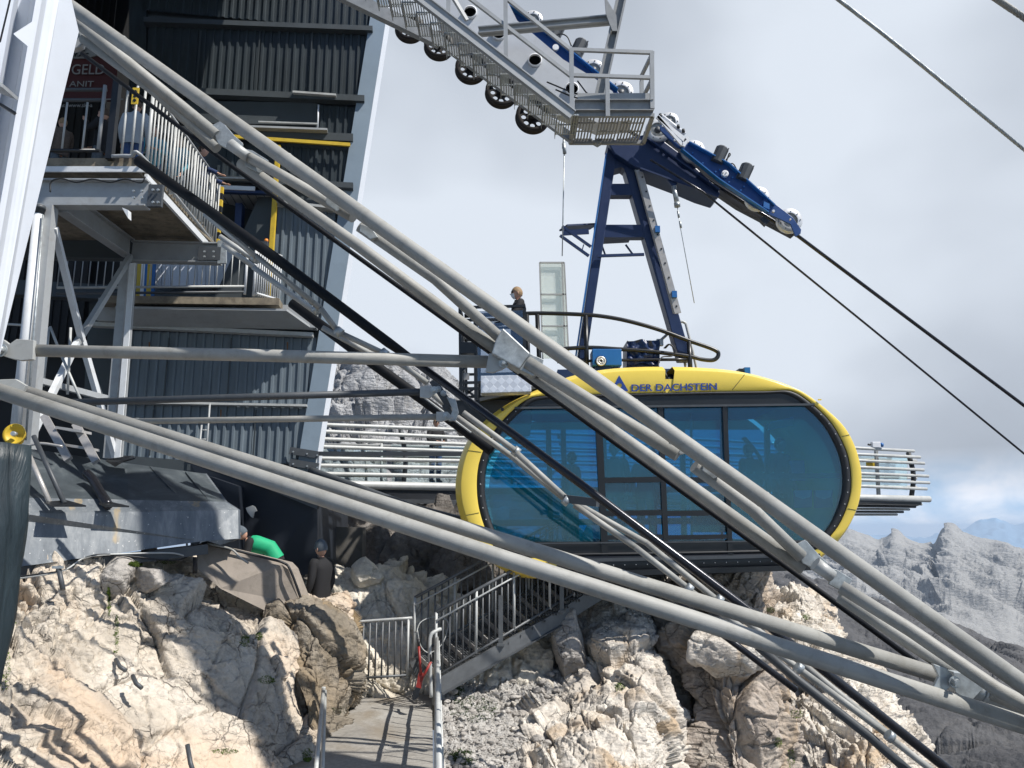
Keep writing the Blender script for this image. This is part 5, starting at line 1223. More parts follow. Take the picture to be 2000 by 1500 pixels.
# saddle girder with round openings
sd = thing('rope_saddle', 'pale grey rope saddle girder with round openings and black rope sheaves along its underside', 'rope saddle', P(1040, 200, 11.5))
def saddle(m):
    out = [(820, -70), (960, -60), (1010, 40), (1060, 82), (1100, 116), (1160, 152), (1196, 178), (1215, 215), (1232, 235), (1170, 240), (1070, 200), (960, 120), (860, 40)]
    holes = [(918, 22), (974, 64), (1045, 116), (1117, 172)]; d = 11.35
    # plate built as a grid with true openings
    bmx = bmesh.new()
    ov = [bmx.verts.new(P(u, v, d)) for u, v in out]; oe = [bmx.edges.new((ov[i], ov[(i+1) % len(ov)])) for i in range(len(ov))]
    he = []
    for (hu, hv) in holes:
        hvs = [bmx.verts.new(P(hu+13.5*math.cos(a*math.pi/14), hv+12.5*math.sin(a*math.pi/14), d)) for a in range(28)]
        he += [bmx.edges.new((hvs[i], hvs[(i+1) % 28])) for i in range(28)]
    bmesh.ops.triangle_fill(bmx, use_beauty=True, use_dissolve=False, edges=oe+he)
    bmx.verts.index_update()
    vs_ = [v.co.copy() for v in bmx.verts]; fs = [[v.index for v in f.verts] for f in bmx.faces]; bmx.free()
    m.add(vs_, fs); m.add([v+Vector((0, .04, 0)) for v in vs_], fs)
    for i in range(len(out)): a, b = P(*out[i], d), P(*out[(i+1) % len(out)], d); m.add([a, b, b+Vector((0, .4, 0)), a+Vector((0, .4, 0))], [(0, 1, 2, 3)])
part('girder_plate', 'saddle_paint', sd, saddle)
part('back_plate', 'dark_inside', sd, lambda m: m.prism([P(u, v, 11.7) for u, v in [(840, -60), (950, -50), (1005, 45), (1100, 125), (1195, 190), (1205, 220), (1150, 215), (1070, 180), (960, 100), (860, 20)]], (0, .05, 0)))
for (hu, hv) in [(918, 22), (974, 64), (1045, 116), (1117, 172)]:
    part('opening_ring', 'white_paint', sd, lambda m: m.lathe(P(hu, hv, 11.30), (0, 1, 0), [(0, .100), (0, .115), (.05, .115), (.05, .100), (0, .100)], 26))
def sheave(u, v, d, r):
    def disc(m):
        c = P(u, v, d); ax = Vector((-.12, 1, -.03)).normalized()
        m.lathe(c, ax, [(-.07, r*.80), (-.07, r), (-.055, r*1.03), (-.03, r*.95), (.03, r*.95), (.055, r*1.03), (.07, r), (.07, r*.80), (-.07, r*.80)], 40)
        m.lathe(c, ax, [(-.07, .001), (-.07, r*.22), (.07, r*.22), (.07, .001)], 24)
        a = Vector((0, 0, 1)).cross(ax).normalized(); b = ax.cross(a); K = 8; q = 6
        for s_ in range(K):
            cc = c+(a*math.cos(2*math.pi*s_/K)+b*math.sin(2*math.pi*s_/K))*r*.53
            loop = []; inner = []
            A0_ = 2*math.pi*(s_-.5)/K; A1_ = 2*math.pi*(s_+.5)/K
            for i in range(q): t = i/q; ang = A0_+(A1_-A0_)*t; loop.append(c+(a*math.cos(ang)+b*math.sin(ang))*r*.81)
            for i in range(q): t = i/q; rad = r*(.81+(.21-.81)*t); loop.append(c+(a*math.cos(A1_)+b*math.sin(A1_))*rad)
            for i in range(q): t = i/q; ang = A1_+(A0_-A1_)*t; loop.append(c+(a*math.cos(ang)+b*math.sin(ang))*r*.21)
            for i in range(q): t = i/q; rad = r*(.21+(.81-.21)*t); loop.append(c+(a*math.cos(A0_)+b*math.sin(A0_))*rad)
            for p in loop: inner.append(cc+(p-cc).normalized()*r*.155)
            nn_ = len(loop)
            m.add(loop+inner+[p+ax*.03 for p in inner], [(i, (i+1) % nn_, nn_+(i+1) % nn_, nn_+i) for i in range(nn_)]+[(nn_+i, nn_+(i+1) % nn_, 2*nn_+(i+1) % nn_, 2*nn_+i) for i in range(nn_)])
    return part('sheave', 'rust_wheel', sd, disc)
for (u, v, r_) in ((1040, 229, .262), (979, 181, .25), (919, 135, .24), (857, 90, .232), (800, 56, .23), (678, -24, .23)): sheave(u, v, 11.1, r_)
m = MB(); m.tube([P(1102, 268, 11.3), P(1100, 290, 11.3)], .02, 8); m.tube([P(1101, 280, 11.3), P(1103, 300, 11.3)], .03, 8); m.tube([P(1102, 298, 11.3), P(1100, 400, 11.4), P(1098, 500, 11.5)], .009, 6)
tag(m.build('guide_wire', 'galvanised'), 'thin wire with tensioner hanging down from the catwalk end left of the hanger', 'wire')
# ============================================================ haul and track ropes
def rope(pts, r, mat, label, name='rope', twist=True):
    m = MB(); A = [P(*q) for q in pts]; A.append(A[-1]+(A[-1]-A[-2]).normalized()*(9 if twist else 70))
    if twist:
        A.insert(0, A[0]+(A[0]-A[1]).normalized()*6); L_ = (A[-1]-A[0]).length; nseg = int(L_/.035); K = 6
        ax = (A[-1]-A[0]).normalized(); a = Vector((0, 0, 1)).cross(ax).normalized(); b = ax.cross(a)
        for k in range(K):
            path = []
            for i in range(nseg):
                t = i/(nseg-1); c = sample(A, t); an = 2*math.pi*(k/K+t*L_/.42)
                path.append(c+(a*math.cos(an)+b*math.sin(an))*r*.6)
            m.tube(path, r*.45, 5)
    else: m.tube(A, r, 12)
    return tag(m.build(name, mat), label, 'rope')
rope([(1600, -30, 9), (1760, 95, 9.4), (2040, 325, 10.4)], .026, 'galvanised', 'twisted grey steel rope crossing the upper right sky', 'steel_rope')
rope([(1920, -20, 7), (2040, 62, 7.2)], .032, 'pipe_grey', 'short thick rope cutting the top right corner', 'steel_rope')
rope([(1190, 232, 13.6), (1560, 462, 13.8), (2080, 852, 16)], .034, 'black_cable', 'dark track rope leaving the blue carriage towards the lower right', 'track_rope', False)
rope([(1270, 312, 13.2), (1372, 374, 13.3), (1700, 640, 14), (2060, 935, 15)], .020, 'black_cable', 'thinner dark haul rope below the track rope', 'haul_rope', False)
# ============================================================ cable car: cabin, hanger, carriage (one moving thing)
DC_ = 12.5
def Cb(u, v, dd=0.0):
    """point on the cabin's side plane, dd metres behind it (same height, so real depth)"""
    p = P(u, v, DC_); return Vector((p.x, DC_+dd, p.z))
car = thing('cable_car', 'yellow rounded cable car cabin with blue tinted windows hung from a blue arm', 'cable car', P(1290, 1130, 13.8))
OUT = [(1696, 935), (1693, 905), (1683, 870), (1665, 835), (1640, 808), (1605, 780), (1560, 752), (1510, 733), (1450, 719), (1380, 712), (1310, 710), (1240, 711), (1180, 716), (1120, 728), (1075, 745), (1030, 765), (985, 788), (945, 818), (915, 852), (897, 890), (888, 935), (889, 975), (899, 1015), (917, 1050), (940, 1082), (970, 1108), (1005, 1126), (1045, 1132), (1150, 1130), (1300, 1128), (1450, 1121), (1560, 1111), (1605, 1098), (1636, 1072), (1662, 1042), (1680, 1010), (1692, 975)]
INN = [(1664, 940), (1660, 900), (1648, 865), (1625, 825), (1590, 790), (1548, 763), (1500, 763), (1400, 764), (1300, 766), (1180, 769), (1090, 772), (1040, 775), (1008, 795), (975, 828), (950, 865), (935, 905), (931, 945), (934, 985), (945, 1025), (962, 1062), (988, 1088), (1150, 1086), (1300, 1084), (1450, 1081), (1590, 1075), (1625, 1045), (1645, 1015), (1660, 975)]
CC = (1295, 930)
def radial(poly, n, c=CC):
    out = []
    for k in range(n):
        a = 2*math.pi*k/n; dx, dy = math.cos(a), math.sin(a); best = None
        for i in range(len(poly)):
            x0, y0 = poly[i][0]-c[0], poly[i][1]-c[1]; x1, y1 = poly[(i+1) % len(poly)][0]-c[0], poly[(i+1) % len(poly)][1]-c[1]
            den = dx*(y1-y0)-dy*(x1-x0)
            if abs(den) < 1e-9: continue
            t = (x0*(y1-y0)-y0*(x1-x0))/den; s_ = (x0*dy-y0*dx)/den
            if t > 0 and -1e-6 <= s_ <= 1+1e-6: best = t if best is None else max(best, t)
        out.append((c[0]+dx*best, c[1]+dy*best))
    return out
def sm2(poly, k=5): return [(p.x, p.y) for p in smooth_closed([Vector((a, b, 0)) for a, b in poly], k)]
NR = 288
RO = radial(sm2(OUT), NR); RI = radial(sm2(INN, 3), NR)
WID = 2.7
def inset(p, q, f): return (p[0]+(q[0]-p[0])*f, p[1]+(q[1]-p[1])*f)
def ringmesh(m, ks, profile, flat=None):
    """profile: list of fn(k)->world point, swept over angle indices ks"""
    V = []; F = []; np_ = len(profile)
    for k in ks: V += [f(k) for f in profile]
    for i in range(len(ks)-1):
        for j in range(np_-1): F.append((i*np_+j, (i+1)*np_+j, (i+1)*np_+j+1, i*np_+j+1))
    m.add(V, F, flat is None)
# screen angles: 0 = right, increases downwards. Yellow everywhere except the straight sill below
def ang(u, v): return int(round((math.atan2(v-CC[1], u-CC[0]) % (2*math.pi))/(2*math.pi)*NR))
kL, kR = ang(1052, 1131), ang(1606, 1097)
yel = [k % NR for k in range(kL, kR+NR+1)]
sill = [k for k in range(kR, kL+1)]
notch = lambda k: 1300 < RO[k][0] < 1316 and RO[k][1] < 760
def cham(k):
    # the chamfer starts at three quarters of a wide band and near the edge of a narrow one
    q = math.hypot(RO[k][0]-RI[k][0], RO[k][1]-RI[k][1]); return max(.45, 1-13.0/q)
PROFS = [[lambda k: Cb(*RI[k], .08), lambda k: Cb(*RI[k], .012)],
         [lambda k: Cb(*RI[k], .012), lambda k: Cb(*inset(RI[k], RO[k], .06), .0), lambda k: Cb(*inset(RI[k], RO[k], cham(k)-.04), .0), lambda k: Cb(*inset(RI[k], RO[k], cham(k)), .006)],
         [lambda k: Cb(*inset(RI[k], RO[k], cham(k)), .006), lambda k: Cb(*inset(RI[k], RO[k], .96), .22), lambda k: Cb(*RO[k], .27)],
         [lambda k: Cb(*RO[k], .27), lambda k: Cb(*RO[k], WID-.27)],
         [lambda k: Cb(*RO[k], WID-.27), lambda k: Cb(*inset(RI[k], RO[k], .6), WID), lambda k: Cb(*RI[k], WID)]]
def sweep(m, ks):
    for pf in PROFS: ringmesh(m, ks, pf)
def shell(m):
    # split the shell at the cable notch in the roof
    run = []
    for k in yel:
        if notch(k):
            if len(run) > 1: sweep(m, run)
            run = []
        else: run.append(k)
    sweep(m, run)
part('shell', 'yellow_shell', car, shell)
part('notch_plate', 'yellow_shell', car, lambda m: m.prism([Cb(1296, 740, .02), Cb(1320, 740, .02), Cb(1320, 768, .02), Cb(1296, 768, .02)], (0, .05, 0)))
part('notch_slot', 'white_paint', car, lambda m: m.prism([Cb(1298, 730, .3), Cb(1316, 730, .3), Cb(1316, 742, .3), Cb(1298, 742, .3)], (0, .05, 0)))
part('sill', 'black_paint', car, lambda m: sweep(m, sill))
part('sill_rail', 'pipe_dark', car, lambda m: m.bar(Cb(1070, 1096, -.03), Cb(1600, 1084, -.03), .03, .05))
part('sill_rail', 'black_paint', car, lambda m: m.bar(Cb(1100, 1122, -.06), Cb(1580, 1108, -.06), .08, .08))
for i in range(22): part('rivet', 'white_metal', car, lambda m: m.sphere(Cb(1110+i*22, 1106-i*.55, -.02), .008, 4))
# black seal ring inside the yellow
seal = [lambda k: Cb(*inset(RI[k], CC, -.0), .03), lambda k: Cb(*inset(RI[k], CC, .012), -.005), lambda k: Cb(*inset(RI[k], CC, .035), -.0), lambda k: Cb(*inset(RI[k], CC, .042), .05), lambda k: Cb(*inset(RI[k], CC, .046), .12)]
part('window_seal', 'black_rubber', car, lambda m: ringmesh(m, list(range(NR))+[0], seal))
for s_ in (1, -1):
    for k in range(0, 40, 3):
        kk = (k if s_ == 1 else NR//2+k-20)
        kk = (kk-20) % NR if s_ == 1 else kk % NR
        part('rivet', 'white_metal', car, lambda m: m.sphere(Cb(*inset(RI[kk], CC, .02), -.005), .009, 4))
W = [inset(p, CC, .04) for p in RI]
def region(u0, u1, v0, v1):
    q = W
    for ax, val, g in ((0, u0, True), (0, u1, False), (1, v0, True), (1, v1, False)):
        q = clip_poly(q, ax, val, g)
        if not q: return q
    return q
def band(name, mat, u0, u1, v0, v1, dd, th): 
    q = region(u0, u1, v0, v1)
    return part(name, mat, car, lambda m: m.prism([Cb(*p, dd) for p in q], (0, th, 0)))
band('upper_panel', 'black_paint', 850, 1750, 700, 792, .03, .05)
part('panel_strip', 'pipe_dark', car, lambda m: m.bar(Cb(1005, 797, -.0), Cb(1590, 790, -.0), .04, .035))
band('lower_panel', 'black_paint', 850, 1750, 1058, 1120, .03, .05)
part('panel_strip', 'pipe_dark', car, lambda m: m.bar(Cb(975, 1062, -.0), Cb(1620, 1056, -.0), .02, .02))
mull = [(1168, 1182, 13), (1290, 1302, 10), (1416, 1427, 9)]
for (ut, ub, wd) in mull:
    part('window_post', 'black_paint', car, lambda m: m.prism([Cb(ut-wd/2, 792, .0), Cb(ut+wd/2, 792, .0), Cb(ub+wd/2, 1085, .0), Cb(ub-wd/2, 1085, .0)], (0, .09, 0)))
xs = [(850, 1172), (1178, 1293), (1299, 1418), (1424, 1750)]
for i, (a, b) in enumerate(xs):
    q = region(a, b, 792, 1060)
    wn = part('window', 'cabin_glass', car, lambda m: m.prism([Cb(*p, .06) for p in q], (0, .012, 0)))
for (a, b) in ((1185, 1291), (1303, 1418)):
    for vv in (938, 1003): part('door_bar', 'black_paint', car, lambda m: m.bar(Cb(a-6, vv, .03), Cb(b+4, vv-2, .03), .05, .085))
    part('door_bar', 'black_paint', car, lambda m: m.bar(Cb(a-6, 1050, .03), Cb(b+4, 1048, .03), .05, .07))
# interior and far side
band('floor_wall', 'pipe_dark', 850, 1750, 1058, 1120, WID-.1, .05)
part('floor', 'black_paint', car, lambda m: m.prism([Cb(960, 1072, .15), Cb(1630, 1066, .15), Cb(1630, 1066, WID-.15), Cb(960, 1072, WID-.15)], (0, 0, -.06)))
part('ceiling', 'pipe_light', car, lambda m: m.prism([Cb(1040, 782, .2), Cb(1560, 778, .2), Cb(1560, 778, WID-.2), Cb(1040, 782, WID-.2)], (0, 0, .05)))
band('far_panel', 'black_paint', 850, 1750, 700, 800, WID-.1, .05)
for (u) in (1085, 1120, 1215, 1330, 1400, 1600):
    part('far_post', 'black_paint', car, lambda m: m.bar(Cb(u, 785, WID-.05), Cb(u+8, 1075, WID-.05), .08, .1, (1, 0, 0)))
part('far_bar', 'black_paint', car, lambda m: m.bar(Cb(935, 945, WID-.06), Cb(1660, 938, WID-.06), .06, .12))
part('far_bar', 'black_paint', car, lambda m: m.bar(Cb(955, 1020, WID-.06), Cb(1640, 1012, WID-.06), .06, .12))
for u in (1240, 1385, 1450): part('grab_pole', 'pipe_light', car, lambda m: m.tube([Cb(u, 786, 1.3), Cb(u+3, 1068, 1.3)], .022))
q = region(850, 1750, 800, 1060)
part('window', 'cabin_glass', car, lambda m: m.prism([Cb(*p, WID-.07) for p in q], (0, .012, 0)))
part('ceiling_lamp', 'white_paint', car, lambda m: m.prism([Cb(1528, 817, .6), Cb(1576, 806, .6), Cb(1592, 815, 1.0), Cb(1538, 826, 1.0)], (0, 0, .02)))
part('console', 'blue_bright', car, lambda m: m.box(Cb(1578, 915, .5), (.24, .1, .34)))
part('control_cabinet', 'black_paint', car, lambda m: m.box(Cb(1480, 1000, 1.0), (1.6, .3, .65)))
for u in (1577, 1618):
    part('leaflet_holder', 'blue_bright', car, lambda m: m.prism([Cb(u-18, 957, .2), Cb(u+18, 956, .2), Cb(u+18, 990, .2), Cb(u-16, 992, .2)], (0, .05, 0)))
    part('leaflet', 'white_paint', car, lambda m: m.prism([Cb(u-17, 957, .19), Cb(u+17, 956, .19), Cb(u+14, 970, .19), Cb(u, 974, .19), Cb(u-15, 969, .19)], (0, .005, 0)))
part('belt_rail', 'blue_paint', car, lambda m: m.bar(Cb(1440, 930, .12), Cb(1655, 928, .12), .05, .08))
for i in range(11): part('rivet', 'white_metal', car, lambda m: m.sphere(Cb(1458+i*19, 922, .11), .010, 4))
for a_ in (0, 1): part('arched_frame', 'black_paint', car, lambda m: m.tube(smooth_open([Cb(1535+a_*4, 822, WID-.3), Cb(1570, 860, WID-.3), Cb(1585, 900, WID-.3), Cb(1592, 950, WID-.3)]), .035))
# roof skin under the railing deck
part('roof', 'black_paint', car, lambda m: m.prism([Cb(880, 772, .5), Cb(1040, 772, .5), Cb(1040, 772, 2.2), Cb(880, 772, 2.2)], (0, 0, -.42)))
part('roof_deck', 'pipe_dark', car, lambda m: m.prism([Cb(935, 770, .35), Cb(1060, 742, .35), Cb(1060, 742, 2.3), Cb(935, 770, 2.3)], (0, 0, -.06)))
part('seal_clip', 'black_paint', car, lambda m: m.lathe(Cb(981, 800, -.02), (0, -1, 0), [(0, .03), (.01, .03)], 12))
part('roof_clip', 'yellow_shell', car, lambda m: m.box(Cb(1600, 781, -.02), (.05, .03, .02)))
# lettering and emblem
text_mesh('lettering', 'DER DACHSTEIN', .162, 'blue_text', car, Cb(1232, 764.5, -.012), (1, 0, .018), (0, 0, 1), 1.17, .003, .003)
def emblem(m):
    tri = [(1209, 733), (1227, 764), (1192, 767)]; bmx = bmesh.new()
    ov = [bmx.verts.new(Cb(u, v, -.012)) for u, v in tri]; hv = [bmx.verts.new(Cb(1209.5+5*math.cos(a*math.pi/10), 753.5+5*math.sin(a*math.pi/10), -.012)) for a in range(20)]
    es = [bmx.edges.new((ov[i], ov[(i+1) % 3])) for i in range(3)]+[bmx.edges.new((hv[i], hv[(i+1) % 20])) for i in range(20)]
    bmesh.ops.triangle_fill(bmx, use_beauty=True, edges=es); bmx.verts.index_update()
    m.add([v.co for v in bmx.verts], [[v.index for v in f.verts] for f in bmx.faces]); bmx.free()
part('emblem', 'blue_text', car, emblem)
part('side_box', 'tread_plate', car, lambda m: m.prism([Cb(940, 740, -.25), Cb(1036, 738, -.25), Cb(1037, 770, -.25), Cb(940, 773, -.25)], (0, .3, 0)), .008)
# railing on the roof
RD = 1.0
def rr(pts, r=.03, name='roof_rail', mat='black_paint', dd=RD): return part(name, mat, car, lambda m: m.tube(smooth_open([Cb(u, v, dd) for u, v in pts], 5), r, 12))
rr([(900, 586), (960, 583), (1000, 582), (1060, 580), (1150, 583), (1200, 588), (1250, 598), (1310, 615), (1370, 637), (1424, 656), (1434, 667), (1424, 678), (1400, 677), (1370, 670), (1290, 660), (1220, 655), (1155, 652), (1060, 658)], .038)
rr([(1095, 682), (1160, 680), (1250, 678), (1368, 677)], .028)
for (u0, v0, u1, v1) in ((1053, 583, 1060, 745), (1155, 585, 1158, 722), (1372, 640, 1376, 716), (1031, 583, 1036, 740), (1024, 583, 1028, 740)):
    part('rail_post', 'black_paint', car, lambda m: m.tube([Cb(u0, v0, RD), Cb(u1, v1, RD)], .042))
# operator cage at the left
for dd in (.45, 1.0, 1.9):
    for u in (895, 925, 1025):
        part('cage_post', 'black_paint', car, lambda m: m.bar(Cb(u+(2 if dd > 1 else 0), 588, dd), Cb(u+2, 772, dd), .055, .055, (1, 0, 0)))
for v in (586, 612, 688, 738, 750):
    for dd in (.45, 1.9): part('cage_rail', 'black_paint', car, lambda m: m.bar(Cb(895, v, dd), Cb(1027, v-3, dd), .045, .045))
    for u in (895, 1025): part('cage_rail', 'black_paint', car, lambda m: m.bar(Cb(u, v, .45), Cb(u, v, 1.9), .045, .045))
for a, b in (((898, 768), (925, 748)), ((898, 745), (928, 768)), ((925, 690), (897, 715))): part('cage_brace', 'black_paint', car, lambda m: m.bar(Cb(*a, .45), Cb(*b, .45), .03, .04))
part('cage_screen', 'smoke_glass', car, lambda m: m.prism([Cb(930, 592, .5), Cb(1022, 590, .5), Cb(1022, 735, .5), Cb(930, 735, .5)], (0, .01, 0)))
part('control_box', 'black_paint', car, lambda m: m.box(Cb(912, 668, .5), (.26, .2, .2)))
part('notice', 'poster_white', car, lambda m: m.box(Cb(1002, 606, .48), (.18, .01, .09)))
part('notice', 'poster_white', car, lambda m: m.box(Cb(908, 725, .44), (.10, .01, .12)))
# hanger base, boxes, bearing
part('hanger_base', 'blue_paint', car, lambda m: m.prism([Cb(1095, 700, .9), Cb(1370, 698, .9), Cb(1378, 722, .9), Cb(1090, 726, .9)], (0, .9, 0)), .01)
part('drive_box', 'blue_bright', car, lambda m: m.box(Cb(1197, 677, 1.0), (.52, .4, .30)), .012)
part('box_foot', 'blue_paint', car, lambda m: m.box(Cb(1190, 700, 1.0), (.28, .3, .1)))
part('bearing', 'white_metal', car, lambda m: (m.lathe(Cb(1184, 686, .78), (0, -1, 0), [(0, .085), (.03, .085), (.03, .06), (.0, .06), (0, .085)], 24), m.lathe(Cb(1184, 686, .78), (0, -1, 0), [(0, .045), (.03, .045), (.03, .025), (0, .025), (0, .045)], 20), [m.sphere(Cb(1184, 686, .76)+Vector((math.cos(a*.7)*.052, 0, math.sin(a*.7)*.052)), .010, 4) for a in range(9)]))
part('bearing_seat', 'black_paint', car, lambda m: m.lathe(Cb(1184, 686, .79), (0, -1, 0), [(0, .10), (.005, .10)], 24))
def tarp(m):
    V = []; nu_, nv_ = 22, 14
    for i in range(nu_):
        for j in range(nv_):
            u = 1243+68*i/(nu_-1); v = 636+50*j/(nv_-1)
            V.append(Cb(u, v+2*math.sin(i*.5), 1.0+.10*noise.noise(Vector((i*.3, j*.35, 3)))+.08*abs(i/(nu_-1)-.5)))
    m.add(V, [(i*nv_+j, (i+1)*nv_+j, (i+1)*nv_+j+1, i*nv_+j+1) for i in range(nu_-1) for j in range(nv_-1)], True)
    m.prism([Cb(1243, 636, 1.1), Cb(1311, 634, 1.1), Cb(1311, 688, 1.1), Cb(1243, 688, 1.1)], (0, .5, 0))
part('tarpaulin', 'blue_paint', car, tarp)
part('base_handle', 'white_metal', car, lambda m: m.tube(smooth_open([Cb(1215, 716, .8), Cb(1217, 706, .8), Cb(1240, 705, .8), Cb(1260, 705, .8), Cb(1262, 715, .8)], 4), .015))
part('cable_bundle', 'black_rubber', car, lambda m: [m.tube(smooth_open([Cb(1318+k*3, 655, .95), Cb(1328+k*2, 648, .9), Cb(1340, 660+k, .9), Cb(1334, 672, .9), Cb(1312, 676, .85), Cb(1299, 700, .6), Cb(1304+k, 722, .25), Cb(1310, 738, .22)]), .013, 8) for k in range(2)])
for pts in ([(1312, 634), (1345, 604), (1362, 587), (1373, 588), (1378, 600), (1400, 690), (1398, 702), (1385, 708), (1372, 716)], [(1352, 600), (1365, 640), (1380, 700)]):
    rr(pts, .026, 'side_ladder', 'pipe_light', 1.4)
part('rail_clamp', 'galvanised', car, lambda m: m.box(Cb(1318, 632, 1.35), (.12, .1, .12)))
part('valve_block', 'blue_bright', car, lambda m: (m.box(Cb(1487, 713, .9), (.1, .3, .24)), ))
part('valve_face', 'black_paint', car, lambda m: [m.box(Cb(1472+i*5, 713, .9), (.035, .28, .20)) for i in range(2)])
# hanger: two tapering legs with cross bars
DH = 13.75
def leg(m, a, b, w0, w1, dpt=.30):
    a0, b0 = P(*a, DH), P(*b, DH)
    V = [a0+Vector((-w0/2, -dpt/2, 0)), a0+Vector((w0/2, -dpt/2, 0)), b0+Vector((w1/2, -dpt/2, 0)), b0+Vector((-w1/2, -dpt/2, 0))]
    m.prism(V, (0, dpt, 0))
part('hanger_leg', 'blue_paint', car, lambda m: leg(m, (1196, 288), (1134, 712), .19, .16), .012)
part('hanger_leg', 'blue_paint', car, lambda m: leg(m, (1218, 296), (1336, 706), .24, .22), .012)
for (u, v, u1, v1) in ((1196, 300, 1128, 700),): part('leg_flange', 'blue_bright', car, lambda m: m.bar(P(u-12, v, DH-.2), P(u1-4, v1, DH-.2), .03, .03))
for (a, b, v, h) in ((1184, 1256, 371, .23), (1160, 1276, 452, .25)):
    part('cross_bar', 'blue_paint', car, lambda m: (m.bar(P(a, v, DH-.12), P(b, v, DH-.12), .05, h), m.bar(P(a, v+12, DH), P(b, v+12, DH), .22, .03)))
def head(m):
    pts = [(1190, 280), (1250, 284), (1248, 330), (1238, 345), (1230, 338), (1214, 326), (1200, 330), (1196, 345), (1184, 345)]
    m.prism([P(u, v, DH-.14) for u, v in pts], (0, .28, 0))
part('hanger_head', 'blue_paint', car, head)
def service(m):
    m.bar(P(1100, 445, DH-.1), P(1160, 442, DH+.2), .30, .03); m.bar(P(1098, 455, DH-.3), P(1150, 452, DH-.3), .03, .10)
    m.bar(P(1098, 442, DH-.3), P(1154, 482, DH-.3), .04, .05); m.bar(P(1094, 460, DH-.3), P(1150, 500, DH-.3), .04, .05); m.bar(P(1168, 500, DH-.2), P(1258, 497, DH-.2), .04, .05)
    m.bar(P(1174, 470, DH+.3), P(1230, 467, DH+.3), .3, .03); m.bar(P(1174, 475, DH), P(1182, 498, DH), .03, .03, (1, 0, 0)); m.bar(P(1222, 478, DH), P(1236, 497, DH), .03, .03, (1, 0, 0)); m.bar(P(1140, 478, DH-.3), P(1136, 492, DH-.3), .03, .02, (1, 0, 0))
part('service_step', 'blue_paint', car, service)
part('climb_rail', 'ladder_alu', car, lambda m: (m.bar(P(1248, 332, DH-.25), P(1324, 612, DH-.25), .03, .12, (1, 0, .3)), m.bar(P(1241, 332, DH-.22), P(1316, 612, DH-.22), .03, .03, (1, 0, .3))))
for i in range(10):
    t = (i+.5)/10; part('rail_hole', 'black_paint', car, lambda m: m.lathe(P(1250+74*t+1, 332+280*t, DH-.27), (0, -1, 0), [(0, .018), (.004, .018)], 10))
for v, u in ((448, 1284), (575, 1317)): part('rail_bracket', 'blue_bright', car, lambda m: m.box(P(u, v, DH-.3), (.09, .06, .12)))
# rocker arm and carriage
def arm(m):
    pts = [(1186, 276), (1262, 262), (1290, 270), (1330, 300), (1402, 366), (1407, 378), (1400, 386), (1368, 376), (1330, 360), (1240, 326), (1200, 300)]
    m.prism([P(u, v, DH-.28) for u, v in pts], (0, .5, 0))
part('rocker_arm', 'blue_paint', car, arm, .02)
part('arm_flange', 'blue_paint', car, lambda m: (m.bar(P(1250, 330, DH-.35), P(1402, 386, DH-.35), .1, .03), m.bar(P(1262, 270, DH-.35), P(1404, 372, DH-.35), .1, .03)))
part('arm_lug', 'blue_paint', car, lambda m: m.prism([P(1302, 350, DH-.35), P(1328, 352, DH-.35), P(1318, 364, DH-.35), P(1312, 362, DH-.35)], (0, .06, 0)))
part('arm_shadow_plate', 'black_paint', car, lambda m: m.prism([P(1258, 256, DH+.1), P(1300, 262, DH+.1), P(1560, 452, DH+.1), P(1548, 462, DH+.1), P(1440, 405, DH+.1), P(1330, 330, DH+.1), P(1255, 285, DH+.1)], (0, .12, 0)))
DK = DH-.45
def wheelset(u, v, r, d=DK+.18, nh=9):
    wl = part('wheel', 'white_metal', car, lambda m: m.lathe(P(u, v, d), (0, 1, 0), [(-.06, r*.62), (-.06, r*.97), (-.045, r), (.045, r), (.06, r*.97), (.06, r*.6), (-.0, r*.6), (-.06, r*.62)], 40))
    part('hub', 'pipe_light', wl, lambda m: m.lathe(P(u, v, d), (0, 1, 0), [(-.03, .001), (-.03, r*.62), (.03, r*.62), (.03, .001)], 32))
    part('axle_cap', 'pipe_dark', wl, lambda m: m.lathe(P(u, v, d), (0, 1, 0), [(-.08, .001), (-.08, r*.25), (.0, r*.3)], 20))
    for i in range(nh):
        a = 2*math.pi*i/nh; c = P(u, v, d)+Vector((math.cos(a)*r*.80, -.062, math.sin(a)*r*.80))
        part('bolt', 'black_paint', wl, lambda m: m.lathe(c, (0, -1, 0), [(0, .011), (.008, .011)], 8))
for (u, v) in ((1284, 256), (1353, 298), (1479, 389), (1541, 432)): wheelset(u, v, .235)
wheelset(1306, 240, .2, DK+.5)
def carriage(pts, name='carriage_beam', mat='blue_lit', d=DK, th=.035, bev=.006): return part(name, mat, car, lambda m: m.prism([P(u, v, d) for u, v in pts], (0, th, 0)), bev)
carriage([(1337, 284), (1345, 279), (1424, 322), (1446, 334), (1480, 370), (1512, 404), (1516, 413), (1508, 418), (1495, 416), (1470, 402), (1438, 378), (1404, 352), (1365, 322), (1330, 292)])
part('beam_flange', 'blue_bright', car, lambda m: (m.bar(P(1345, 279, DK-.04), P(1424, 322, DK-.04), .12, .02), m.bar(P(1424, 322, DK-.04), P(1512, 402, DK-.04), .12, .02), m.bar(P(1330, 292, DK-.04), P(1404, 352, DK-.04), .12, .02), m.bar(P(1404, 352, DK-.04), P(1500, 416, DK-.04), .12, .02)))
carriage([(1288, 245), (1296, 243), (1336, 278), (1334, 292), (1320, 286), (1290, 254)], d=DK-.03)
carriage([(1484, 398), (1496, 384), (1548, 424), (1565, 448), (1564, 456), (1554, 462), (1544, 438), (1524, 428), (1500, 418)], d=DK-.05)
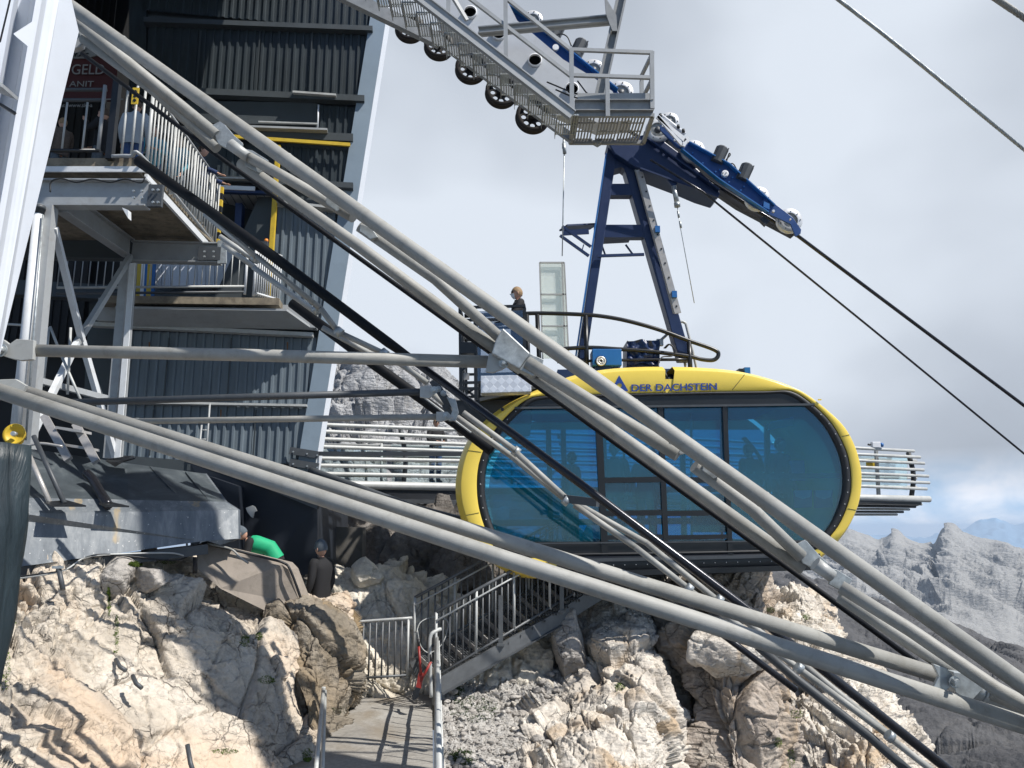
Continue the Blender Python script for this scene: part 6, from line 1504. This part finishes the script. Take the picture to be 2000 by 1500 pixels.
part('link_plate', 'blue_bright', car, lambda m: m.prism([P(1492, 393, DK-.09), P(1503, 398, DK-.09), P(1503, 409, DK-.09), P(1491, 404, DK-.09)], (0, .03, 0)))
for (u, v, r_) in ((1510, 413, .03), (1543, 429, .02), (1294, 247, .02), (1318, 274, .03)): part('pivot_bolt', 'white_metal', car, lambda m: m.lathe(P(u, v, DK-.09), (0, -1, 0), [(0, r_), (.03, r_*.8)], 12))
pc = part('pivot_cap', 'white_paint', car, lambda m: m.lathe(P(1415, 341, DK-.04), (0, -1, 0), [(0, .066), (.05, .064), (.055, .055)], 26))
for a, b in ((-3, -3), (3, -3), (-3, 3), (3, 3)): part('bolt', 'black_paint', pc, lambda m: m.lathe(P(1415+a, 341+b, DK-.1), (0, -1, 0), [(0, .011), (.008, .011)], 8))
for (u, v) in ((1372, 320), (1397, 337), (1423, 357), (1446, 373), (1405, 333), (1430, 348), (1452, 366), (1352, 300)): part('bolt', 'blue_bright', car, lambda m: m.lathe(P(u, v, DK-.01), (0, -1, 0), [(0, .013), (.04, .013)], 8))
def motor(u, v, d=DK-.15):
    t = Vector((.42, 0, .9)).normalized()
    mm = part('motor', 'pipe_dark', car, lambda m: m.lathe(P(u, v, d+.15), t, [(-.16, .12), (.14, .125), (.17, .10)], 10, False))
    for k in range(6): part('motor_rib', 'black_paint', mm, lambda m: m.bar(P(u, v, d+.15)+Vector((math.cos(k*1.05)*.11, -.06-.04*math.sin(k), 0))-t*.14, P(u, v, d+.15)+Vector((math.cos(k*1.05)*.11, -.06-.04*math.sin(k), 0))+t*.13, .015, .02))
motor(1405, 304); motor(1454, 338)
part('motor_cable', 'black_rubber', car, lambda m: (m.tube(smooth_open([P(1418, 312, DK), P(1426, 303, DK), P(1424, 300, DK), P(1418, 318, DK)]), .012, 8), m.tube(smooth_open([P(1420, 322, DK), P(1432, 320, DK), P(1440, 334, DK)]), .012, 8)))
part('rope_gripper', 'black_paint', car, lambda m: m.prism([P(1484, 428, DK), P(1492, 422, DK), P(1504, 430, DK), P(1496, 440, DK)], (0, .1, 0)))
part('front_bracket', 'white_paint', car, lambda m: (m.bar(P(1284, 228, DK-.1), P(1338, 276, DK-.1), .05, .07), m.bar(P(1284, 228, DK-.1), P(1332, 284, DK-.1), .05, .05), m.bar(P(1343, 268, DK-.1), P(1334, 286, DK-.1), .05, .07, (1, 0, 0)), m.bar(P(1322, 262, DK-.1), P(1330, 278, DK-.1), .04, .04, (1, 0, 0)), m.tube([P(1292, 226, DK+.2), P(1338, 262, DK+.2)], .035)))
for (u, v) in ((1290, 228), (1325, 250), (1335, 258)): part('sensor', 'black_paint', car, lambda m: m.lathe(P(u, v, DK), (0, .2, 1), [(0, .03), (.06, .03)], 10))
# carriage half hidden behind the catwalk
carriage([(930, -30), (952, -16), (1040, 42), (1120, 112), (1200, 172), (1214, 186), (1206, 198), (1180, 190), (1150, 158), (1090, 112), (1030, 60), (930, -8)], d=12.2, th=.05)
part('beam_flange', 'blue_bright', car, lambda m: (m.bar(P(940, -22, 12.15), P(1040, 42, 12.15), .12, .02), m.bar(P(1040, 42, 12.15), P(1206, 176, 12.15), .12, .02), m.bar(P(1030, 62, 12.15), P(1180, 190, 12.15), .12, .02)))
wheelset(1158, 140, .215, 12.45); wheelset(1212, 184, .23, 12.4); wheelset(1040, 42, .19, 12.5)
motor(1086, 62, 12.1); motor(1130, 96, 12.1)
pc = part('pivot_cap', 'white_paint', car, lambda m: m.lathe(P(1085, 95, 12.1), (0, -1, 0), [(0, .056), (.05, .054)], 22))
part('motor_cable', 'black_rubber', car, lambda m: m.tube(smooth_open([P(1084, 70, 12.1), P(1095, 66, 12.1), P(1108, 72, 12.1), P(1116, 90, 12.1)]), .012, 8))
# damper with wire
part('damper', 'galvanised', car, lambda m: (m.tube([P(1316, 364, DH-.4), P(1322, 396, DH-.4)], .045, 14), m.tube([P(1322, 396, DH-.4), P(1323, 404, DH-.4)], .055, 14)))
part('damper_wire', 'galvanised', car, lambda m: (m.tube([P(1323, 404, DH-.4), P(1330, 450, DH-.35), P(1356, 592, DH-.2)], .008, 6), m.tube([P(1324, 412, DH-.4), P(1326, 425, DH-.4)], .02, 8), m.tube([P(1328, 432, DH-.4), P(1330, 445, DH-.4)], .022, 8)))
# glazed cabinet ladder guard standing behind the cabin roof
gc = thing('glazed_guard', 'tall pale glazed guard frame standing behind the roof railing left of the blue hanger', 'glass guard', P(1085, 690, 15.4))
part('glass', 'frosted_glass', gc, lambda m: m.prism([P(1055, 514, 15.4), P(1102, 514, 15.4), P(1111, 700, 15.4), P(1061, 700, 15.4)], (0, .02, 0)))
part('back_sheet', 'frosted_glass', gc, lambda m: m.prism([P(1055, 514, 15.7), P(1102, 514, 15.7), P(1111, 700, 15.7), P(1061, 700, 15.7)], (0, .02, 0)))
for a, b in (((1054, 513), (1060, 702)), ((1102, 513), (1111, 702)), ((1054, 513), (1102, 513)), ((1056, 575), (1105, 575)), ((1058, 637), (1108, 637)), ((1098, 514), (1104, 700))):
    part('frame', 'pipe_light', gc, lambda m: m.bar(P(*a, 15.35), P(*b, 15.35), .035, .03))
# panel joints and grime on the shell face
for (u, v) in ((1450, 741), (1110, 750), (1655, 850), (912, 880), (905, 1010), (1683, 1000)):
    k = ang(u, v)
    part('panel_joint', 'black_paint', car, lambda m: m.bar(Cb(*inset(RI[k], RO[k], .05), -.002), Cb(*inset(RI[k], RO[k], cham(k)), -.002), .004, .008))
# ============================================================ people
def skin_mesh(chains, radii, sub=1):
    """chains: lists of joint names; positions in radii dict name -> (Vector, radius)"""
    names = list(radii); idx = {n: i for i, n in enumerate(names)}
    me = bpy.data.meshes.new('sk'); me.from_pydata([radii[n][0] for n in names], [(idx[c[i]], idx[c[i+1]]) for c in chains for i in range(len(c)-1)], [])
    o = bpy.data.objects.new('sk', me); COL.objects.link(o)
    md = o.modifiers.new('s', 'SKIN'); md.use_smooth_shade = True; md.branch_smoothing = .6
    lay = me.skin_vertices[0].data if me.skin_vertices else None
    if lay is None:
        bmx = bmesh.new(); bmx.from_mesh(me); bmx.verts.layers.skin.verify(); bmx.to_mesh(me); bmx.free(); lay = me.skin_vertices[0].data
    for i, n_ in enumerate(names): r_ = radii[n_][1]; lay[i].radius = r_ if isinstance(r_, tuple) else (r_, r_); lay[i].use_root = (i == 0)
    sb = o.modifiers.new('u', 'SUBSURF'); sb.levels = sub; sb.render_levels = sub
    dg = bpy.context.evaluated_depsgraph_get(); ev = o.evaluated_get(dg).to_mesh()
    vs_ = [v.co.copy() for v in ev.vertices]; fs = [list(p.vertices) for p in ev.polygons]
    o.evaluated_get(dg).to_mesh_clear(); bpy.data.objects.remove(o); bpy.data.meshes.remove(me)
    return vs_, fs
V3 = Vector
def person(label, foot, h=1.75, yaw=0.0, bend=0.0, arms='down', jacket='cloth_black', trousers='cloth_jeans', hair='hair_brown', hat=None, mask=False, shades=False, vest=None, head_pitch=0.0, group=None, backpack=None, sub=1, name='person'):
    root = thing(name, label, 'person', foot, group); s_ = h/1.75
    J = {'pel': V3((0, 0, .95)), 'spi': V3((0, .0, 1.12)), 'che': V3((0, -.01, 1.32)), 'nek': V3((0, 0, 1.455)), 'hd0': V3((0, .015, 1.53)), 'hd1': V3((0, .02, 1.625)),
         'shl': V3((-.17, 0, 1.42)), 'shr': V3((.17, 0, 1.42)), 'hil': V3((-.09, 0, .90)), 'hir': V3((.09, 0, .90)), 'knl': V3((-.10, .02, .49)), 'knr': V3((.10, .02, .49)), 'anl': V3((-.10, -.01, .09)), 'anr': V3((.10, -.01, .09)), 'tol': V3((-.11, .15, .04)), 'tor': V3((.11, .15, .04))}
    poses = {'down': ((-.23, -.01, 1.13), (-.22, .10, .90), (.23, -.01, 1.13), (.22, .10, .90)),
             'front': ((-.24, .10, 1.15), (-.10, .30, 1.10), (.24, .10, 1.15), (.10, .30, 1.10)),
             'rail': ((-.25, .12, 1.18), (-.22, .38, 1.08), (.25, .12, 1.18), (.22, .38, 1.08)),
             'up': ((-.24, .12, 1.22), (-.12, .26, 1.42), (.24, .05, 1.15), (.16, .26, 1.05)),
             'reach': ((-.22, .18, 1.18), (-.16, .36, .98), (.22, .18, 1.18), (.16, .36, .98))}
    a_ = poses[arms]
    J['ell'], J['wrl'], J['elr'], J['wrr'] = (V3(q) for q in a_)
    if bend:
        M_ = Matrix.Rotation(-bend, 3, 'X')
        for k_ in ('spi', 'che', 'nek', 'hd0', 'hd1', 'shl', 'shr', 'ell', 'elr', 'wrl', 'wrr'):
            f_ = .55 if k_ == 'spi' else 1.0; MM = Matrix.Rotation(-bend*f_, 3, 'X'); J[k_] = MM @ (J[k_]-J['pel'])+J['pel']
        if arms == 'reach':
            for sgn, e_, w_ in ((-1, 'ell', 'wrl'), (1, 'elr', 'wrr')):
                sh = J['shl' if sgn < 0 else 'shr']; J[e_] = sh+V3((sgn*.05, .05, -.27)); J[w_] = J[e_]+V3((-sgn*.04, .08, -.22))
    Rz = Matrix.Rotation(yaw, 3, 'Z'); F_ = V3(foot)
    T = lambda p: Rz @ (p*s_)+F_
    def r(k_, rad): return (T(J[k_]), (rad[0]*s_, rad[1]*s_) if isinstance(rad, tuple) else rad*s_)
    R1 = {'pel': r('pel', (.13, .095)), 'spi': r('spi', (.12, .09)), 'che': r('che', (.14, .10)), 'nek': r('nek', .055), 'hd0': r('hd0', .055),
          'shl': r('shl', .055), 'shr': r('shr', .055), 'ell': r('ell', .042), 'elr': r('elr', .042), 'wrl': r('wrl', .028), 'wrr': r('wrr', .028),
          'hil': r('hil', .085), 'hir': r('hir', .085), 'knl': r('knl', .055), 'knr': r('knr', .055), 'anl': r('anl', .04), 'anr': r('anr', .04), 'tol': r('tol', .035), 'tor': r('tor', .035)}
    ch = [['pel', 'spi', 'che', 'nek', 'hd0'], ['che', 'shl', 'ell', 'wrl'], ['che', 'shr', 'elr', 'wrr'], ['pel', 'hil', 'knl', 'anl', 'tol'], ['pel', 'hir', 'knr', 'anr', 'tor']]
    # palms and fingers
    for sg, wk, ek in ((-1, 'wrl', 'ell'), (1, 'wrr', 'elr')):
        d_ = (J[wk]-J[ek]).normalized(); side = d_.cross(V3((0, 0, 1)));
        if side.length < .3: side = V3((0, 1, 0))
        side.normalize(); cur = d_.cross(side)*(-.3)
        nm = 'pa'+wk; J[nm] = J[wk]+d_*.07; R1[nm] = r(nm, (.032, .018)); ch.append([wk, nm])
        for fi in range(4):
            f0, f1, f2 = nm+'a%d' % fi, nm+'b%d' % fi, nm+'c%d' % fi; o_ = side*((fi-1.5)*.019); L_ = (.036, .042, .04, .03)[fi]
            J[f0] = J[nm]+d_*.03+o_; J[f1] = J[f0]+d_*L_+cur*.02; J[f2] = J[f1]+d_*L_*.7+cur*.05
            for q_, rd in ((f0, .010), (f1, .009), (f2, .007)): R1[q_] = r(q_, rd)
            ch.append([nm, f0, f1, f2])
        t0, t1 = nm+'t0', nm+'t1'; J[t0] = J[wk]+d_*.045-side*.035; J[t1] = J[t0]+d_*.035-side*.012+cur*.03
        for q_, rd in ((t0, .011), (t1, .008)): R1[q_] = r(q_, rd)
        ch.append([wk, t0, t1])
    vs_, fs = skin_mesh(ch, R1, sub)
    # head: shaped ellipsoid with nose, brow, chin and ears in the same mesh
    up = (J['hd1']-J['nek']).normalized(); Rb = Matrix.Rotation(-(bend*.75)+head_pitch, 3, 'X')
    hc = J['hd1'] if not bend else J['nek']+Rb @ V3((0, .02, .19))
    def head_pt(th, ph, grow=0.0):
        x = math.sin(th)*math.cos(ph); y = math.sin(th)*math.sin(ph); z = math.cos(th)
        rx, ry, rz = .076+grow, .097+grow, .118+grow
        p = V3((x*rx, y*ry, z*rz))
        if z < 0: p.x *= 1+.28*z; p.y *= 1+.05*z
        if y > .75:
            if -.35 < z < .15: p.y += .022*max(0, 1-abs(x)*5)*(1-abs(z+.15)/.35 if abs(z+.15) < .35 else 0)
            if .1 < z < .3: p.y += .004
            if .0 < z < .16 and .15 < abs(x) < .5: p.y -= .008
            if -.62 < z < -.45: p.y += .004
        return p
    H = []; nt_, np_ = 20, 28
    for i in range(nt_+1):
        for j in range(np_): H.append(T(hc+Rb @ head_pt(math.pi*i/nt_, 2*math.pi*j/np_)))
    o_ = len(vs_); vs_ += H; fs += [[o_+i*np_+j, o_+(i+1)*np_+j, o_+(i+1)*np_+(j+1) % np_, o_+i*np_+(j+1) % np_] for i in range(nt_) for j in range(np_)]
    m = MB(); m.add(vs_, fs, True)
    for sg in (-1, 1): 
        c_ = T(hc+Rb @ V3((sg*.076, 0, -.01))); k0 = len(m.v); m.sphere(c_, .028*s_, 6, (.4, .7, 1.1))
    m.build('body', 'skin', root)
    # hair / hat
    def cap(nm_, mat, zmin, grow, front=.25, tall=1.0):
        V = []; F = []; mm_ = MB(); n1_, n2_ = 12, 28
        for i in range(n1_+1):
            for j in range(n2_):
                ph = 2*math.pi*j/n2_; lim = math.acos(max(-1, min(1, zmin+(front-zmin)*max(0, math.sin(ph))**.5 if math.sin(ph) > 0 else zmin)))
                q_ = head_pt(lim*i/n1_, ph, grow); q_.z *= (tall if q_.z > 0 else 1); V.append(T(hc+Rb @ q_))
        F = [(i*n2_+j, (i+1)*n2_+j, (i+1)*n2_+(j+1) % n2_, i*n2_+(j+1) % n2_) for i in range(n1_) for j in range(n2_)]
        mm_.add(V, F, True); return mm_.build(nm_, mat, root)
    if hat: cap('beanie', hat, -.38, .014, .22, 1.12)
    else: cap('hair', hair, -.35, .008, .5)
    if mask:
        mm_ = MB(); V = [T(hc+Rb @ (head_pt(math.pi*(.55+.30*i/8), math.pi*(.22+.56*j/12), .012)+V3((0, .012*math.sin(math.pi*j/12), 0)))) for i in range(9) for j in range(13)]
        mm_.add(V, [(i*13+j, (i+1)*13+j, (i+1)*13+j+1, i*13+j+1) for i in range(8) for j in range(12)], True); mm_.build('face_mask', 'mask_white', root)
    if shades:
        mm_ = MB()
        for sg in (-1, 1):
            c_ = hc+Rb @ V3((sg*.034, .098, .016)); mm_.lathe(T(c_), Rz @ (Rb @ V3((sg*.25, 1, 0))), [(-.004, .027*s_), (.004, .027*s_)], 14)
            mm_.bar(T(hc+Rb @ V3((sg*.062, .085, .022))), T(hc+Rb @ V3((sg*.08, -.01, .02))), .004, .008)
        mm_.bar(T(hc+Rb @ V3((-.03, .104, .022))), T(hc+Rb @ V3((.03, .104, .022))), .006, .006); mm_.build('sunglasses', 'black_paint', root)
    # jacket and trousers
    tors = Rz @ V3((1, 0, 0))
    def loft_el(m, sts, n=20):
        """sts: list of (centre joint-space, half width, half depth)"""
        C_ = [T(q[0]) for q in sts]; V = []
        for i, q in enumerate(sts):
            ax = (C_[min(i+1, len(C_)-1)]-C_[max(i-1, 0)]).normalized(); fy = ax.cross(tors).normalized()
            for k in range(n):
                a_ = 2*math.pi*k/n; cx, sx = math.cos(a_), math.sin(a_); e_ = .8
                V.append(C_[i]+tors*(math.copysign(abs(cx)**e_, cx)*q[1]*s_)+fy*(math.copysign(abs(sx)**e_, sx)*q[2]*s_))
        o__ = len(m.v); m.add(V, [(i*n+k, i*n+(k+1) % n, (i+1)*n+(k+1) % n, (i+1)*n+k) for i in range(len(sts)-1) for k in range(n)], True)
    hipc = (J['hil']+J['hir'])/2; dn = (J['pel']-J['spi']).normalized()
    mm_ = MB(); loft_el(mm_, [(J['pel']+dn*.12, .165, .125), (J['pel']+dn*.02, .17, .13), (J['spi'], .155, .12), (J['che'], .18, .13), ((J['che']*.45+J['nek']*.55), .19, .115), (J['nek']+(J['nek']-J['che'])*-.08, .12, .09), (J['nek']+(J['nek']-J['che'])*.14, .068, .068), (J['nek']+(J['nek']-J['che'])*.30, .062, .064)])
    for sh, el, wr in (('shl', 'ell', 'wrl'), ('shr', 'elr', 'wrr')):
        ps = smooth_open([T(J[sh]*.75+J['che']*.25+V3((0, 0, .0))), T(J[sh]+V3((0, 0, -.02))), T(J[el]), T(J[wr])], 4)
        rs = [(.075, .072, .055, .042)[min(3, i//4)]+((.072, .055, .042, .042)[min(3, i//4)]-(.075, .072, .055, .042)[min(3, i//4)])*((i % 4)/4) for i in range(len(ps))]
        mm_.tube(ps, [q*s_ for q in rs], 14)
    mm_.build('jacket', jacket, root)
    mm_ = MB(); loft_el(mm_, [(hipc-V3((0, 0, .07)), .13, .10), (hipc-V3((0, 0, .0)), .165, .115), (J['pel']+V3((0, 0, .03)), .15, .11)])
    for hi, kn, an in (('hil', 'knl', 'anl'), ('hir', 'knr', 'anr')):
        ps = smooth_open([T(J[hi]+V3((0, 0, .01))), T(J[kn]), T(J[an]+V3((0, 0, -.02)))], 5); n_p = len(ps)
        mm_.tube(ps, [(.092-.036*(i/(n_p-1)))*s_ for i in range(n_p)], 14)
    mm_.build('trousers', trousers, root)
    for sg, a1, t1 in ((-1, 'anl', 'tol'), (1, 'anr', 'tor')):
        mm_ = MB(); p0 = R1[a1][0]; p1 = R1[t1][0]; mm_.tube([p0+(p0-p1)*.35-V3((0, 0, .03)), p0-V3((0, 0, .03)), p1, p1+(p1-p0)*.3], [.035, .052, .05, .02], 12); mm_.build('shoe', 'black_rubber', root)
    if vest:
        mm_ = MB(); loft_el(mm_, [(J['pel']+dn*.06, .182, .142), (J['spi'], .172, .137), (J['che'], .198, .148), ((J['che']*.45+J['nek']*.55), .19, .132), (J['nek']+(J['nek']-J['che'])*-.06, .13, .10)]); mm_.build('vest', vest, root)
    if backpack:
        mm_ = MB(); c_ = J['che']*.7+J['spi']*.3+V3((0, -.19, 0)); mm_.sphere(T(c_), .15*s_, 10, (.95, .7, 1.35)); mm_.build('backpack', backpack, root)
    return root
# man on the cabin roof platform
pz = Cb(1000, 772, 1).z
person('man with sunglasses and white face mask standing in the black cage on the cabin roof', (P(1012, 600, 13.7).x, 13.7, P(1012, 560, 13.7).z-1.80), 1.80, R(102), arms='rail', jacket='cloth_black', hair='hair_fair', mask=True, shades=True, trousers='cloth_navy')
# worker with the beanie beside the rocks
person('man in grey knitted beanie, black jacket and blue jeans standing among the rocks', (P(630, 1050, 12.3).x, 12.3, P(627, 1050, 12.3).z-1.84), 1.80, R(62), arms='down', jacket='cloth_black', trousers='cloth_jeans', hat='cloth_grey', head_pitch=R(-14))
# worker bending in green vest
wf = P(534, 1130, 12.1)
person('worker in bright green vest bending forward beside the dark wall', (wf.x, wf.y, P(520, 1040, 12.1).z-1.22), 1.58, R(100), bend=R(58), arms='reach', jacket='cloth_black', trousers='cloth_grey', hat='cloth_grey', vest='cloth_green')
# person on the terrace
person('person in black jacket and light jeans standing at the terrace rails left of the cabin', (P(850, 900, 20.6).x, 20.6, P(850, 945, 20.6).z), 1.76, R(-150), arms='front', jacket='cloth_black', trousers='cloth_jeans', hair='hair_fair', shades=True)
# visitors on the upper platform
zt = zfl
for (u, v, d, yw, jk, tr_, hr_, pose, lb_, hh) in (
        (262, 265, 12.2, 10, 'cloth_white', 'cloth_jeans', 'hair_brown', 'down', 'visitor in pale jacket seen from behind through the platform bars', 1.62),
        (302, 275, 12.9, 200, 'cloth_cyan', 'cloth_jeans', 'hair_brown', 'front', 'visitor in turquoise jacket behind the middle of the platform railing', 1.5),
        (352, 262, 13.5, 160, 'cloth_cyan', 'cloth_grey', 'hair_fair', 'down', 'taller visitor in turquoise jacket near the far end of the platform railing', 1.62),
        (398, 250, 14.0, -82, 'cloth_navy', 'cloth_grey', 'hair_brown', 'rail', 'visitor in navy jacket leaning hands on the end of the platform railing', 1.72),
        (200, 270, 12.6, 90, 'cloth_black', 'cloth_grey', 'hair_brown', 'up', 'dark clothed visitor behind the platform gate', 1.7),
        (118, 290, 12.4, 60, 'cloth_brown', 'cloth_grey', 'hair_fair', 'front', 'visitor in brown jacket at the left end of the platform railing', 1.4)):
    person(lb_, (P(u, v, d).x, d, zt), hh, R(yw), arms=pose, jacket=jk, trousers=tr_, hair=hr_, group='visitors on the upper platform')
# passengers
fz = Cb(1300, 1070, 0).z
for (u, dd, yw, jk, lb_, hh) in (
        (1202, .9, 160, 'cloth_black', 'passenger seen through the second cabin window from the left', 1.78),
        (1262, 1.6, -20, 'cloth_navy', 'passenger just left of the middle cabin door post', 1.74),
        (1470, 1.2, 30, 'cloth_black', 'passenger in dark coat at the left of the right cabin window', 1.80),
        (1530, 1.0, -150, 'cloth_grey', 'taller passenger in the middle of the right cabin window', 1.88),
        (1120, 1.9, 60, 'cloth_navy', 'passenger behind the leftmost cabin window', 1.72)):
    person(lb_, (Cb(u, 1000, dd).x*(DC_+dd)/DC_, DC_+dd, fz), hh, R(yw), arms='down', jacket=jk, trousers='cloth_grey', hair='hair_brown', group='passengers in the cabin')
# girder added unseen above the frame, placed to shade the cream rock
og = thing('shade_girder', 'unseen grey girder added above the view to shade the cream rock', 'girder', P(700, -900, 6))
ga, gb = P(215, 1085, 11.0)+sdir*15, P(600, 1440, 9.3)+sdir*15
ex_ = (ga-gb).normalized()
part('shade_beam', 'steel_grey', og, lambda m: m.bar(ga+ex_*.4, gb-ex_*1.2, .8, .5))
part('flange', 'steel_grey', og, lambda m: m.bar(ga+ex_*.4+Vector((0, 0, .27)), gb-ex_*1.2+Vector((0, 0, .27)), .95, .04))
# far air: one closed box round the scene
hz = MB(); hz.box((0, 4600, -375), (26000, 17000, 850))
m_, t_, b_ = new_mat('haze'); t_.nodes.remove(b_)
pv = t_.nodes.new('ShaderNodeVolumePrincipled'); pv.inputs['Density'].default_value = .00015; pv.inputs['Color'].default_value = (.62, .78, 1, 1)
t_.links.new(pv.outputs[0], [n for n in t_.nodes if n.type == 'OUTPUT_MATERIAL'][0].inputs['Volume'])
tag(hz.build('haze', 'haze'), 'pale blue mountain haze', 'haze', kind='stuff')
